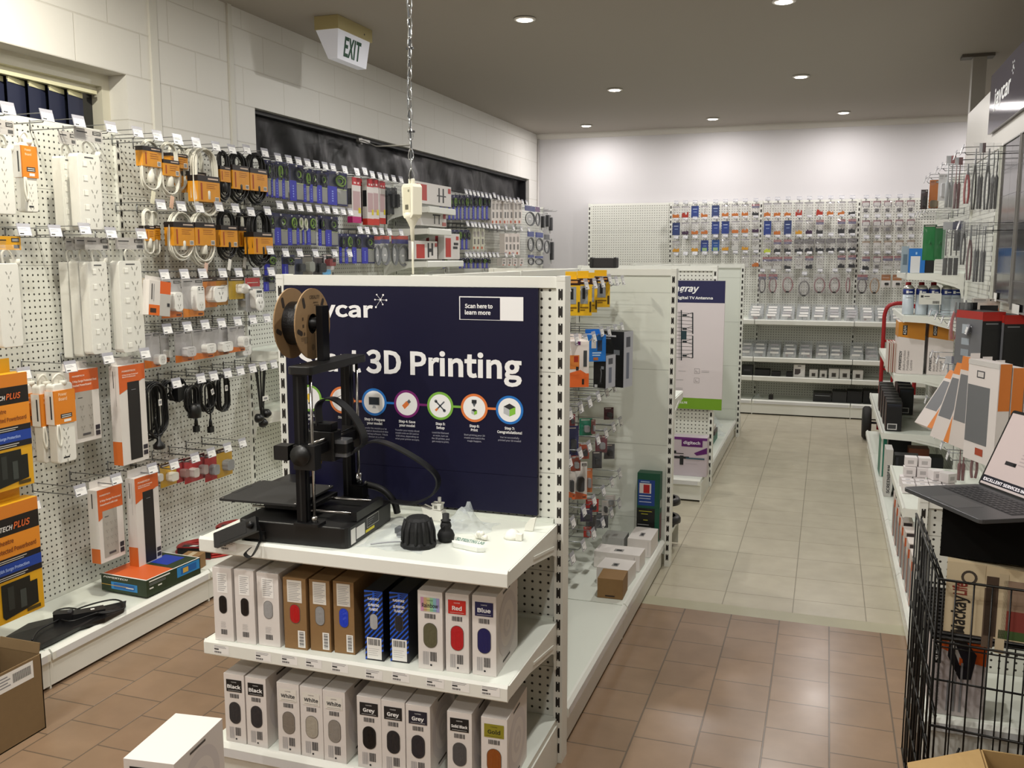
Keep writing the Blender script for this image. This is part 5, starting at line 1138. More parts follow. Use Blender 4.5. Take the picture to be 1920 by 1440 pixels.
# small red / yellow cards
for pl, pr_, pt, pb, X, base, lab, dv in (
 (289, 310, 872, 912, -2.80, '#a9a6a2', 'grey small card pack at the left of the red cards', '#c9c7c2'), (311, 341, 868, 912, -2.79, '#c79a20', 'mustard small card pack with white ball, left of the red cards', '#e2dfd6'),
 (341, 358, 862, 905, -2.80, '#a8181f', 'small red card pack, first of four red ones', '#8d6a66'), (356, 378, 858, 906, -2.79, '#b01a22', 'small red card pack, second of four red ones', '#c9c1bd'),
 (376, 394, 852, 900, -2.80, '#a8181f', 'small red card pack, third of four red ones', '#9c8d8a'), (394, 416, 850, 902, -2.79, '#a1161d', 'small red card pack, last of four red ones, with grey part', '#8b8d90'), (416, 445, 840, 894, -2.79, '#bd931c', 'mustard small card pack right of the red ones', '#8a8c8e')):
    loc, w, h = L_(pl, pr_, pt, pb, X); P_card(w, h, lab, loc, Q, 'small red and mustard cards', base=base, foot=None, top=('#2a1216', .14), dev=(.05, -.6, .5, .42), devc=dv, kind='none')
# blue cable packs
k = 0
BR = {'top': [(500, 514, 300, 368), (512, 521, 302, 370), (520, 534, 303, 371), (533, 545, 304, 373), (547, 575, 308, 377), (573, 585, 318, 379), (584, 599, 318, 380), (598, 619, 320, 382), (618, 656, 322, 385)],
 'second': [(504, 520, 398, 460), (519, 545, 400, 460), (544, 561, 402, 460), (560, 572, 402, 459), (570, 580, 404, 459), (578, 597, 404, 459), (601, 614, 404, 461), (614, 639, 406, 462)],
 'third': [(500, 523, 478, 516), (533, 558, 478, 516), (640, 651, 438, 494), (650, 664, 438, 494), (664, 682, 439, 494), (682, 707, 440, 494)]}
for nm, L3 in BR.items():
    for i, (a, b_, t_, q) in enumerate(L3):
        loc, w, h = L_(a, b_, t_, q, -2.80); k += 1
        P_blue(w*.97, h, f'blue cable pack with coiled lead, {ORD[i]} from the left in {nm} row of blue packs', loc, Q, 'near blue cable packs', kind=1 if (nm == 'second' and i in (3, 4)) else 0, seed=k)
loc, w, h = L_(499, 520, 514, 546, -2.80); P_blue(w, h, 'blue cable pack beside the digital timer pack', loc, Q, 'near blue cable packs', seed=77)
for i, (a, b_, t_, q) in enumerate(((705, 716, 443, 498), (716, 733, 442, 498), (737, 748, 442, 498), (748, 768, 442, 500))):
    loc, w, h = L_(a, b_, t_, q, -2.80); P_ringbag(w, h, f'grey coiled cable bag with red and blue header, {ORD[i]} of four by the hanging outlet', loc, Q, 'grey coiled cable bags')
# tall red / white packs and dark packs
for i, (a, b_, t_, q, foot, X) in enumerate(((661, 676, 333, 418, '#b3156a', -2.80), (676, 685, 336, 416, '#b3156a', -2.86), (689, 700, 336, 422, '#c22c1c', -2.80), (699, 713, 336, 422, '#c22c1c', -2.80), (712, 722, 340, 420, '#b8291c', -2.86))):
    loc, w, h = L_(a, b_, t_, q, X); P_box(w*1.1, h, .035, f'tall white pack with red top and coloured foot, {ORD[i]} of five in the top row', loc, Q, 'tall red topped packs', base='#d9d2cf', tab=.0,
      art=((0, 1, 0, .17, '#b8202a'), (.1, .9, .30, .72, '#b89a9c'), (0, 1, .86, 1, foot), (.68, .95, .66, .78, '#d4c21e'), (.2, .45, .10, .14, '#e4c9c6'), (.6, .8, .10, .14, '#e4c9c6')), side=((.1, .9, .25, .6, '#17181c'), (0, 1, .86, 1, foot)))
for i, (a, b_, t_, q, c) in enumerate(((640, 660, 322, 388, '#d9d5cd'), (724, 733, 350, 420, '#26262c'), (733, 742, 352, 400, '#3a3f45'), (742, 752, 352, 402, '#1c1d20'))):
    loc, w, h = L_(a, b_, t_, q, -2.88); P_card(w, h, ('pale' if i == 0 else 'dark')+f' narrow pack hanging in the top row, {["left of the red topped packs", "first right of red topped packs", "second right of red topped packs", "just left of the hanging outlet"][i]}', loc, Q, 'dark narrow packs', base=c, foot=None, dev=(0, -.5, .5, .6), devc='#2a2a2e' if i else '#b9b5ac', kind='none')
# small things above the poster, left part
for i, (a, b_, t_, q, c, dc, lb) in enumerate(((560, 576, 482, 518, '#3a3f55', '#20242a', 'dark blue pack with black part above the poster, left'), (576, 594, 476, 520, '#6f6a60', '#8b8d86', 'grey pack with pale strap above the poster'), (596, 616, 480, 520, '#3a3436', '#17181c', 'dark pack with small parts above the poster'),
   (612, 634, 476, 506, '#c9c4c4', '#7a1b1f', 'white and red pack above the poster near blue packs'), (606, 634, 498, 520, '#1f86d0', '#5fb0e6', 'bright blue pouch just above the poster'), (620, 632, 478, 496, '#2a1418', '#5a1a1e', 'black and red small pack above the poster'))):
    loc, w, h = L_(a, b_, t_, q, -2.80); P_card(w, h, lb, loc, Q, 'assorted packs above the poster', base=c, foot=None, top=('#22242c', .1), dev=(0, -.55, .6, .5), devc=dc, kind='none')
# bracket boxes standing on shelves by the plug
for i, (a, b_, t_, q, art_) in enumerate(((779, 846, 345, 384, ((.03, .30, .1, .85, '#b5382f'), (.62, .66, .15, .85, '#2c2c2e'), (.74, .78, .15, .85, '#2c2c2e'), (.58, .84, .5, .56, '#2c2c2e'), (.90, .98, .1, .35, '#b5382f'))),
   (789, 837, 396, 424, ((.45, .75, .2, .3, '#3c3c3e'), (.5, .54, .2, .85, '#3c3c3e'), (.68, .72, .2, .85, '#3c3c3e'), (.86, .97, .1, .45, '#a8303a'), (.82, .98, .7, .95, '#b86a60'))),
   (797, 817, 441, 470, ((.1, .5, .05, .6, '#b5262a'),)), (778, 820, 452, 486, ((.06, .42, .18, .95, '#b8342c'), (.55, .62, .1, .9, '#26262a'), (.72, .8, .1, .8, '#26262a'), (.55, .8, .4, .6, '#26262a'), (.88, .98, .1, .3, '#b5382f'))),
   (816, 836, 438, 486, ((.0, .55, .02, .5, '#b5262a'), (.3, .6, .6, .9, '#26262a'))), (833, 862, 438, 486, ((.08, .42, .18, .92, '#b8342c'), (.55, .85, .5, .6, '#26262a'), (.6, .9, .35, .45, '#26262a'), (.75, .92, .1, .25, '#b5382f'))))):
    loc, w, h = L_(a, b_, t_, q, (-2.72, -2.72, -2.88, -2.72, -2.80, -2.72)[i]); P_box(w, h, .05, f'white and red bracket box beyond the hanging outlet, {["top one, long", "second one, long", "small one behind", "lower left one", "lower one partly covered", "lower right one, tallest"][i]}', loc, Q, 'white and red bracket boxes', art=art_, tab=0)
for i, (a, b_, z_) in enumerate(((800, 850, 386), (800, 842, 427), (797, 865, 489))):
    A = at(a, z_, X=-2.66); B = at(b_, z_, X=-2.66); shelf(f'{ORD[i]} shelf from the top under the white and red bracket boxes', LX, A.y, PI/2, B.y-A.y, A.z-.004, .35, 'small shelves on the left wall', back=False)
# far blue packs, white boxes, grey ring packs
fb = [('top', [832, 840, 848, 855, 862, 868, 877, 884, 893, 901, 910, 918], 366, 412), ('second', [841, 848, 856, 864, 872, 880], 431, 468), ('third', [837, 868, 876, 884, 893, 901, 910, 918], 484, 503)]
for nm, xs, t_, q in fb:
    for i, x in enumerate(xs):
        loc, w, h = L_(x-3.8, x+3.8, t_, q, -2.80); P_blue(w, h, f'distant blue cable pack, {ORD[i]} in the {nm} far row of blue packs', loc, Q, 'far blue cable packs', seed=i)
wb = [('top', [925, 932, 939, 945, 952, 959, 965, 975], 375, 420, '#ddd5cf'), ('second', [890, 897, 905], 428, 468, '#c9c7b4'), ('second beyond', [950, 957, 964, 971], 438, 478, '#e2d8d2'), ('third', [945, 956, 966, 978], 484, 498, '#d9d2ce')]
for nm, xs, t_, q, c in wb:
    for i, x in enumerate(xs):
        loc, w, h = L_(x-3.6, x+3.6, t_, q, -2.80); P_box(w, h, .05, f'distant small white box pack, {ORD[i]} in the {nm} far row of white packs', loc, Q, 'far white box packs', base=c, art=((.2, .8, .15, .4, '#9a948f'), (.1, .5, .86, .97, '#b5502c'), (.3, .7, .5, .75, '#6d6a68')), tab=.0)
for i, (a, b_, t_, q, hd_) in enumerate(((986, 1005, 386, 424, '#27306e'), (1006, 1014, 388, 424, '#5a3a66'), (991, 1003, 434, 472, '#2b3a80'), (1006, 1020, 436, 472, '#2b3a80'), (1022, 1032, 440, 476, '#4a4c50'), (992, 1003, 478, 497, '#2b3a80'), (1005, 1020, 480, 497, '#2b3a80'))):
    loc, w, h = L_(a, b_, t_, q, -2.80); P_ringbag(w, h, f'grey cable bag with blue header near the back corner, {ORD[i]} of seven', loc, Q, 'cable bags near the back corner', head=hd_, head2=hd_, cc='#3f4144')
for i, (a, b_, t_, q) in enumerate(((1017, 1024, 400, 432), (1026, 1032, 398, 430), (1032, 1038, 402, 438), (1034, 1040, 446, 495))):
    loc, w, h = L_(a, b_, t_, q, -2.82); P_card(w, h, f'clear pack with dark tool near the back corner, {ORD[i]} of four', loc, Q, 'dark tool packs near the back corner', base='#b5b5b3', foot=None, dev=(0, -.5, .4, .8), devc='#2a2b2e', kind='none')
# ---------------------------------------------------------------- goods on the aisle side of the long gondola
def GR(pl, pr_, pt, pb, X):
    c = (pl+pr_)/2; m = at(c, (pt+pb)/2, X=X); a = at(pl, (pt+pb)/2, Y=m.y); b = at(pr_, (pt+pb)/2, Y=m.y)
    return (X, m.y, at(c, pt, Y=m.y).z), (b.x-a.x), at(c, pt, Y=m.y).z-at(c, pb, Y=m.y).z
GH = hook_proto(.25)
def ghooks(nm, ys, z, grp, x=SPX+.006):
    for k, y in enumerate(ys): hook((x, y, z), Q, f'{ORD[k]} ticketed hook from the near end, {nm} on the long gondola', grp, GH)
gz = at(1150, 505, X=-.94).z
for nm, n_, z_ in (('top row', 11, 1.425), ('second row', 11, 1.20), ('third row', 10, .93), ('fourth row', 10, .74), ('fifth row', 9, .48), ('lowest row', 9, .33)):
    ghooks(nm, [2.95+k*(1.42/(n_-1)) for k in range(n_)], z_, 'hooks on the long gondola')
GX = -.98
def ypack(pl, pr_, pt, pb, X, lab, tilt):
    loc, w, h = GR(pl, pr_, pt, pb, X)
    o = P_box(w, h, .04, lab, loc, .5, 'yellow packs on the gondola', base='#d9ab1c', tab=.03, art=((0, 1, 0, .16, '#2b120c'), (.2, .8, .04, .10, '#c98c4a'), (.14, .70, .2, .68, '#8b8f92'), (.3, .5, .25, .55, '#17181a'), (.1, .75, .76, .80, '#7a5a10'), (.1, .5, .83, .86, '#7a5a10'), (.82, .95, .62, .9, '#3a3016')), side=((.1, .9, .15, .95, '#a9abab'), (0, 1, 0, .14, '#2b120c')))
    return o
ypack(1062, 1088, 524, 592, -.93, 'yellow and black power pack on the top hooks, nearest of four', 0)
ypack(1084, 1110, 522, 592, -.94, 'yellow and black power pack on the top hooks, second of four', 0)
ypack(1100, 1120, 524, 586, -.99, 'yellow and black power pack on the top hooks, third of four', 0)
ypack(1116, 1144, 519, 576, -.96, 'yellow and black power pack on the top hooks, furthest of four', 0)
loc, w, h = GR(1064, 1104, 640, 726, -.92)
P_box(w, h, .12, 'white and orange box with orange ball toy picture on the second hooks', loc, .45, 'boxes on the gondola hooks', base='#dcd2cc', tab=.02, art=((0, 1, .70, 1, '#d9652b'), ([(0, .70), (.6, .62), (1, .74), (1, .8), (0, .8)], '#d9652b'), (.35, .6, .0, .08, '#5a1550'), (.1, .55, .3, .6, '#cf7a35'), (.3, .5, .32, .45, '#a0301a'), (.40, .52, .55, .63, '#26262a'), (.74, .90, .2, .55, '#3a3c40'), (.68, .78, .82, .94, '#2a1a12')))
loc, w, h = GR(1100, 1136, 628, 678, -.95)
P_box(w, h, .07, 'bright blue and white pack hanging behind the toy picture box', loc, .45, 'boxes on the gondola hooks', base='#1d72c8', tab=.02, art=((.25, .5, .1, .5, '#c9c4c0'), (.55, .8, .2, .6, '#2a3a55'), (.3, .75, .65, .7, '#bcd6f0'), (.3, .7, .74, .78, '#bcd6f0'), (.35, .6, .84, .95, '#b06a3c')))
def micbox(pl, pr_, pt, pb, X, lab):
    loc, w, h = GR(pl, pr_, pt, pb, X)
    r = P_box(w, h, .085, lab, loc, -.30, 'black microphone boxes', base='#0b0b0d', tab=0, art=((.1, .7, .07, .10, '#d5d6da'), (.1, .5, .12, .14, '#8d8f94'), (.62, .85, .33, .42, '#7d8288'), (.1, .34, .90, .985, '#c9cacc')), side=((0, 1, 0, 1, '#b9bcc6'), (.25, .7, .1, .28, '#4a4c58'), (.3, .6, .38, .85, '#6a7184')))
    g = MB(); g.tube(arc([(w*.1, -.002, -h*.40), (w*.16, -.002, -h*.55), (w*.12, -.002, -h*.72), (w*.10, -.002, -h*.82)]), .0035, mat('#56585c', .5), 5); g.disc(w*.1, -h*.85, w*.16, -.0025, mat('#2b2c2f'), 16, h*.03); g.obj('microphone_print', r); return r
micbox(1098, 1124, 668, 730, -.96, 'black box picturing a desk microphone, half hidden behind the toy picture box')
micbox(1118, 1172, 621, 725, -.93, 'large black box picturing a grey desk microphone, nearest the divider')
SM = [(1088, 1112, 786, 818, '#147a5e', 'green packet on the third hooks'), (1134, 1152, 765, 788, '#4a1a22', 'small dark red pack at the far end of the third hooks'), (1064, 1086, 800, 862, '#232a5e', 'blue and red pouch nearest the corner post, third hooks'),
 (1110, 1118, 788, 815, '#8d5a58', 'slim pinkish card beside the green packet'), (1068, 1080, 778, 800, '#6e2024', 'small red item above the blue pouch'),
 (1088, 1106, 832, 862, '#a2452a', 'rusty red card pack on the fourth hooks'), (1118, 1140, 818, 850, '#75404a', 'mauve card pack on the fourth hooks'), (1134, 1154, 834, 862, '#55575c', 'grey rounded pack at the far end of the fourth hooks'),
 (1112, 1130, 848, 880, '#3c3e42', 'dark grey pack, lower on the fourth hooks'), (1072, 1090, 856, 885, '#8d3a24', 'red brown pack above the orange white cards'),
 (1064, 1080, 880, 935, '#d9d4cf', 'white and orange card pack nearest the corner post'), (1074, 1102, 868, 938, '#dedad6', 'large white and orange card pack, fourth hooks'), (1098, 1112, 880, 925, '#c9713a', 'narrow orange card pack behind the large white one'),
 (1100, 1124, 938, 962, '#b02318', 'bright red card on the fifth hooks'), (1090, 1112, 955, 980, '#2a2440', 'dark blue card on the fifth hooks'), (1136, 1155, 930, 952, '#cfcac6', 'white slim pack at the end of the fifth hooks'), (1120, 1142, 960, 992, '#4b4e52', 'grey square adaptor pack, lowest hooks'),
 (1100, 1120, 968, 998, '#5a5d60', 'grey pack beside the square adaptor, lowest hooks'), (1096, 1110, 990, 1010, '#b8352c', 'small red packet at the bottom of the hooks'), (1130, 1142, 940, 968, '#b9b7b5', 'clear slim pack above the square adaptor')]
for i, (a, b_, t_, q, c, lb) in enumerate(SM):
    loc, w, h = GR(a, b_, t_, q, -.99+.012*(i % 5)); big = h > .07
    P_card(w, h, lb, loc, .45, 'small packs on the gondola hooks', base=c, foot='#d9652b' if c in ('#d9d4cf', '#dedad6') else None, dev=(.05, -.58, .5, .45), devc='#2c2e32' if i % 3 else '#8f9194', kind='none', d=.018, top=None if c in ('#d9d4cf', '#dedad6') else (c, .1))
# boxes on its base shelf
def deck(px, py, z=DK0): return at(px, py, Z=z)
A, B = deck(1120, 1120), deck(1167, 1126); w = (B-A).length
g = MB(); g.box(-w/2, w/2, 0, .125, 0, .085, CARDB); g.rect(-.02, .02, .008, .014, -.0006, mat('#2a1a10')); tag(g.obj('carton', loc=((A.x+B.x)/2, A.y+.0, DK0+.001), rz=.04, bevel=.001), 'small brown cardboard carton on the gondola base shelf', 'carton', 'boxes on the gondola base shelf')
def whitebox(pa, pb_, d, h, lab, pr_=0, z=DK0, rz=0.):
    A, B = deck(*pa, z=z), deck(*pb_, z=z); w = (B-A).length
    g = MB(); g.box(-w/2, w/2, 0, d, 0, h, BOXW); g.box(-w/2-.0006, -w/2, d*.1, d*.9, .004, h-.004, mat('#b9b7b5', .6)); g.quad((-w*.10, d*.25, h+.0006), (w*.10, d*.25, h+.0006), (w*.10, d*.55, h+.0006), (-w*.10, d*.55, h+.0006), mat('#8d8a88', .5)); g.rect(w*.38, w*.385, .01, h-.01, -.0006, INK)
    if pr_: g.quad((-w*.05, d*.32, h+.001), (w*.06, d*.32, h+.001), (w*.06, d*.48, h+.001), (-w*.05, d*.48, h+.001), INK)
    o = g.obj('carton', loc=((A.x+B.x)/2, (A.y+B.y)/2, z+.001), rz=rz, bevel=.001); tag(o, lab, 'carton', 'boxes on the gondola base shelf'); return o
whitebox((1117, 1096), (1178, 1100), .14, .075, 'white carton right behind the small brown one on the gondola base', 1, rz=-.05)
whitebox((1122, 1064), (1208, 1074), .12, .075, 'long white carton with grey square print, gondola base shelf', 1, rz=-.02)
whitebox((1178, 1040), (1218, 1048), .20, .085, 'white carton near the shelf lip before the green box', 1)
o = whitebox((1128, 1034), (1170, 1036), .12, .07, 'clear plastic pack with dark diamond mark on the gondola base', 0); o.data.materials[0] = mat('#b4b4b2', .2)
A, B = deck(1195, 1012), deck(1234, 1014); w = (B-A).length+.01
r = P_box(w, .345, .07, 'tall green, blue and black box standing on the gondola base shelf', ((A.x+B.x)/2, A.y, DK0+.3465), 0, 'boxes on the gondola base shelf', base='#14523c', tab=0, art=((.04, .78, .10, .48, '#173f8e'), (.10, .62, .15, .30, '#dcd6d2'), (.28, .55, .17, .295, '#b01a1c'), (.0, .80, .52, 1, '#0d0f0e'), (.15, .55, .12, .135, '#a9c4e6'), (.1, .62, .33, .345, '#cfdaf0'), (.1, .6, .37, .38, '#cfdaf0'), (.1, .64, .42, .43, '#cfdaf0'), (.1, .68, .56, .57, '#b9b436'), (.2, .5, .60, .61, '#b9b436'), (.3, .5, .69, .70, '#b9b436'), (.05, .55, .76, .77, '#a5a5a5'), (.05, .66, .80, .81, '#a5a5a5'), (.05, .64, .84, .85, '#a5a5a5'), (.05, .6, .88, .89, '#a5a5a5'), (.05, .66, .94, .95, '#a5a5a5')), side=((.2, .8, .40, .52, '#b9bcb8'), (.1, .9, .6, .98, '#6d3b40')))
for k, (px_, py_) in enumerate(((1178, 1135), (1110, 1258), (1070, 1360), (1200, 1090))):
    p = at(px_, py_, X=-.729+0); shelf_o = None
# black round things and speaker
for k, (z, rr) in enumerate(((.20, .095), (.30, .09))):
    g = MB(); g.lathe([(rr*.5, -.056), (rr*.5, 0)] if k else [(rr*.6, 0)], mat('#8d8a86', .5), n=20) if k else None; g.lathe([(rr*.6, 0), (rr, .012), (rr, .030), (rr*.92, .042), (rr*.75, .044)], mat('#141215', .35), n=28); g.lathe([(rr*.70, .044), (rr*.66, .040), (.001, .040)], mat('#2b292c', .4), n=28)
    tag(g.obj('round_speaker', loc=(at(1276, 985-50*k, Y=4.80).x-rr, 4.80, DK0+.003+(.0455 if k == 0 else 0)*0+k*.10)), ['lower', 'upper'][k]+' black round disc stacked low behind the divider panel', 'speaker', 'black round speakers')
p0, p1 = at(1107, 492, Y=4.545), at(1157, 492, Y=4.545); w = p1.x-p0.x
sk = empty('portable_speaker', ((p0.x+p1.x)/2, 4.555, 1.5035), 0, 'small black rugged speaker standing on top of the divider panel', 'speaker')
g = MB(); g.rbox(-w/2+.008, w/2-.008, -.022, .022, 0.002, .050, .018, mat('#2d2b2d', .6, bump=.6, bscale=900), ax='y'); g.obj('grille', sk)
g = MB()
for sx in (-1, 1):
    g.rbox(sx*(w/2-.008)-.008, sx*(w/2-.008)+.008, -.026, .026, .0, .053, .007, BLACKM, ax='y')
g.box(-w/2+.012, w/2-.012, -.024, .024, .0, .004, BLACKM); g.obj('rubber_bumper', sk)
# second gondola end unit: antenna poster and drone box
PY2 = 6.255
def q8(cx, cy): p = at(1240+cx/3.13, 500+cy/3.13, Y=PY2); return p.x, p.z
a0, a1 = q8(-20, 82), q8(373, 830); tl = (-1.035, q8(200, 82)[1]); br = (q8(358, 500)[0]+.006, q8(200, 832)[1]-.005)
ap = empty('poster', (0, 0, 0), 0, 'tall antenna poster lettered gray Digital TV Antenna on the second gondola end', 'poster')
g = MB(); g.box(tl[0], br[0], PY2+.001, PY2+.02, br[1], tl[1], mat('#d6cdd0', .5)); Y_ = PY2+.0004
zb2 = q8(200, 212)[1]; g.rect(tl[0], br[0], zb2, tl[1], Y_, mat('#15154a', .45)); zg = q8(200, 768)[1]; g.rect(tl[0], br[0], br[1], zg-.004, Y_, mat('#6f9c1c', .5))
p = q8(98, 145); p2 = q8(222, 145); g.text('Stingray', p2[0], p[1], .040, Y_-.0003, PW, italic=True, align='r', w=(p2[0]-p[0])*1.75)
p = q8(302, 192); g.text('Digital TV Antenna', p[0], p[1], .0165, Y_-.0003, PW, align='r', w=p[0]-q8(92, 192)[0]+.012)
p = q8(152, 800); g.text('CHANNELLTE', p[0], p[1]-.004, .012, Y_-.0003, PW, align='r', bold=True, w=.125)
DKP = mat('#1b2227', .5)
def ln(x0, z0, x1, z1, w_=.0016, m=DKP):
    dx, dz = x1-x0, z1-z0; L_ = math.hypot(dx, dz) or 1; n = (-dz/L_*w_, dx/L_*w_); g.poly([(x0+n[0], z0+n[1]), (x0-n[0], z0-n[1]), (x1-n[0], z1-n[1]), (x1+n[0], z1+n[1])], Y_-.0004, m)
for cx, y0_, y1_, ww in ((117, 255, 550, .004), (184, 270, 395, .004), (184, 405, 535, .004), (105, 262, 548, .0012)): a, b_ = q8(cx, y0_), q8(cx, y1_); ln(a[0], a[1], b_[0], b_[1], ww)
for k in range(13):
    a, b_ = q8(84, 268+k*22), q8(184, 276+k*21.5); ln(a[0], a[1], b_[0], b_[1], .0010)
for cy in (285, 365, 440, 522):
    a = q8(135, cy); g.rect(a[0]-.013, a[0]+.016, a[1]-.007, a[1]+.007, Y_-.0006, DKP); 
    for e in (-16, 16): b_ = q8(184, cy+e); ln(a[0], a[1], b_[0], b_[1], .0012)
a = q8(132, 402); g.rect(a[0]-.017, a[0]+.018, a[1]-.03, a[1]+.03, Y_-.0008, mat('#14333c', .5))
for cx, cy in ((209, 613), (207, 668)):
    a = q8(cx, cy); g.rect(a[0]-.017, a[0]+.017, a[1]-.017, a[1]+.017, Y_-.0002, INK); g.rect(a[0]-.0155, a[0]+.0155, a[1]-.0155, a[1]+.0155, Y_-.0004, mat('#d6cdd0', .5)); g.rect(a[0]-.008, a[0]-.006, a[1]-.008, a[1]+.008, Y_-.0006, INK); g.rect(a[0]-.008, a[0]+.008, a[1]-.008, a[1]-.006, Y_-.0006, INK)
for cx, cy in ((236, 612), (236, 620), (100, 612), (85, 663), (82, 712), (82, 720)): a = q8(cx, cy); g.rect(a[0], a[0]+.05, a[1]-.001, a[1]+.001, Y_-.0002, GREYINK)
g.obj('panel', ap)
A = at(1324-.0, 908, Y=5.93); h = .255; xr = A.x
P_box(.30, h, .11, 'white and purple box with drone picture, second gondola base', (xr-.15, 5.93, DK0+h+.001), 0, 'product boxes', base='#c4b8c0', tab=0, name='product_box', art=((0, 1, 0, .07, '#6a2a78'), (.45, .90, .04, .24, '#5c1468'), ([(1, .24), (1, .40), (.78, .46), (.72, .40)], '#5c1468'), (.1, .5, .42, .44, '#26262a'), (.3, .62, .50, .56, '#1c1d22'), (.42, .50, .48, .72, '#1c1d22'), (.2, .34, .36, .42, '#1c1d22'), (.55, .95, .52, .56, '#3b5a6c'), (.55, .85, .60, .605, GREYINK), (.55, .8, .68, .685, GREYINK)), txt=(('digitech', .49, .17, .018, '#e6dcea', .36),))
# items on second gondola aisle base, seen past the poster
for k, (px_, py_, w, h, d, c, lb) in enumerate(((1352, 815, .10, .07, .3, '#14705a', 'green box on the second gondola base shelf past the poster'), (1352, 800, .12, .03, .2, '#3a2f33', 'dark flat box on top of the green box'), (1348, 790, .10, .03, .16, '#c9c5c0', 'white flat box on top of the dark one'))):
    zz = DK0+.001+(0, .072, .104)[k]; g = MB(); g.box(-w/2, w/2, 0, d, 0, h, mat(c, .45)); tag(g.obj('product_box', loc=(-.82, 7.0+.0*k, zz)), lb, 'box', 'stacked boxes past the poster')
for i, (xx, yy) in enumerate(((-.80, 7.45), (-.86, 7.60), (-.79, 7.75))):
    crumple('plastic_bag', f'clear plastic bag of parts on second gondola base, {ORD[i]} past the green box', xx, yy, DK0+.001, .14, .16, .12, 11+i, FILM2, 8)
# ---------------------------------------------------------------- back wall goods
CB = {'o': '#b5672c', 'r': '#a02e20', 'y': '#c48c22', 'd': '#2f3034', 'c': '#b9b9b6', 'p': '#3a2340', 'g': '#b4c242', 'w': '#e6e2dc'}
def bag_back(kind, loc, w, h, lab, grp, seed=0):
    """small hanging parcel facing the camera: clear bag with contents or printed header"""
    r = empty('component_bag', loc, 0, lab, 'component bag', grp); rr = random.Random(seed)
    if kind in 'BG':
        g = MB(); g.box(-w/2, w/2, .003, .008, -h, 0, mat(rr.choice(['#22397e', '#1d4a8c', '#2a3a6c']), .25)); g.rect(-w*.3, w*.3, -h*.30, -h*.26, .0025, mat('#c9d4e6')); g.rect(-w*.2, w*.25, -h*.55, -h*.5, .0025, mat('#7f93bd'))
        if kind == 'G': g.rect(-w*.32, w*.32, -h*.95, -h*.68, .0024, mat('#8fae7c'))
        g.obj('printed_bag', r); return r
    g = MB(); hd = None
    if kind in 'hH': hd = ('#a3222a', '#25236c')
    elif kind == 'K': hd = ('#0f0f10', '#0f0f10')
    elif kind == 't': hd = ('#8a2030', '#2a2744')
    elif kind == 's': hd = ('#a3824e', '#b9b7b4')
    elif kind == 'n': hd = None
    if hd:
        hh = h*(.34 if kind != 't' else .42); g.box(-w/2, w/2, .001, .003, -hh, 0, mat(hd[0], .4)); g.rect(-w/2, w/2, -hh, -hh*.5, .0006, mat(hd[1], .4))
        if kind == 't': g.rect(-w*.40, w*.40, -hh*.92, -hh*.30, .0002, PAPER); g.lines(-w*.3, w*.3, -hh*.45, 2, hh*.22, .0012, -.0001, INK, .1)
        if kind == 'K': g.rect(-w*.3, w*.3, -hh*.65, -hh*.45, .0002, mat('#4a4b34'))
        if kind == 's': g.rect(-w*.4, w*.4, -hh, -hh*.4, .0002, PAPER)
    else:
        g.box(-w/2, w/2, .001, .002, -h*.12, 0, mat('#aaa8ac', .3))
    g.obj('header', r)
    c = {'h': 'd', 'H': 'c', 'K': 'd', 't': 'd', 's': 'c', 'n': 'g'}.get(kind, kind); col = CB.get(c, '#b9b9b6'); g = MB()
    if kind == 't': g.rbox(-w*.26, w*.26, -.004, .004, -h*.88, -h*.60, .004, mat(col, .5), ax='y')
    else:
        m = mat(col, .5); base_h = h*(.30 if kind not in 'YrR' else .42)
        if kind == 'R': base_h = h*.6
        P = [(-w*.42, -h*.97), (w*.42, -h*.97)]; n = 7
        for k in range(n+1): P.append((w*.42-w*.84*k/n, -h*.97+base_h*(.55+.6*rr.random())))
        g.ext(P, 'y', -.012, .0005, m)
    g.obj('contents', r); bagfilm(w, h, .016, seed, mat('#b9b6b8', .12, alpha=.34)).obj('clear_bag', r); return r
BF = 9.66
def bcell(px, py_t, py_b, wpx, Yp=BF):
    a = at(px-wpx/2, (py_t+py_b)/2, Y=Yp); b_ = at(px+wpx/2, (py_t+py_b)/2, Y=Yp); return ((a.x+b_.x)/2, Yp, at(px, py_t, Y=Yp).z), b_.x-a.x, at(px, py_t, Y=Yp).z-at(px, py_b, Y=Yp).z
C2 = [1267.6, 1285, 1303, 1321, 1341.5, 1360, 1378.6, 1397, 1416.7]; C3 = [1439, 1457.4, 1477, 1498, 1517, 1537, 1557, 1577.5, 1597.5]; C4 = [1623.4, 1644.4, 1664.6, 1686, 1707.6]
GRID = [('second', C2, [(387, 409, 'orBoBoooh'), (417.5, 441, 'BpooBBoop'), (452, 473, 'y.yGGyYyY'), (483, 505, '.......co')]),
        ('third', C3, [(380.6, 407, 'ooorRrood'), (414, 441, 'BoByph.hh'), (450, 475, 'nhhKKKKKK'), (482, 506, 'HHhchc.hh'.replace('c', '.', 0))]),
        ('fourth', C4, [(377, 401, 'ttttt'), (413, 437, 'ttttt'), (452, 477, 'sssss'), (481, 507, 'htHH.')])]
HB = hook_proto(.14, small=True)
sd = 0
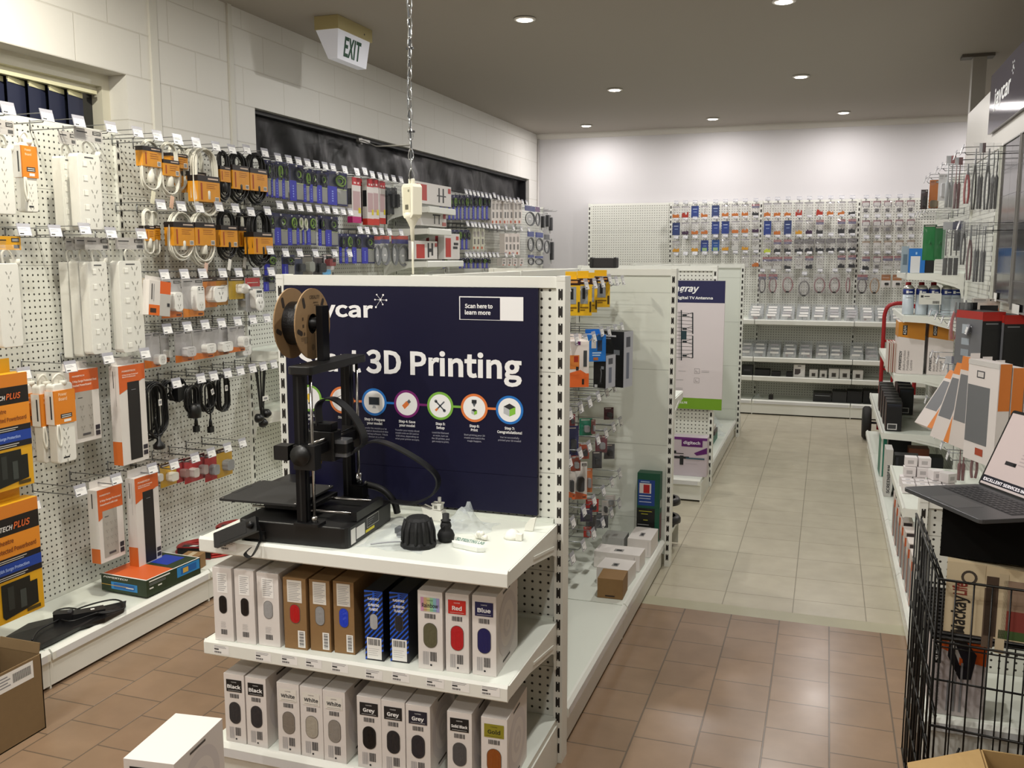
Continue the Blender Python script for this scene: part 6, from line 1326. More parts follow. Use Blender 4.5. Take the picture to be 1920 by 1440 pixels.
for bn_, cols, rows in GRID:
    for ri, (t_, b_, s_) in enumerate(rows):
        for ci, (cx, ch_) in enumerate(zip(cols, s_)):
            dy = (cols[0]-cx)*.022
            if bn_ == 'second': dy = (cx-1267)*-.03
            lab = f'{ORD[ci]} bag from left, {ORD[ri]} row of the {bn_} back wall bay'
            loc, w, h = bcell(cx, t_+dy, b_+dy, 14 if ch_ in 'BG' else (18.5 if ch_ in 'HK' else 14.5)); sd += 1
            hook((loc[0], BY-.006, loc[2]+.012), 0, f'{ORD[ci]} ticketed hook from left, {ORD[ri]} row of the {bn_} back wall bay', 'back wall hooks', HB)
            if ch_ == '.': continue
            bag_back(ch_, loc, w, h, lab, 'component bags on the back wall', sd)
# fifth row: looped leads
LOOP = [(1429, 514, 'h', 14, '#22242a', 'small looped black lead bag'), (1449, 514, 'h', 16, '#8a3d44', 'looped red lead bag'), (1477, 513, 'c', 22, '#a05a5a', 'large looped red and black lead bag'), (1507.5, 520, 'c', 23, '#5a5a58', 'wide U shaped grey lead bag'), (1536.6, 514, 'c', 23, '#9a5c60', 'wide U shaped red lead bag with label'), (1564.7, 514, 'c', 22, '#8d4a52', 'oval looped red lead bag with label'), (1590, 514, '.', 8, '#8c2a34', 'slim red lead with black plug'),
 (1616.6, 515, 'h', 19, '#3a2226', 'looped dark lead under red blue header'), (1640, 515, 'c', 20, '#b58a50', 'small red and orange lead bag')]
for i, (cx, t_, hd, wp, c, lb) in enumerate(LOOP):
    loc, w, h = bcell(cx, t_, t_+36, wp); r = empty('lead_bag', loc, 0, f'{lb}, fifth row of the back wall', 'lead bag', 'lead bags on the back wall'); g = MB(); m = mat(c, .45)
    for k in range(2): g.tube([(w*(.44-.06*k)*math.cos(t), .004*k, -h*.58+h*(.40-.04*k)*math.sin(t)) for t in [2*PI*q/16 for q in range(16)]], .0035, m, 5, closed=True)
    g.box(-w*.14, w*.14, -.004, .004, -h*.99, -h*.90, BLACKM); g.obj('looped_lead', r)
    if hd == 'h': g = MB(); g.box(-w/2, w/2, .004, .006, -h*.28, 0, mat('#a3222a', .4)); g.rect(-w/2, w/2, -h*.28, -h*.13, .0035, mat('#25236c', .4)); g.obj('header', r)
    elif hd == 'c': g = MB(); g.box(-w*.3, w*.3, .004, .006, -h*.08, 0, mat('#cfcfcf')); g.rect(-w*.18, w*.2, -h*.66, -h*.52, -.004, PAPER) if i in (4, 5) else None; g.obj('header', r)
    bagfilm(w, h, .012, i, mat('#b9b6b8', .12, alpha=.34)).obj('clear_bag', r)
    hook((loc[0], BY-.006, loc[2]+.012), 0, f'{ORD[i]} ticketed hook from left in the fifth back wall row', 'back wall hooks', HB)
for i, cx in enumerate((1661, 1682)):
    loc, w, h = bcell(cx, 515, 539, 17); P_card(w, h, f'brown and white card with black clip, {["left", "right"][i]} one in the fifth back wall row', loc, 0, 'brown topped cards', base='#dcd8d4', foot=None, top=('#a0683c', .45), dev=(.1, -.72, .5, .22), devc='#1b1b1d', kind='none', d=.01)
# bins of small parts on the two upper shelves
def bin_(px, py_b, wpx, z, lab, grp, seed, n=4, Yf=9.455):
    a = at(px-wpx/2, py_b, Y=Yf); b_ = at(px+wpx/2, py_b, Y=Yf); w = b_.x-a.x; rr = random.Random(seed)
    r = empty('parts_bin', ((a.x+b_.x)/2, Yf, z+.001), 0, lab, 'parts bin', grp); d = .30; g = MB(); t = .0015; m = CLEARB
    g.box(-w/2+.003, w/2-.003, 0, t, 0, .055, m)
    for sx in (-1, 1): g.ext([(0, 0), (0, .06), (d, .15), (d, 0)], 'x', sx*(w/2-.004)-t/2, sx*(w/2-.004)+t/2, m)
    g.box(-w/2+.005, w/2-.005, t, d, 0, .003, m)
    for k in range(1, n+1): g.box(-w/2+.005, w/2-.005, d*k/n-.001, d*k/n+.0005, .002, .055+.09*k/n, m)
    g.obj('tray', r)
    for k in range(n):
        g = MB(); y = d*k/n+(.0 if k else .0)-.001; z0 = .050+.09*k/n; g.T = Matrix.Translation((rr.uniform(-.01, .01), y, z0)) @ Matrix.Rotation(math.radians(-22), 4, 'X'); g.box(-w*.30, w*.30, -.0012, -.0004, -.014, .006, PAPER if rr.random() < .8 else mat('#b9b6b8')); g.obj('label_strip', r)
    g = MB()
    for k in range(n):
        for q in range(4):
            s_ = rr.uniform(.010, .024); x = rr.uniform(-w*.32, w*.32); y = d*(k+.5)/n+rr.uniform(-.015, .015); c = rr.choice(['#5a5a5e', '#8d8d90', '#b9b7b8', '#35353a', '#a59a96', '#c9c6c2', '#7a2a30'] if rr.random() < .8 else ['#d9d4cf'])
            g.box(x-s_, x+s_, y-s_*.6, y+s_*.6, .004, .008+.03*rr.random()+.08*k/n*.7, mat(c, .5))
    o = g.obj('small_parts', r); o['kind'] = 'stuff'; return r
for i, cx in enumerate((1394+22, 1447.5, 1475.6, 1505.6, 1534, 1564, 1596, 1626, 1654, 1684)): bin_(cx, 598, 27, .945, f'clear stepped bin of small parts, {ORD[i]} from left on the top bin shelf', 'parts bins on the top bin shelf', 30+i)
for i, cx in enumerate((1398, 1421.6, 1450, 1480, 1510, 1541.6, 1568, 1606.6, 1635)): bin_(cx, 668, 26, .575, f'clear stepped bin of small parts, {ORD[i]} from left on the second bin shelf', 'parts bins on the second bin shelf', 60+i, 3)
def bk(px0, px1, pt, pb, z, c, lab, Yf=9.47, d=.1, inner=None, nm='product_box', cat='box'):
    a = at(px0, pb, Y=Yf); b_ = at(px1, pb, Y=Yf); h = at(px0, pt, Y=Yf).z-a.z; w = b_.x-a.x
    return P_box(w, h, d, lab, ((a.x+b_.x)/2, Yf, z+h+.001), 0, 'boxes on the lower back wall shelves', base=c, tab=0, art=inner or (), name=nm, cat=cat)
sq = lambda: ((.28, .72, .42, .85, '#5a544e'), (.36, .64, .50, .78, '#35302c'))
bk(1390, 1411, 682, 700, .385, '#18181a', 'black pouch at left end of the third back wall shelf', inner=((.2, .8, .4, .6, '#3a3a3e'),), nm='pouch', cat='pouch')
bk(1415, 1443, 692, 703, .385, '#151517', 'flat wide black case on the third back wall shelf', d=.15); bk(1446, 1463, 695, 703, .385, '#121214', 'small black case right of the wide one, third back wall shelf'); bk(1474, 1486, 695, 703, .385, '#121214', 'small black case left of the white hang box')
bk(1487.5, 1509, 683, 706, .385, '#dcd9d5', 'white box with hanging slot and dark picture, third back wall shelf', inner=((.1, .6, .35, .8, '#4a4242'), (.35, .65, .08, .14, '#3a3a3a'), ([(.9, .4), (.9, .9), (.3, .9)], '#e8e6e2')))
for i, (a, b_, t_) in enumerate(((1517, 1533, 693), (1536.6, 1550, 694), (1553.6, 1572.6, 690), (1574, 1593.5, 690), (1598.6, 1618, 691))): bk(a, b_, t_, 708, .385, '#cfccc6', f'white box with dark square window, {ORD[i]} of five on the third shelf', inner=sq())
bk(1441, 1449, 739, 746, DK0, '#26201e', 'tiny dark box on the lowest back wall shelf', Yf=9.5); 
for i, (a, b_, t_, c) in enumerate(((1524, 1559, 736, '#1d1e20'), (1560, 1587, 732, '#2a2b2c'), (1588, 1616, 730, '#151619'), (1618, 1650, 728, '#0f1012'))): bk(a, b_, t_, 752, DK0, c, f'dark plastic wrapped box, {ORD[i]} from left on the lowest back wall shelf', Yf=9.5, d=.2, inner=((.1, .9, .25, .32, '#8d9092'),) if i == 0 else ())
crumple('plastic_bag', 'small clear bag at the left of the lowest back wall shelf', at(1419, 742, Y=9.55).x, 9.6, DK0+.001, .12, .12, .06, 41, FILM2, 8)
# ---------------------------------------------------------------- right of the aisle
RG = 'goods on the right shelving'
def CF(px0, px1, pt, pb, Y):
    """frame of something seen squarely at distance Y"""
    m = (pt+pb)/2; a = at(px0, m, Y=Y); b_ = at(px1, m, Y=Y); c = (px0+px1)/2; zt = at(c, pt, Y=Y).z; zb = at(c, pb, Y=Y).z
    return ((a.x+b_.x)/2, Y, zt), b_.x-a.x, zt-zb
# jump starter boxes
for i, (a, b_) in enumerate(((1680, 1730), (1737, 1784))):
    A, B = at(a, 703, Y=6.25), at(b_, 706, Y=6.25); w = B.x-A.x; h = .325
    P_box(w, h, .26, f'large white and orange box marked 42AH, {["left", "right"][i]} one of the pair on the shelf', ((A.x+B.x)/2, 6.25, .831+h), 0, 'large orange and white boxes', base='#dcd3d0', tab=0, art=(([(0, 0), (1, 0), (1, .345), (0, .28)], '#c9831f'), (.16, .33, .06, .25, '#17120f')), side=((0, 1, 0, .3, '#c9831f'),))
    o = bpy.data.objects[[q.name for q in bpy.data.objects if q.name.startswith('product_box')][-1]]
    g = MB(); x0 = -w/2
    g.text('42AH', x0+w*.295, -h*.238, w*.105, -.0015, PW, w=h*.165, rot=PI/2, bold=False); g.text('POWERTECH', x0+w*.17, -h*.93, w*.09, -.0015, INK, w=h*.37, rot=PI/2, italic=True)
    for k, s_ in enumerate(('Multi-Function', 'Portable Power', 'Centre')): g.text(s_, x0+w*(.32+.13*k), -h*.93, w*.085, -.0015, mat('#6c6668', .6), w=h*(.38, .38, .2)[k], rot=PI/2, bold=False)
    last = [q for q in bpy.data.objects if q.get('label', '').startswith('large white and orange box marked 42AH, '+["left", "right"][i])][0]; g.obj('printed_text', last)
g = MB()
for k in range(9): g.box(k*.006, k*.006+.005, 0, .2, 0, .19-.004*(k % 3), mat(['#cfc6bf', '#8a4a3c', '#d9d2cb', '#b59a8c'][k % 4], .6))
tag(g.obj('magazine_stack', loc=(.395, 6.30, .832)), 'row of upright thin booklets left of the 42AH boxes', 'booklets')['kind'] = 'stuff'
# spray cans
CANB = mat('#22347e', .35); CANW = mat('#c3cdd6', .3)
for i, cx in enumerate((1702, 1727, 1750, 1774, 1794)):
    p = at(cx, 588, Y=6.30); g = MB(); R_ = .034; g.lathe([(R_*.96, 0), (R_, .004), (R_, .150)], CANW, n=20); g.lathe([(R_+.0004, .125), (R_+.0004, .158), (R_*.98, .160)], CANB, n=20); g.lathe([(R_, .158), (R_*.9, .170), (R_*.5, .182), (.004, .184)], mat('#c9c6c0', .3, metal=.7), n=20)
    g.rect(-R_*.5, -R_*.1, .133, .150, -R_-.0012, PW); g.rect(0, R_*.6, .138, .144, -R_-.0010, PW); g.rect(-R_*.5, R_*.6, .105, .108, -R_-.0008, GREYINK)
    tag(g.obj('spray_can', loc=(p.x, 6.32, 1.201)), f'white and blue spray can with silver dome, {ORD[i]} from left on the can shelf', 'spray can', 'spray cans on the can shelf')
    if i > 2: continue
    g = MB(); g.lathe([(R_*.9, 0), (R_*.9, .15), (R_*.5, .17)], mat('#8a1d20', .4), n=16); g.lathe([(R_*.5, .17), (R_*.5, .195), (R_*.45, .2)], mat('#a8181c', .4), n=12)
    tag(g.obj('spray_can', loc=(p.x+.004, 6.42, 1.201)), f'red capped dark can behind the front row, {ORD[i]} from left on the can shelf', 'spray can', 'red cans behind')
loc, w, h = CF(1723, 1765, 550, 571, 6.135); g = MB(); g.box(-w/2, w/2, 0, .003, -h, 0, mat('#d6d6cf', .4)); g.rect(-w*.42, -w*.3, -h*.38, -h*.18, -.0006, INK); g.rect(-w*.26, -w*.02, -h*.32, -h*.24, -.0006, INK); g.bars(w*.12, w*.42, -h*.92, -h*.68, -.0006, INK); g.lines(-w*.2, w*.3, -h*.5, 1, .01, .0012, -.0006, GREYINK); tag(g.obj('shelf_sign', loc=loc), 'white card sign with barcode in front of the spray cans', 'sign')
# upper shelf: blue and green packs
Y0 = 6.22
def onshelf(px0, px1, pt, z, Y, c, lab, art=(), d=.08, hh=None, nm='product_box', cat='box', rz=0.):
    m = at((px0+px1)/2, pt, Y=Y); a = at(px0, pt, Y=Y); b_ = at(px1, pt, Y=Y); h = hh or (m.z-z); w = b_.x-a.x
    return P_box(w, h, d, lab, ((a.x+b_.x)/2, Y, z+h+.001), rz, RG, base=c, art=art, tab=0, name=nm, cat=cat)
onshelf(1705, 1736, 466, 1.461, Y0, '#1f6fc0', 'bright blue pack with white card standing on the top right shelf', ((.12, .70, .32, 1, '#d9dadd'), (.4, .5, .15, .25, '#9cc4ea')), .06)
onshelf(1736, 1753, 472, 1.461, Y0+.005, '#121316', 'black pack right of the bright blue one, top right shelf', (), .05)
onshelf(1692, 1705, 462, 1.461, Y0+.01, '#93a2ad', 'grey blue clear pack left of the bright blue one, top right shelf', ((.2, .8, .3, .7, '#5d6f7d'),), .06)
RH = hook_proto(.22)
for zi, (z, ys, nm) in enumerate(((2.03, [6.6, 6.35, 5.95, 5.7, 5.45, 5.1, 4.85], 'top row'), (1.83, [7.3, 7.05, 6.8, 6.5], 'upper row'), (1.68, [6.6, 6.3, 5.9, 5.6, 5.35, 5.1, 4.8], 'second row'), (1.22, [5.8, 5.5, 5.2, 4.9, 4.6, 4.3], 'third row'), (1.0, [5.6, 5.3, 5.0, 4.7, 4.4], 'fourth row'), (.72, [5.75, 5.55, 5.35, 5.15, 4.95, 4.75, 4.55], 'fifth row'), (.62, [5.7, 5.45, 5.2, 4.9, 4.65], 'lowest row'))):
    for k, y in enumerate(ys): hook((RX-.006, y, z), -Q, f'{ORD[k]} ticketed hook from the far end in {nm}, right shelving', 'hooks on the right shelving', RH)
def RK(px0, px1, pt, pb, X, kind, lab, c='#b9b9b9', dc='#232427', rz=.0, top=None, dev=(0, -.6, .5, .6), **k):
    m = at((px0+px1)/2, (pt+pb)/2, X=X); loc, w, h = CF(px0, px1, pt, pb, m.y)
    if kind == 'card': return P_card(w, h, lab, loc, rz, 'packs on the right shelving', base=c, foot=None, top=top, dev=dev, devc=dc, kind='none', d=.02, **k)
    r = empty('tool_pack', loc, rz, lab, 'tool pack', 'clear tool packs on the right shelving'); g = MB(); cc = mat(dc, .35)
    if kind == 'pliers':
        red = mat(k.get('grip', '#8c1a1e'), .4)
        for s_ in (-1, 1): g.tube(arc([(s_*w*.02, .01, -h*.30), (s_*w*.22, .01, -h*.50), (s_*w*.26, .01, -h*.75), (s_*w*.16, .01, -h*.96)], 5), w*.14, red, 8)
        g.ext([(-w*.12, -h*.32), (w*.12, -h*.32), (w*.05, -h*.08), (-w*.05, -h*.08)], 'y', .0, .02, mat('#8d9094', .3, metal=.8)); g.cyl((0, -.002, -h*.30), (0, .022, -h*.30), w*.1, mat('#6d7074', .3, metal=.8), 12)
    elif kind == 'probe':
        for s_ in (-.22, .22): g.tube([(s_*w, .01, -h*.10), (s_*w*.9, .01, -h*.45), (s_*w, .01, -h*.50), (s_*w, .01, -h*.95)], [w*.05, w*.08, w*.22, w*.19], cc, 8)
    elif kind == 'clamp':
        for s_ in (-.28, 0, .28): g.tube([(s_*w, .01, -h*.15), (s_*w, .01, -h*.62)], w*.035, cc, 6); g.box(s_*w-w*.11, s_*w+w*.11, 0, .02, -h*.98, -h*.66, cc)
    g.obj('tool', r)
    if top: g = MB(); g.box(-w/2, w/2, .004, .006, -h*.14, 0, mat(top, .4)); g.rect(-w*.5, 0, -h*.14, 0, .0036, mat('#c9ccd2', .3)); g.obj('header_card', r)
    bagfilm(w, h, .02, int(px0), mat('#dadde0', .12, alpha=.20)).obj('clear_bag', r, loc=(0, -.003, 0)); return r
RK(1727, 1740, 355, 392, .47, 'card', 'dark brown wrapped pack at the left end of the top right hooks', '#3a2a2a', '#1f1718')
RK(1743, 1761, 337, 390, .52, 'card', 'orange card with clear packs beneath, top right hooks', '#b0662a', '#7a6e58', dev=(0, -.85, .9, .3))
RK(1760, 1779, 326, 376, .54, 'card', 'white box pack beside the orange card, top right hooks', '#dcdcdf', '#c6c6ca')
RK(1772, 1790, 292, 394, .56, 'probe', 'clear pack with pink header and pale tool, top right hooks', dc='#9a9da0', top='#b0555a')
RK(1788, 1803, 295, 396, .58, 'probe', 'clear pack with dark red tool, top right hooks', dc='#6d2a30', top='#7a3a40')
RK(1806, 1822, 300, 385, .56, 'pliers', 'red and black handled tool hanging in clear pack, top right hooks', dc='#1b1b1e', grip='#a01f22')
for i, (a, b_) in enumerate(((1822, 1834), (1833, 1845), (1845, 1860), (1858, 1874))):
    RK(a, b_, 268, 398, .60+.02*i, 'probe' if i % 2 else 'pliers', f'black tool in tall clear pack, {ORD[i]} of four in the top right row', dc='#131417', top='#4a1f24' if i == 1 else None, grip='#141518')
onl = [(1731, 1756, 421, 488, .50, '#147a3c', 'left'), (1752, 1773, 424, 486, .54, '#126e36', 'right')]
for a, b_, t_, q, X, c, nm in onl: RK(a, b_, t_, q, X, 'card', f'bright green flat packet hanging, {nm} one of the pair, right hooks', c, c, top=('#2a4a34', .06), dev=(0, -.5, .1, .1))
RK(1766, 1802, 416, 518, .57, 'clamp', 'clear pack with three black clamps under blue header, right hooks', dc='#17181b', top='#2b2f5c')
RK(1790, 1806, 414, 470, .62, 'card', 'grey and black small pack beside the clamp pack', '#5a5c62', '#1b1c1f')
for i, (a, b_, q) in enumerate(((1800, 1814, 500), (1812, 1826, 530), (1826, 1838, 535), (1838, 1850, 535))):
    RK(a, b_, 408+4*(i % 2), q, .58+.02*i, 'pliers' if i in (0, 1) else 'probe', f'silver jawed tool with dark grips in clear pack, {ORD[i]} in the second right row', dc='#2b2d31', grip='#24262a' if i != 1 else '#5a2024')
RK(1780, 1802, 560, 640, .56, 'pliers', 'red handled cutting pliers hanging left of the red topped boxes', grip='#a3181c')
RK(1798, 1822, 556, 642, .57, 'pliers', 'second red handled pliers with silver jaws beside the first', grip='#8d161c')
RK(1822, 1876, 560, 600, .72, 'card', 'white and orange card pack behind the red topped boxes', '#d2ccc5', '#cf6a22', dev=(.2, -.6, .5, .6))
RK(1770, 1793, 668, 765, .55, 'probe', 'clear pack with dark blue tipped pale tool below the 42AH boxes', dc='#6d727c', top='#3a2f55')
RK(1790, 1812, 672, 752, .56, 'card', 'clear pack with red top and dark green part', '#8f9392', '#2a3d2e', top=('#a0302c', .12))
RK(1808, 1834, 676, 735, .58, 'card', 'clear pack with red top and black part', '#7d8182', '#17181b', top=('#8c2020', .18))
RK(1795, 1812, 838, 905, .58, 'probe', 'clear pack with dark red probes above the laptop', dc='#7a1620')
RK(1818, 1838, 832, 900, .60, 'pliers', 'red and blue handled small tool pack above the laptop', grip='#7a2a34')
# solar panels on the pegboard
def sol(pa, pb_, z0, z1, lab):
    y0, y1 = at(pa, 400, X=.76).y, at(pb_, 400, X=.76).y; w = abs(y0-y1)
    r = empty('solar_panel', (.762, (y0+y1)/2, z0), -Q, lab, 'solar panel', 'solar panels'); h = z1-z0
    g = MB(); g.box(-w/2, w/2, 0, .014, 0, h, mat('#1c1b1f', .12, spec=.8)); gl = mat('#77767c', .4)
    for k in range(1, 6): g.rect(-w/2, w/2, h*k/6-.0008, h*k/6+.0008, -.0006, gl)
    g.rect(-.0008, .0008, 0, h, -.0006, gl); g.obj('cells', r)
    g = MB(); al = mat('#b2b0ad', .35, metal=.6)
    for (a, b_, c, d) in ((-w/2-.006, -w/2, -.006, h+.006), (w/2, w/2+.006, -.006, h+.006), (-w/2, w/2, -.006, 0), (-w/2, w/2, h, h+.006)): g.box(a, b_, -.006, .016, c, d, al)
    g.obj('frame', r)
    g = MB(); g.rect(-w*.42, -w*.22, -.03+.02, .03, -.007, PAPER); g.obj('ticket', r)
sol(1874, 1904, 1.36, 2.08, 'dark solar panel on the right pegboard, the one farther from camera'); sol(1907, 1990, 1.33, 2.08, 'dark solar panel on the right pegboard, cut by the right photo edge')
# red topped black boxes, rotated
for i, (px_, Yb) in enumerate(((1865, 4.25), (1909, 4.30))):
    A = at(px_, 585+i*5, Y=Yb); h = .235; w = .098
    r = P_box(w, h, .19, f'black box with red top band, {["left", "right"][i]} one of the pair right of the red pliers', (A.x, Yb, A.z), .42, 'red topped black boxes', base='#121214', tab=.03, art=((0, 1, 0, .16, '#b02a22'), (.15, .7, .20, .22, '#7d7f82'), (.05, .95, .3, .98, '#0c0c0e')), side=((0, 1, .0, 1, '#6a6b70'), (0, 1, 0, .14, '#a52a24'), (.45, .75, .25, .42, '#a7b0ba'), (.45, .75, .5, .62, '#9aa3ad'), (.45, .75, .7, .82, '#8d969f')))
# orange white solar boxes: upright group and the leaning ones
for i, (px_, pt, dy) in enumerate(((1887, 683, 0), (1911, 690, .022), (1936, 697, .044))):
    A = at(px_, pt, Y=3.72+dy); P_box(.046, .385, .20, f'slim white and orange box with solar picture on side, {ORD[i]} from left beside laptop screen', (A.x, 3.72+dy, A.z), .40, 'slim orange and white boxes', base='#ddd6d4', tab=.02, art=((.05, 1, .0, .45, '#d0762a'), ), side=((.25, .98, .25, .82, '#6a6c70'), (.0, .25, 0, 1, '#ddd6d4'), (.45, .70, .10, .17, '#3a3a40'), (.48, .67, .11, .16, '#cfcac8'), (.35, .60, .86, .93, '#a5452c'), (0, 1, .0, .05, '#c9c6c4')))
for i, (px_, pt, pb_, an) in enumerate(((1846, 676, 856, .10), (1832, 690, 846, .30), (1815, 706, 830, .55))):
    A = at(px_, pt, Y=3.95+.2*i); B = at(px_, pb_, Y=3.95+.2*i); h = A.z-B.z
    o = P_box(.038, h*.96, .16, f'slim orange edged box leaning left, {["least", "more", "most"][i]} tilted of the three fanned out', (A.x+.015, 3.95+.2*i, A.z), .4, 'leaning orange edged boxes', base='#d8cfcb', tab=0, art=((0, 1, 0, 1, '#cc7a34'), (.2, .7, .84, .92, '#a5452c')), side=((0, 1, 0, 1, '#cf7a34'), (.25, 1, .15, 1, '#cfc6c2'), (.30, .95, .2, .72, '#6f7074')))
    o.rotation_euler = (0, an, .35)
# black boxes on the lower shelf
def blackbox(x, y, lab, z=.461, h=.185, w=.092, d=.10):
    P_box(w, h, d, lab, (x, y, z+h+.001), 0, 'black boxes in a row', base='#0e0e12', tab=0, art=((.04, .96, .08, .085, '#5a6a8a'), (.1, .9, .10, .16, '#1a1c28'), (.1, .72, .74, .95, '#cfcccb'), (.15, .66, .77, .92, '#3a3a3c')), side=((0, 1, 0, 1, '#2b1114'), (0, .12, 0, 1, '#8a4a3a')))
A = at(1679, 808, Z=.461)
for k in range(8): blackbox(.436+.004*(k % 2), 6.24+.135*k, f'black box with small barcode, {ORD[k]} in the row from the near end of shelf')
for k, y in enumerate((6.95, 7.12, 7.5, 7.66)): blackbox(.56+.02*(k > 1), y, f'black box in the second column beside the row, {ORD[k]} from near')
# small white boxes on the next shelf
zc = .451; rr = random.Random(5)
for (r_, c_) in [(r_, c_) for r_ in range(3) for c_ in range(4)]:
    hh = .045; x = .405+c_*.060; y = 4.62+r_*.075
    g = MB(); g.box(-.027, .027, 0, .055, 0, hh, mat('#e2dcdc', .5)); g.rect(-.015, .012, .012, .03, -.0006, mat('#b9b4b4', .5)); g.quad((-.01, .02, hh+.0005), (.01, .02, hh+.0005), (.01, .03, hh+.0005), (-.01, .03, hh+.0005), GREYINK)
    tag(g.obj('small_box', loc=(x+rr.uniform(-.003, .003), y, zc+.001), rz=rr.uniform(-.05, .05)), f'small white cube box, {ORD[c_]} from the aisle in {["front", "middle", "back"][r_]} row, behind the laptop', 'small box', 'small white boxes behind the laptop')
for k, (x, y, dz, rz) in enumerate(((.42, 4.78, .047, 0), (.48, 4.78, .047, .1), (.425, 4.80, .093, 0), (.487, 4.80, .093, .05), (.545, 4.74, .047, .4), (.60, 4.70, .047, .7))):
    g = MB(); g.box(-.027, .027, 0, .055, 0, .044, mat('#e6e0e0', .5)); g.rect(-.015, .012, .012, .03, -.0006, mat('#b9b4b4', .5)); tag(g.obj('small_box', loc=(x, y, zc+.001+dz), rz=rz), f'small white cube box on top of others, {ORD[k]} of the upper ones, behind the laptop', 'small box', 'stacked small white boxes')
# things on the base under the black boxes
def base_box(px0, py, w, h, d, c, lab, y, x, art=(), side=(), rz=0.): return P_box(w, h, d, lab, (x, y, DK0+h+.001), rz, 'boxes on the right base shelf', base=c, tab=0, art=art, side=side)
base_box(0, 0, .035, .29, .24, '#14705c', 'teal and white upright box on the right base shelf', 6.32, .392, ((0, .35, 0, 1, '#d8d8cf'),), ((0, 1, 0, 1, '#14705c'),))
r = base_box(0, 0, .040, .285, .16, '#c9c6c2', 'white box spine with upright black lettering on the right base shelf', 5.78, .392)
g = MB(); g.text('SCREENBEAM', .009, -.265, .016, -.0012, INK, w=.17, rot=PI/2); g.obj('printed_text', r)
base_box(0, 0, .13, .25, .10, '#0d0d10', 'black box beside the lettered spine on the right base shelf', 5.80, .49, ((.04, .14, .05, .95, '#2a2a30'),))
for k, (x, y, w, h, c, lb) in enumerate(((.60, 6.3, .12, .20, '#6a3418', 'dark orange box deep under the black box shelf'), (.70, 6.25, .08, .16, '#17181b', 'black tool case deep under the black box shelf'), (.50, 6.5, .14, .22, '#141416', 'black box deep under the shelf, behind the front ones'), (.66, 5.6, .14, .12, '#2a2629', 'dark tray on the right base shelf'))):
    base_box(0, 0, w, h, .12, c, lb, y, x)
g = MB(); g.cyl((-.05, 0, .0), (.05, 0, .0), .032, mat('#a8181c', .4), 16); g.cyl((-.055, 0, 0), (-.05, 0, 0), .045, BLACKM, 16); g.cyl((.05, 0, 0), (.055, 0, 0), .045, BLACKM, 16); tag(g.obj('wire_reel', loc=(.66, 5.66, DK0+.12+.048)), 'red reel with black flanges on the dark tray', 'reel')
for k in range(7):
    y = 4.95-.17*k; base_box(0, 0, .045, .215, .10, '#d9d0cb', f'white and orange slim box, {ORD[k]} from far on the right base shelf edge', y, .395, ((0, 1, .12, .3, '#c65a2a'), (.1, .9, .02, .10, '#3a3234'), (0, .4, .3, 1, '#8d8a8c')), ((0, 1, 0, 1, '#cfc6c2'), (.2, .9, .3, .9, '#8c8a8e'), (0, .2, .1, 1, '#c96a3a')))
for k in range(3): base_box(0, 0, .16, .24, .05, '#dcd4d0', f'white and orange upright box behind the cage corner, {ORD[k]} from near', 3.72+.25*k, .52, ((.5, 1, 0, .7, '#cf6a34'), (.1, .4, .2, .8, '#8a6a5c')))
# inverter box on the end unit base
loc, w, h = CF(1744, 1842, 1176, 1330, 2.995); w = .15
r = P_box(w, .275, .12, 'white, black and orange box marked 3000W behind the wire cage', (.345+.014+w/2, 2.995, DK0+.276), 0, 'product boxes', base='#c9bfc0', tab=0, art=((.0, .16, 0, .40, '#0f0d0e'), (.16, 1, 0, .22, '#c8551a'), ([(.16, .22), (1, .22), (1, .38), (.8, .36)], '#c8551a'), ([(.30, .08), (.55, .07), (.82, .26), (.74, .55), (.52, .56), (.28, .30)], '#14121c'), ([(.30, .10), (.36, .09), (.56, .34), (.52, .40)], '#b9b5b2'), ([(.50, .30), (.56, .32), (.58, .42), (.50, .38)], '#c8551a')))
g = MB(); g.text('3000W', -w/2+w*.13, -.105, w*.11, -.003, PW, w=.085, rot=PI/2); g.text('POWERTECH', -w/2+w*.16, -.26, w*.07, -.003, GREYINK, w=.12, rot=PI/2, bold=False)
for k in range(3): g.rect(-w/2+w*(.30+.12*k), -w/2+w*(.34+.12*k), -.26, -.16+.03*k, -.003, GREYINK)
g.obj('printed_text', r)
# hand truck
ht = empty('hand_truck', (.55, 8.35, 0), 0, 'red hand truck with black tyres standing past the right shelving end', 'hand truck'); RD = mat('#a3131a', .35, name='red_enamel')
a = at(1655, 590, Y=8.35); zt = 1.17; xl = at(1653, 690, Y=8.35).x-.55; xr = xl+.26
g = MB(); g.tube(arc([(xl, 0, .10), (xl, 0, .9), (xl+.005, 0, zt-.07), (xl+.06, 0, zt), (xr-.06, 0, zt), (xr-.005, 0, zt-.07), (xr, 0, .9), (xr, 0, .10)], 6), .016, RD, 10)
for z in (.35, .62, .86): g.cyl((xl, 0, z), (xr, 0, z), .010, RD, 8)
g.cyl((xl+.085, 0, .1), (xl+.085, 0, .86), .010, RD, 8); g.obj('frame', ht)
g = MB(); g.box(xl-.01, xr+.01, -.17, .0, .375, .39, RD) if False else g.box(xl-.01, xr+.01, -.17, 0, .03, .045, RD); g.obj('toe_plate', ht)
wx = at(1624, 815, Y=8.35).x-.55
for s_, x in ((-1, wx), (1, xr+.09)):
    g = MB(); g.lathe([(.085, -.035), (.125, -.035), (.143, -.018), (.143, .018), (.125, .035), (.085, .035)], mat('#161412', .7), (x, .06, .145), 28, 'x'); g.lathe([(.084, -.02), (.084, .02)], mat('#b9b3a8', .5), (x, .06, .145), 20, 'x'); g.obj('wheel', ht)
g = MB(); g.cyl((wx, .06, .145), (xr+.09, .06, .145), .010, STEEL, 8); g.obj('axle', ht)
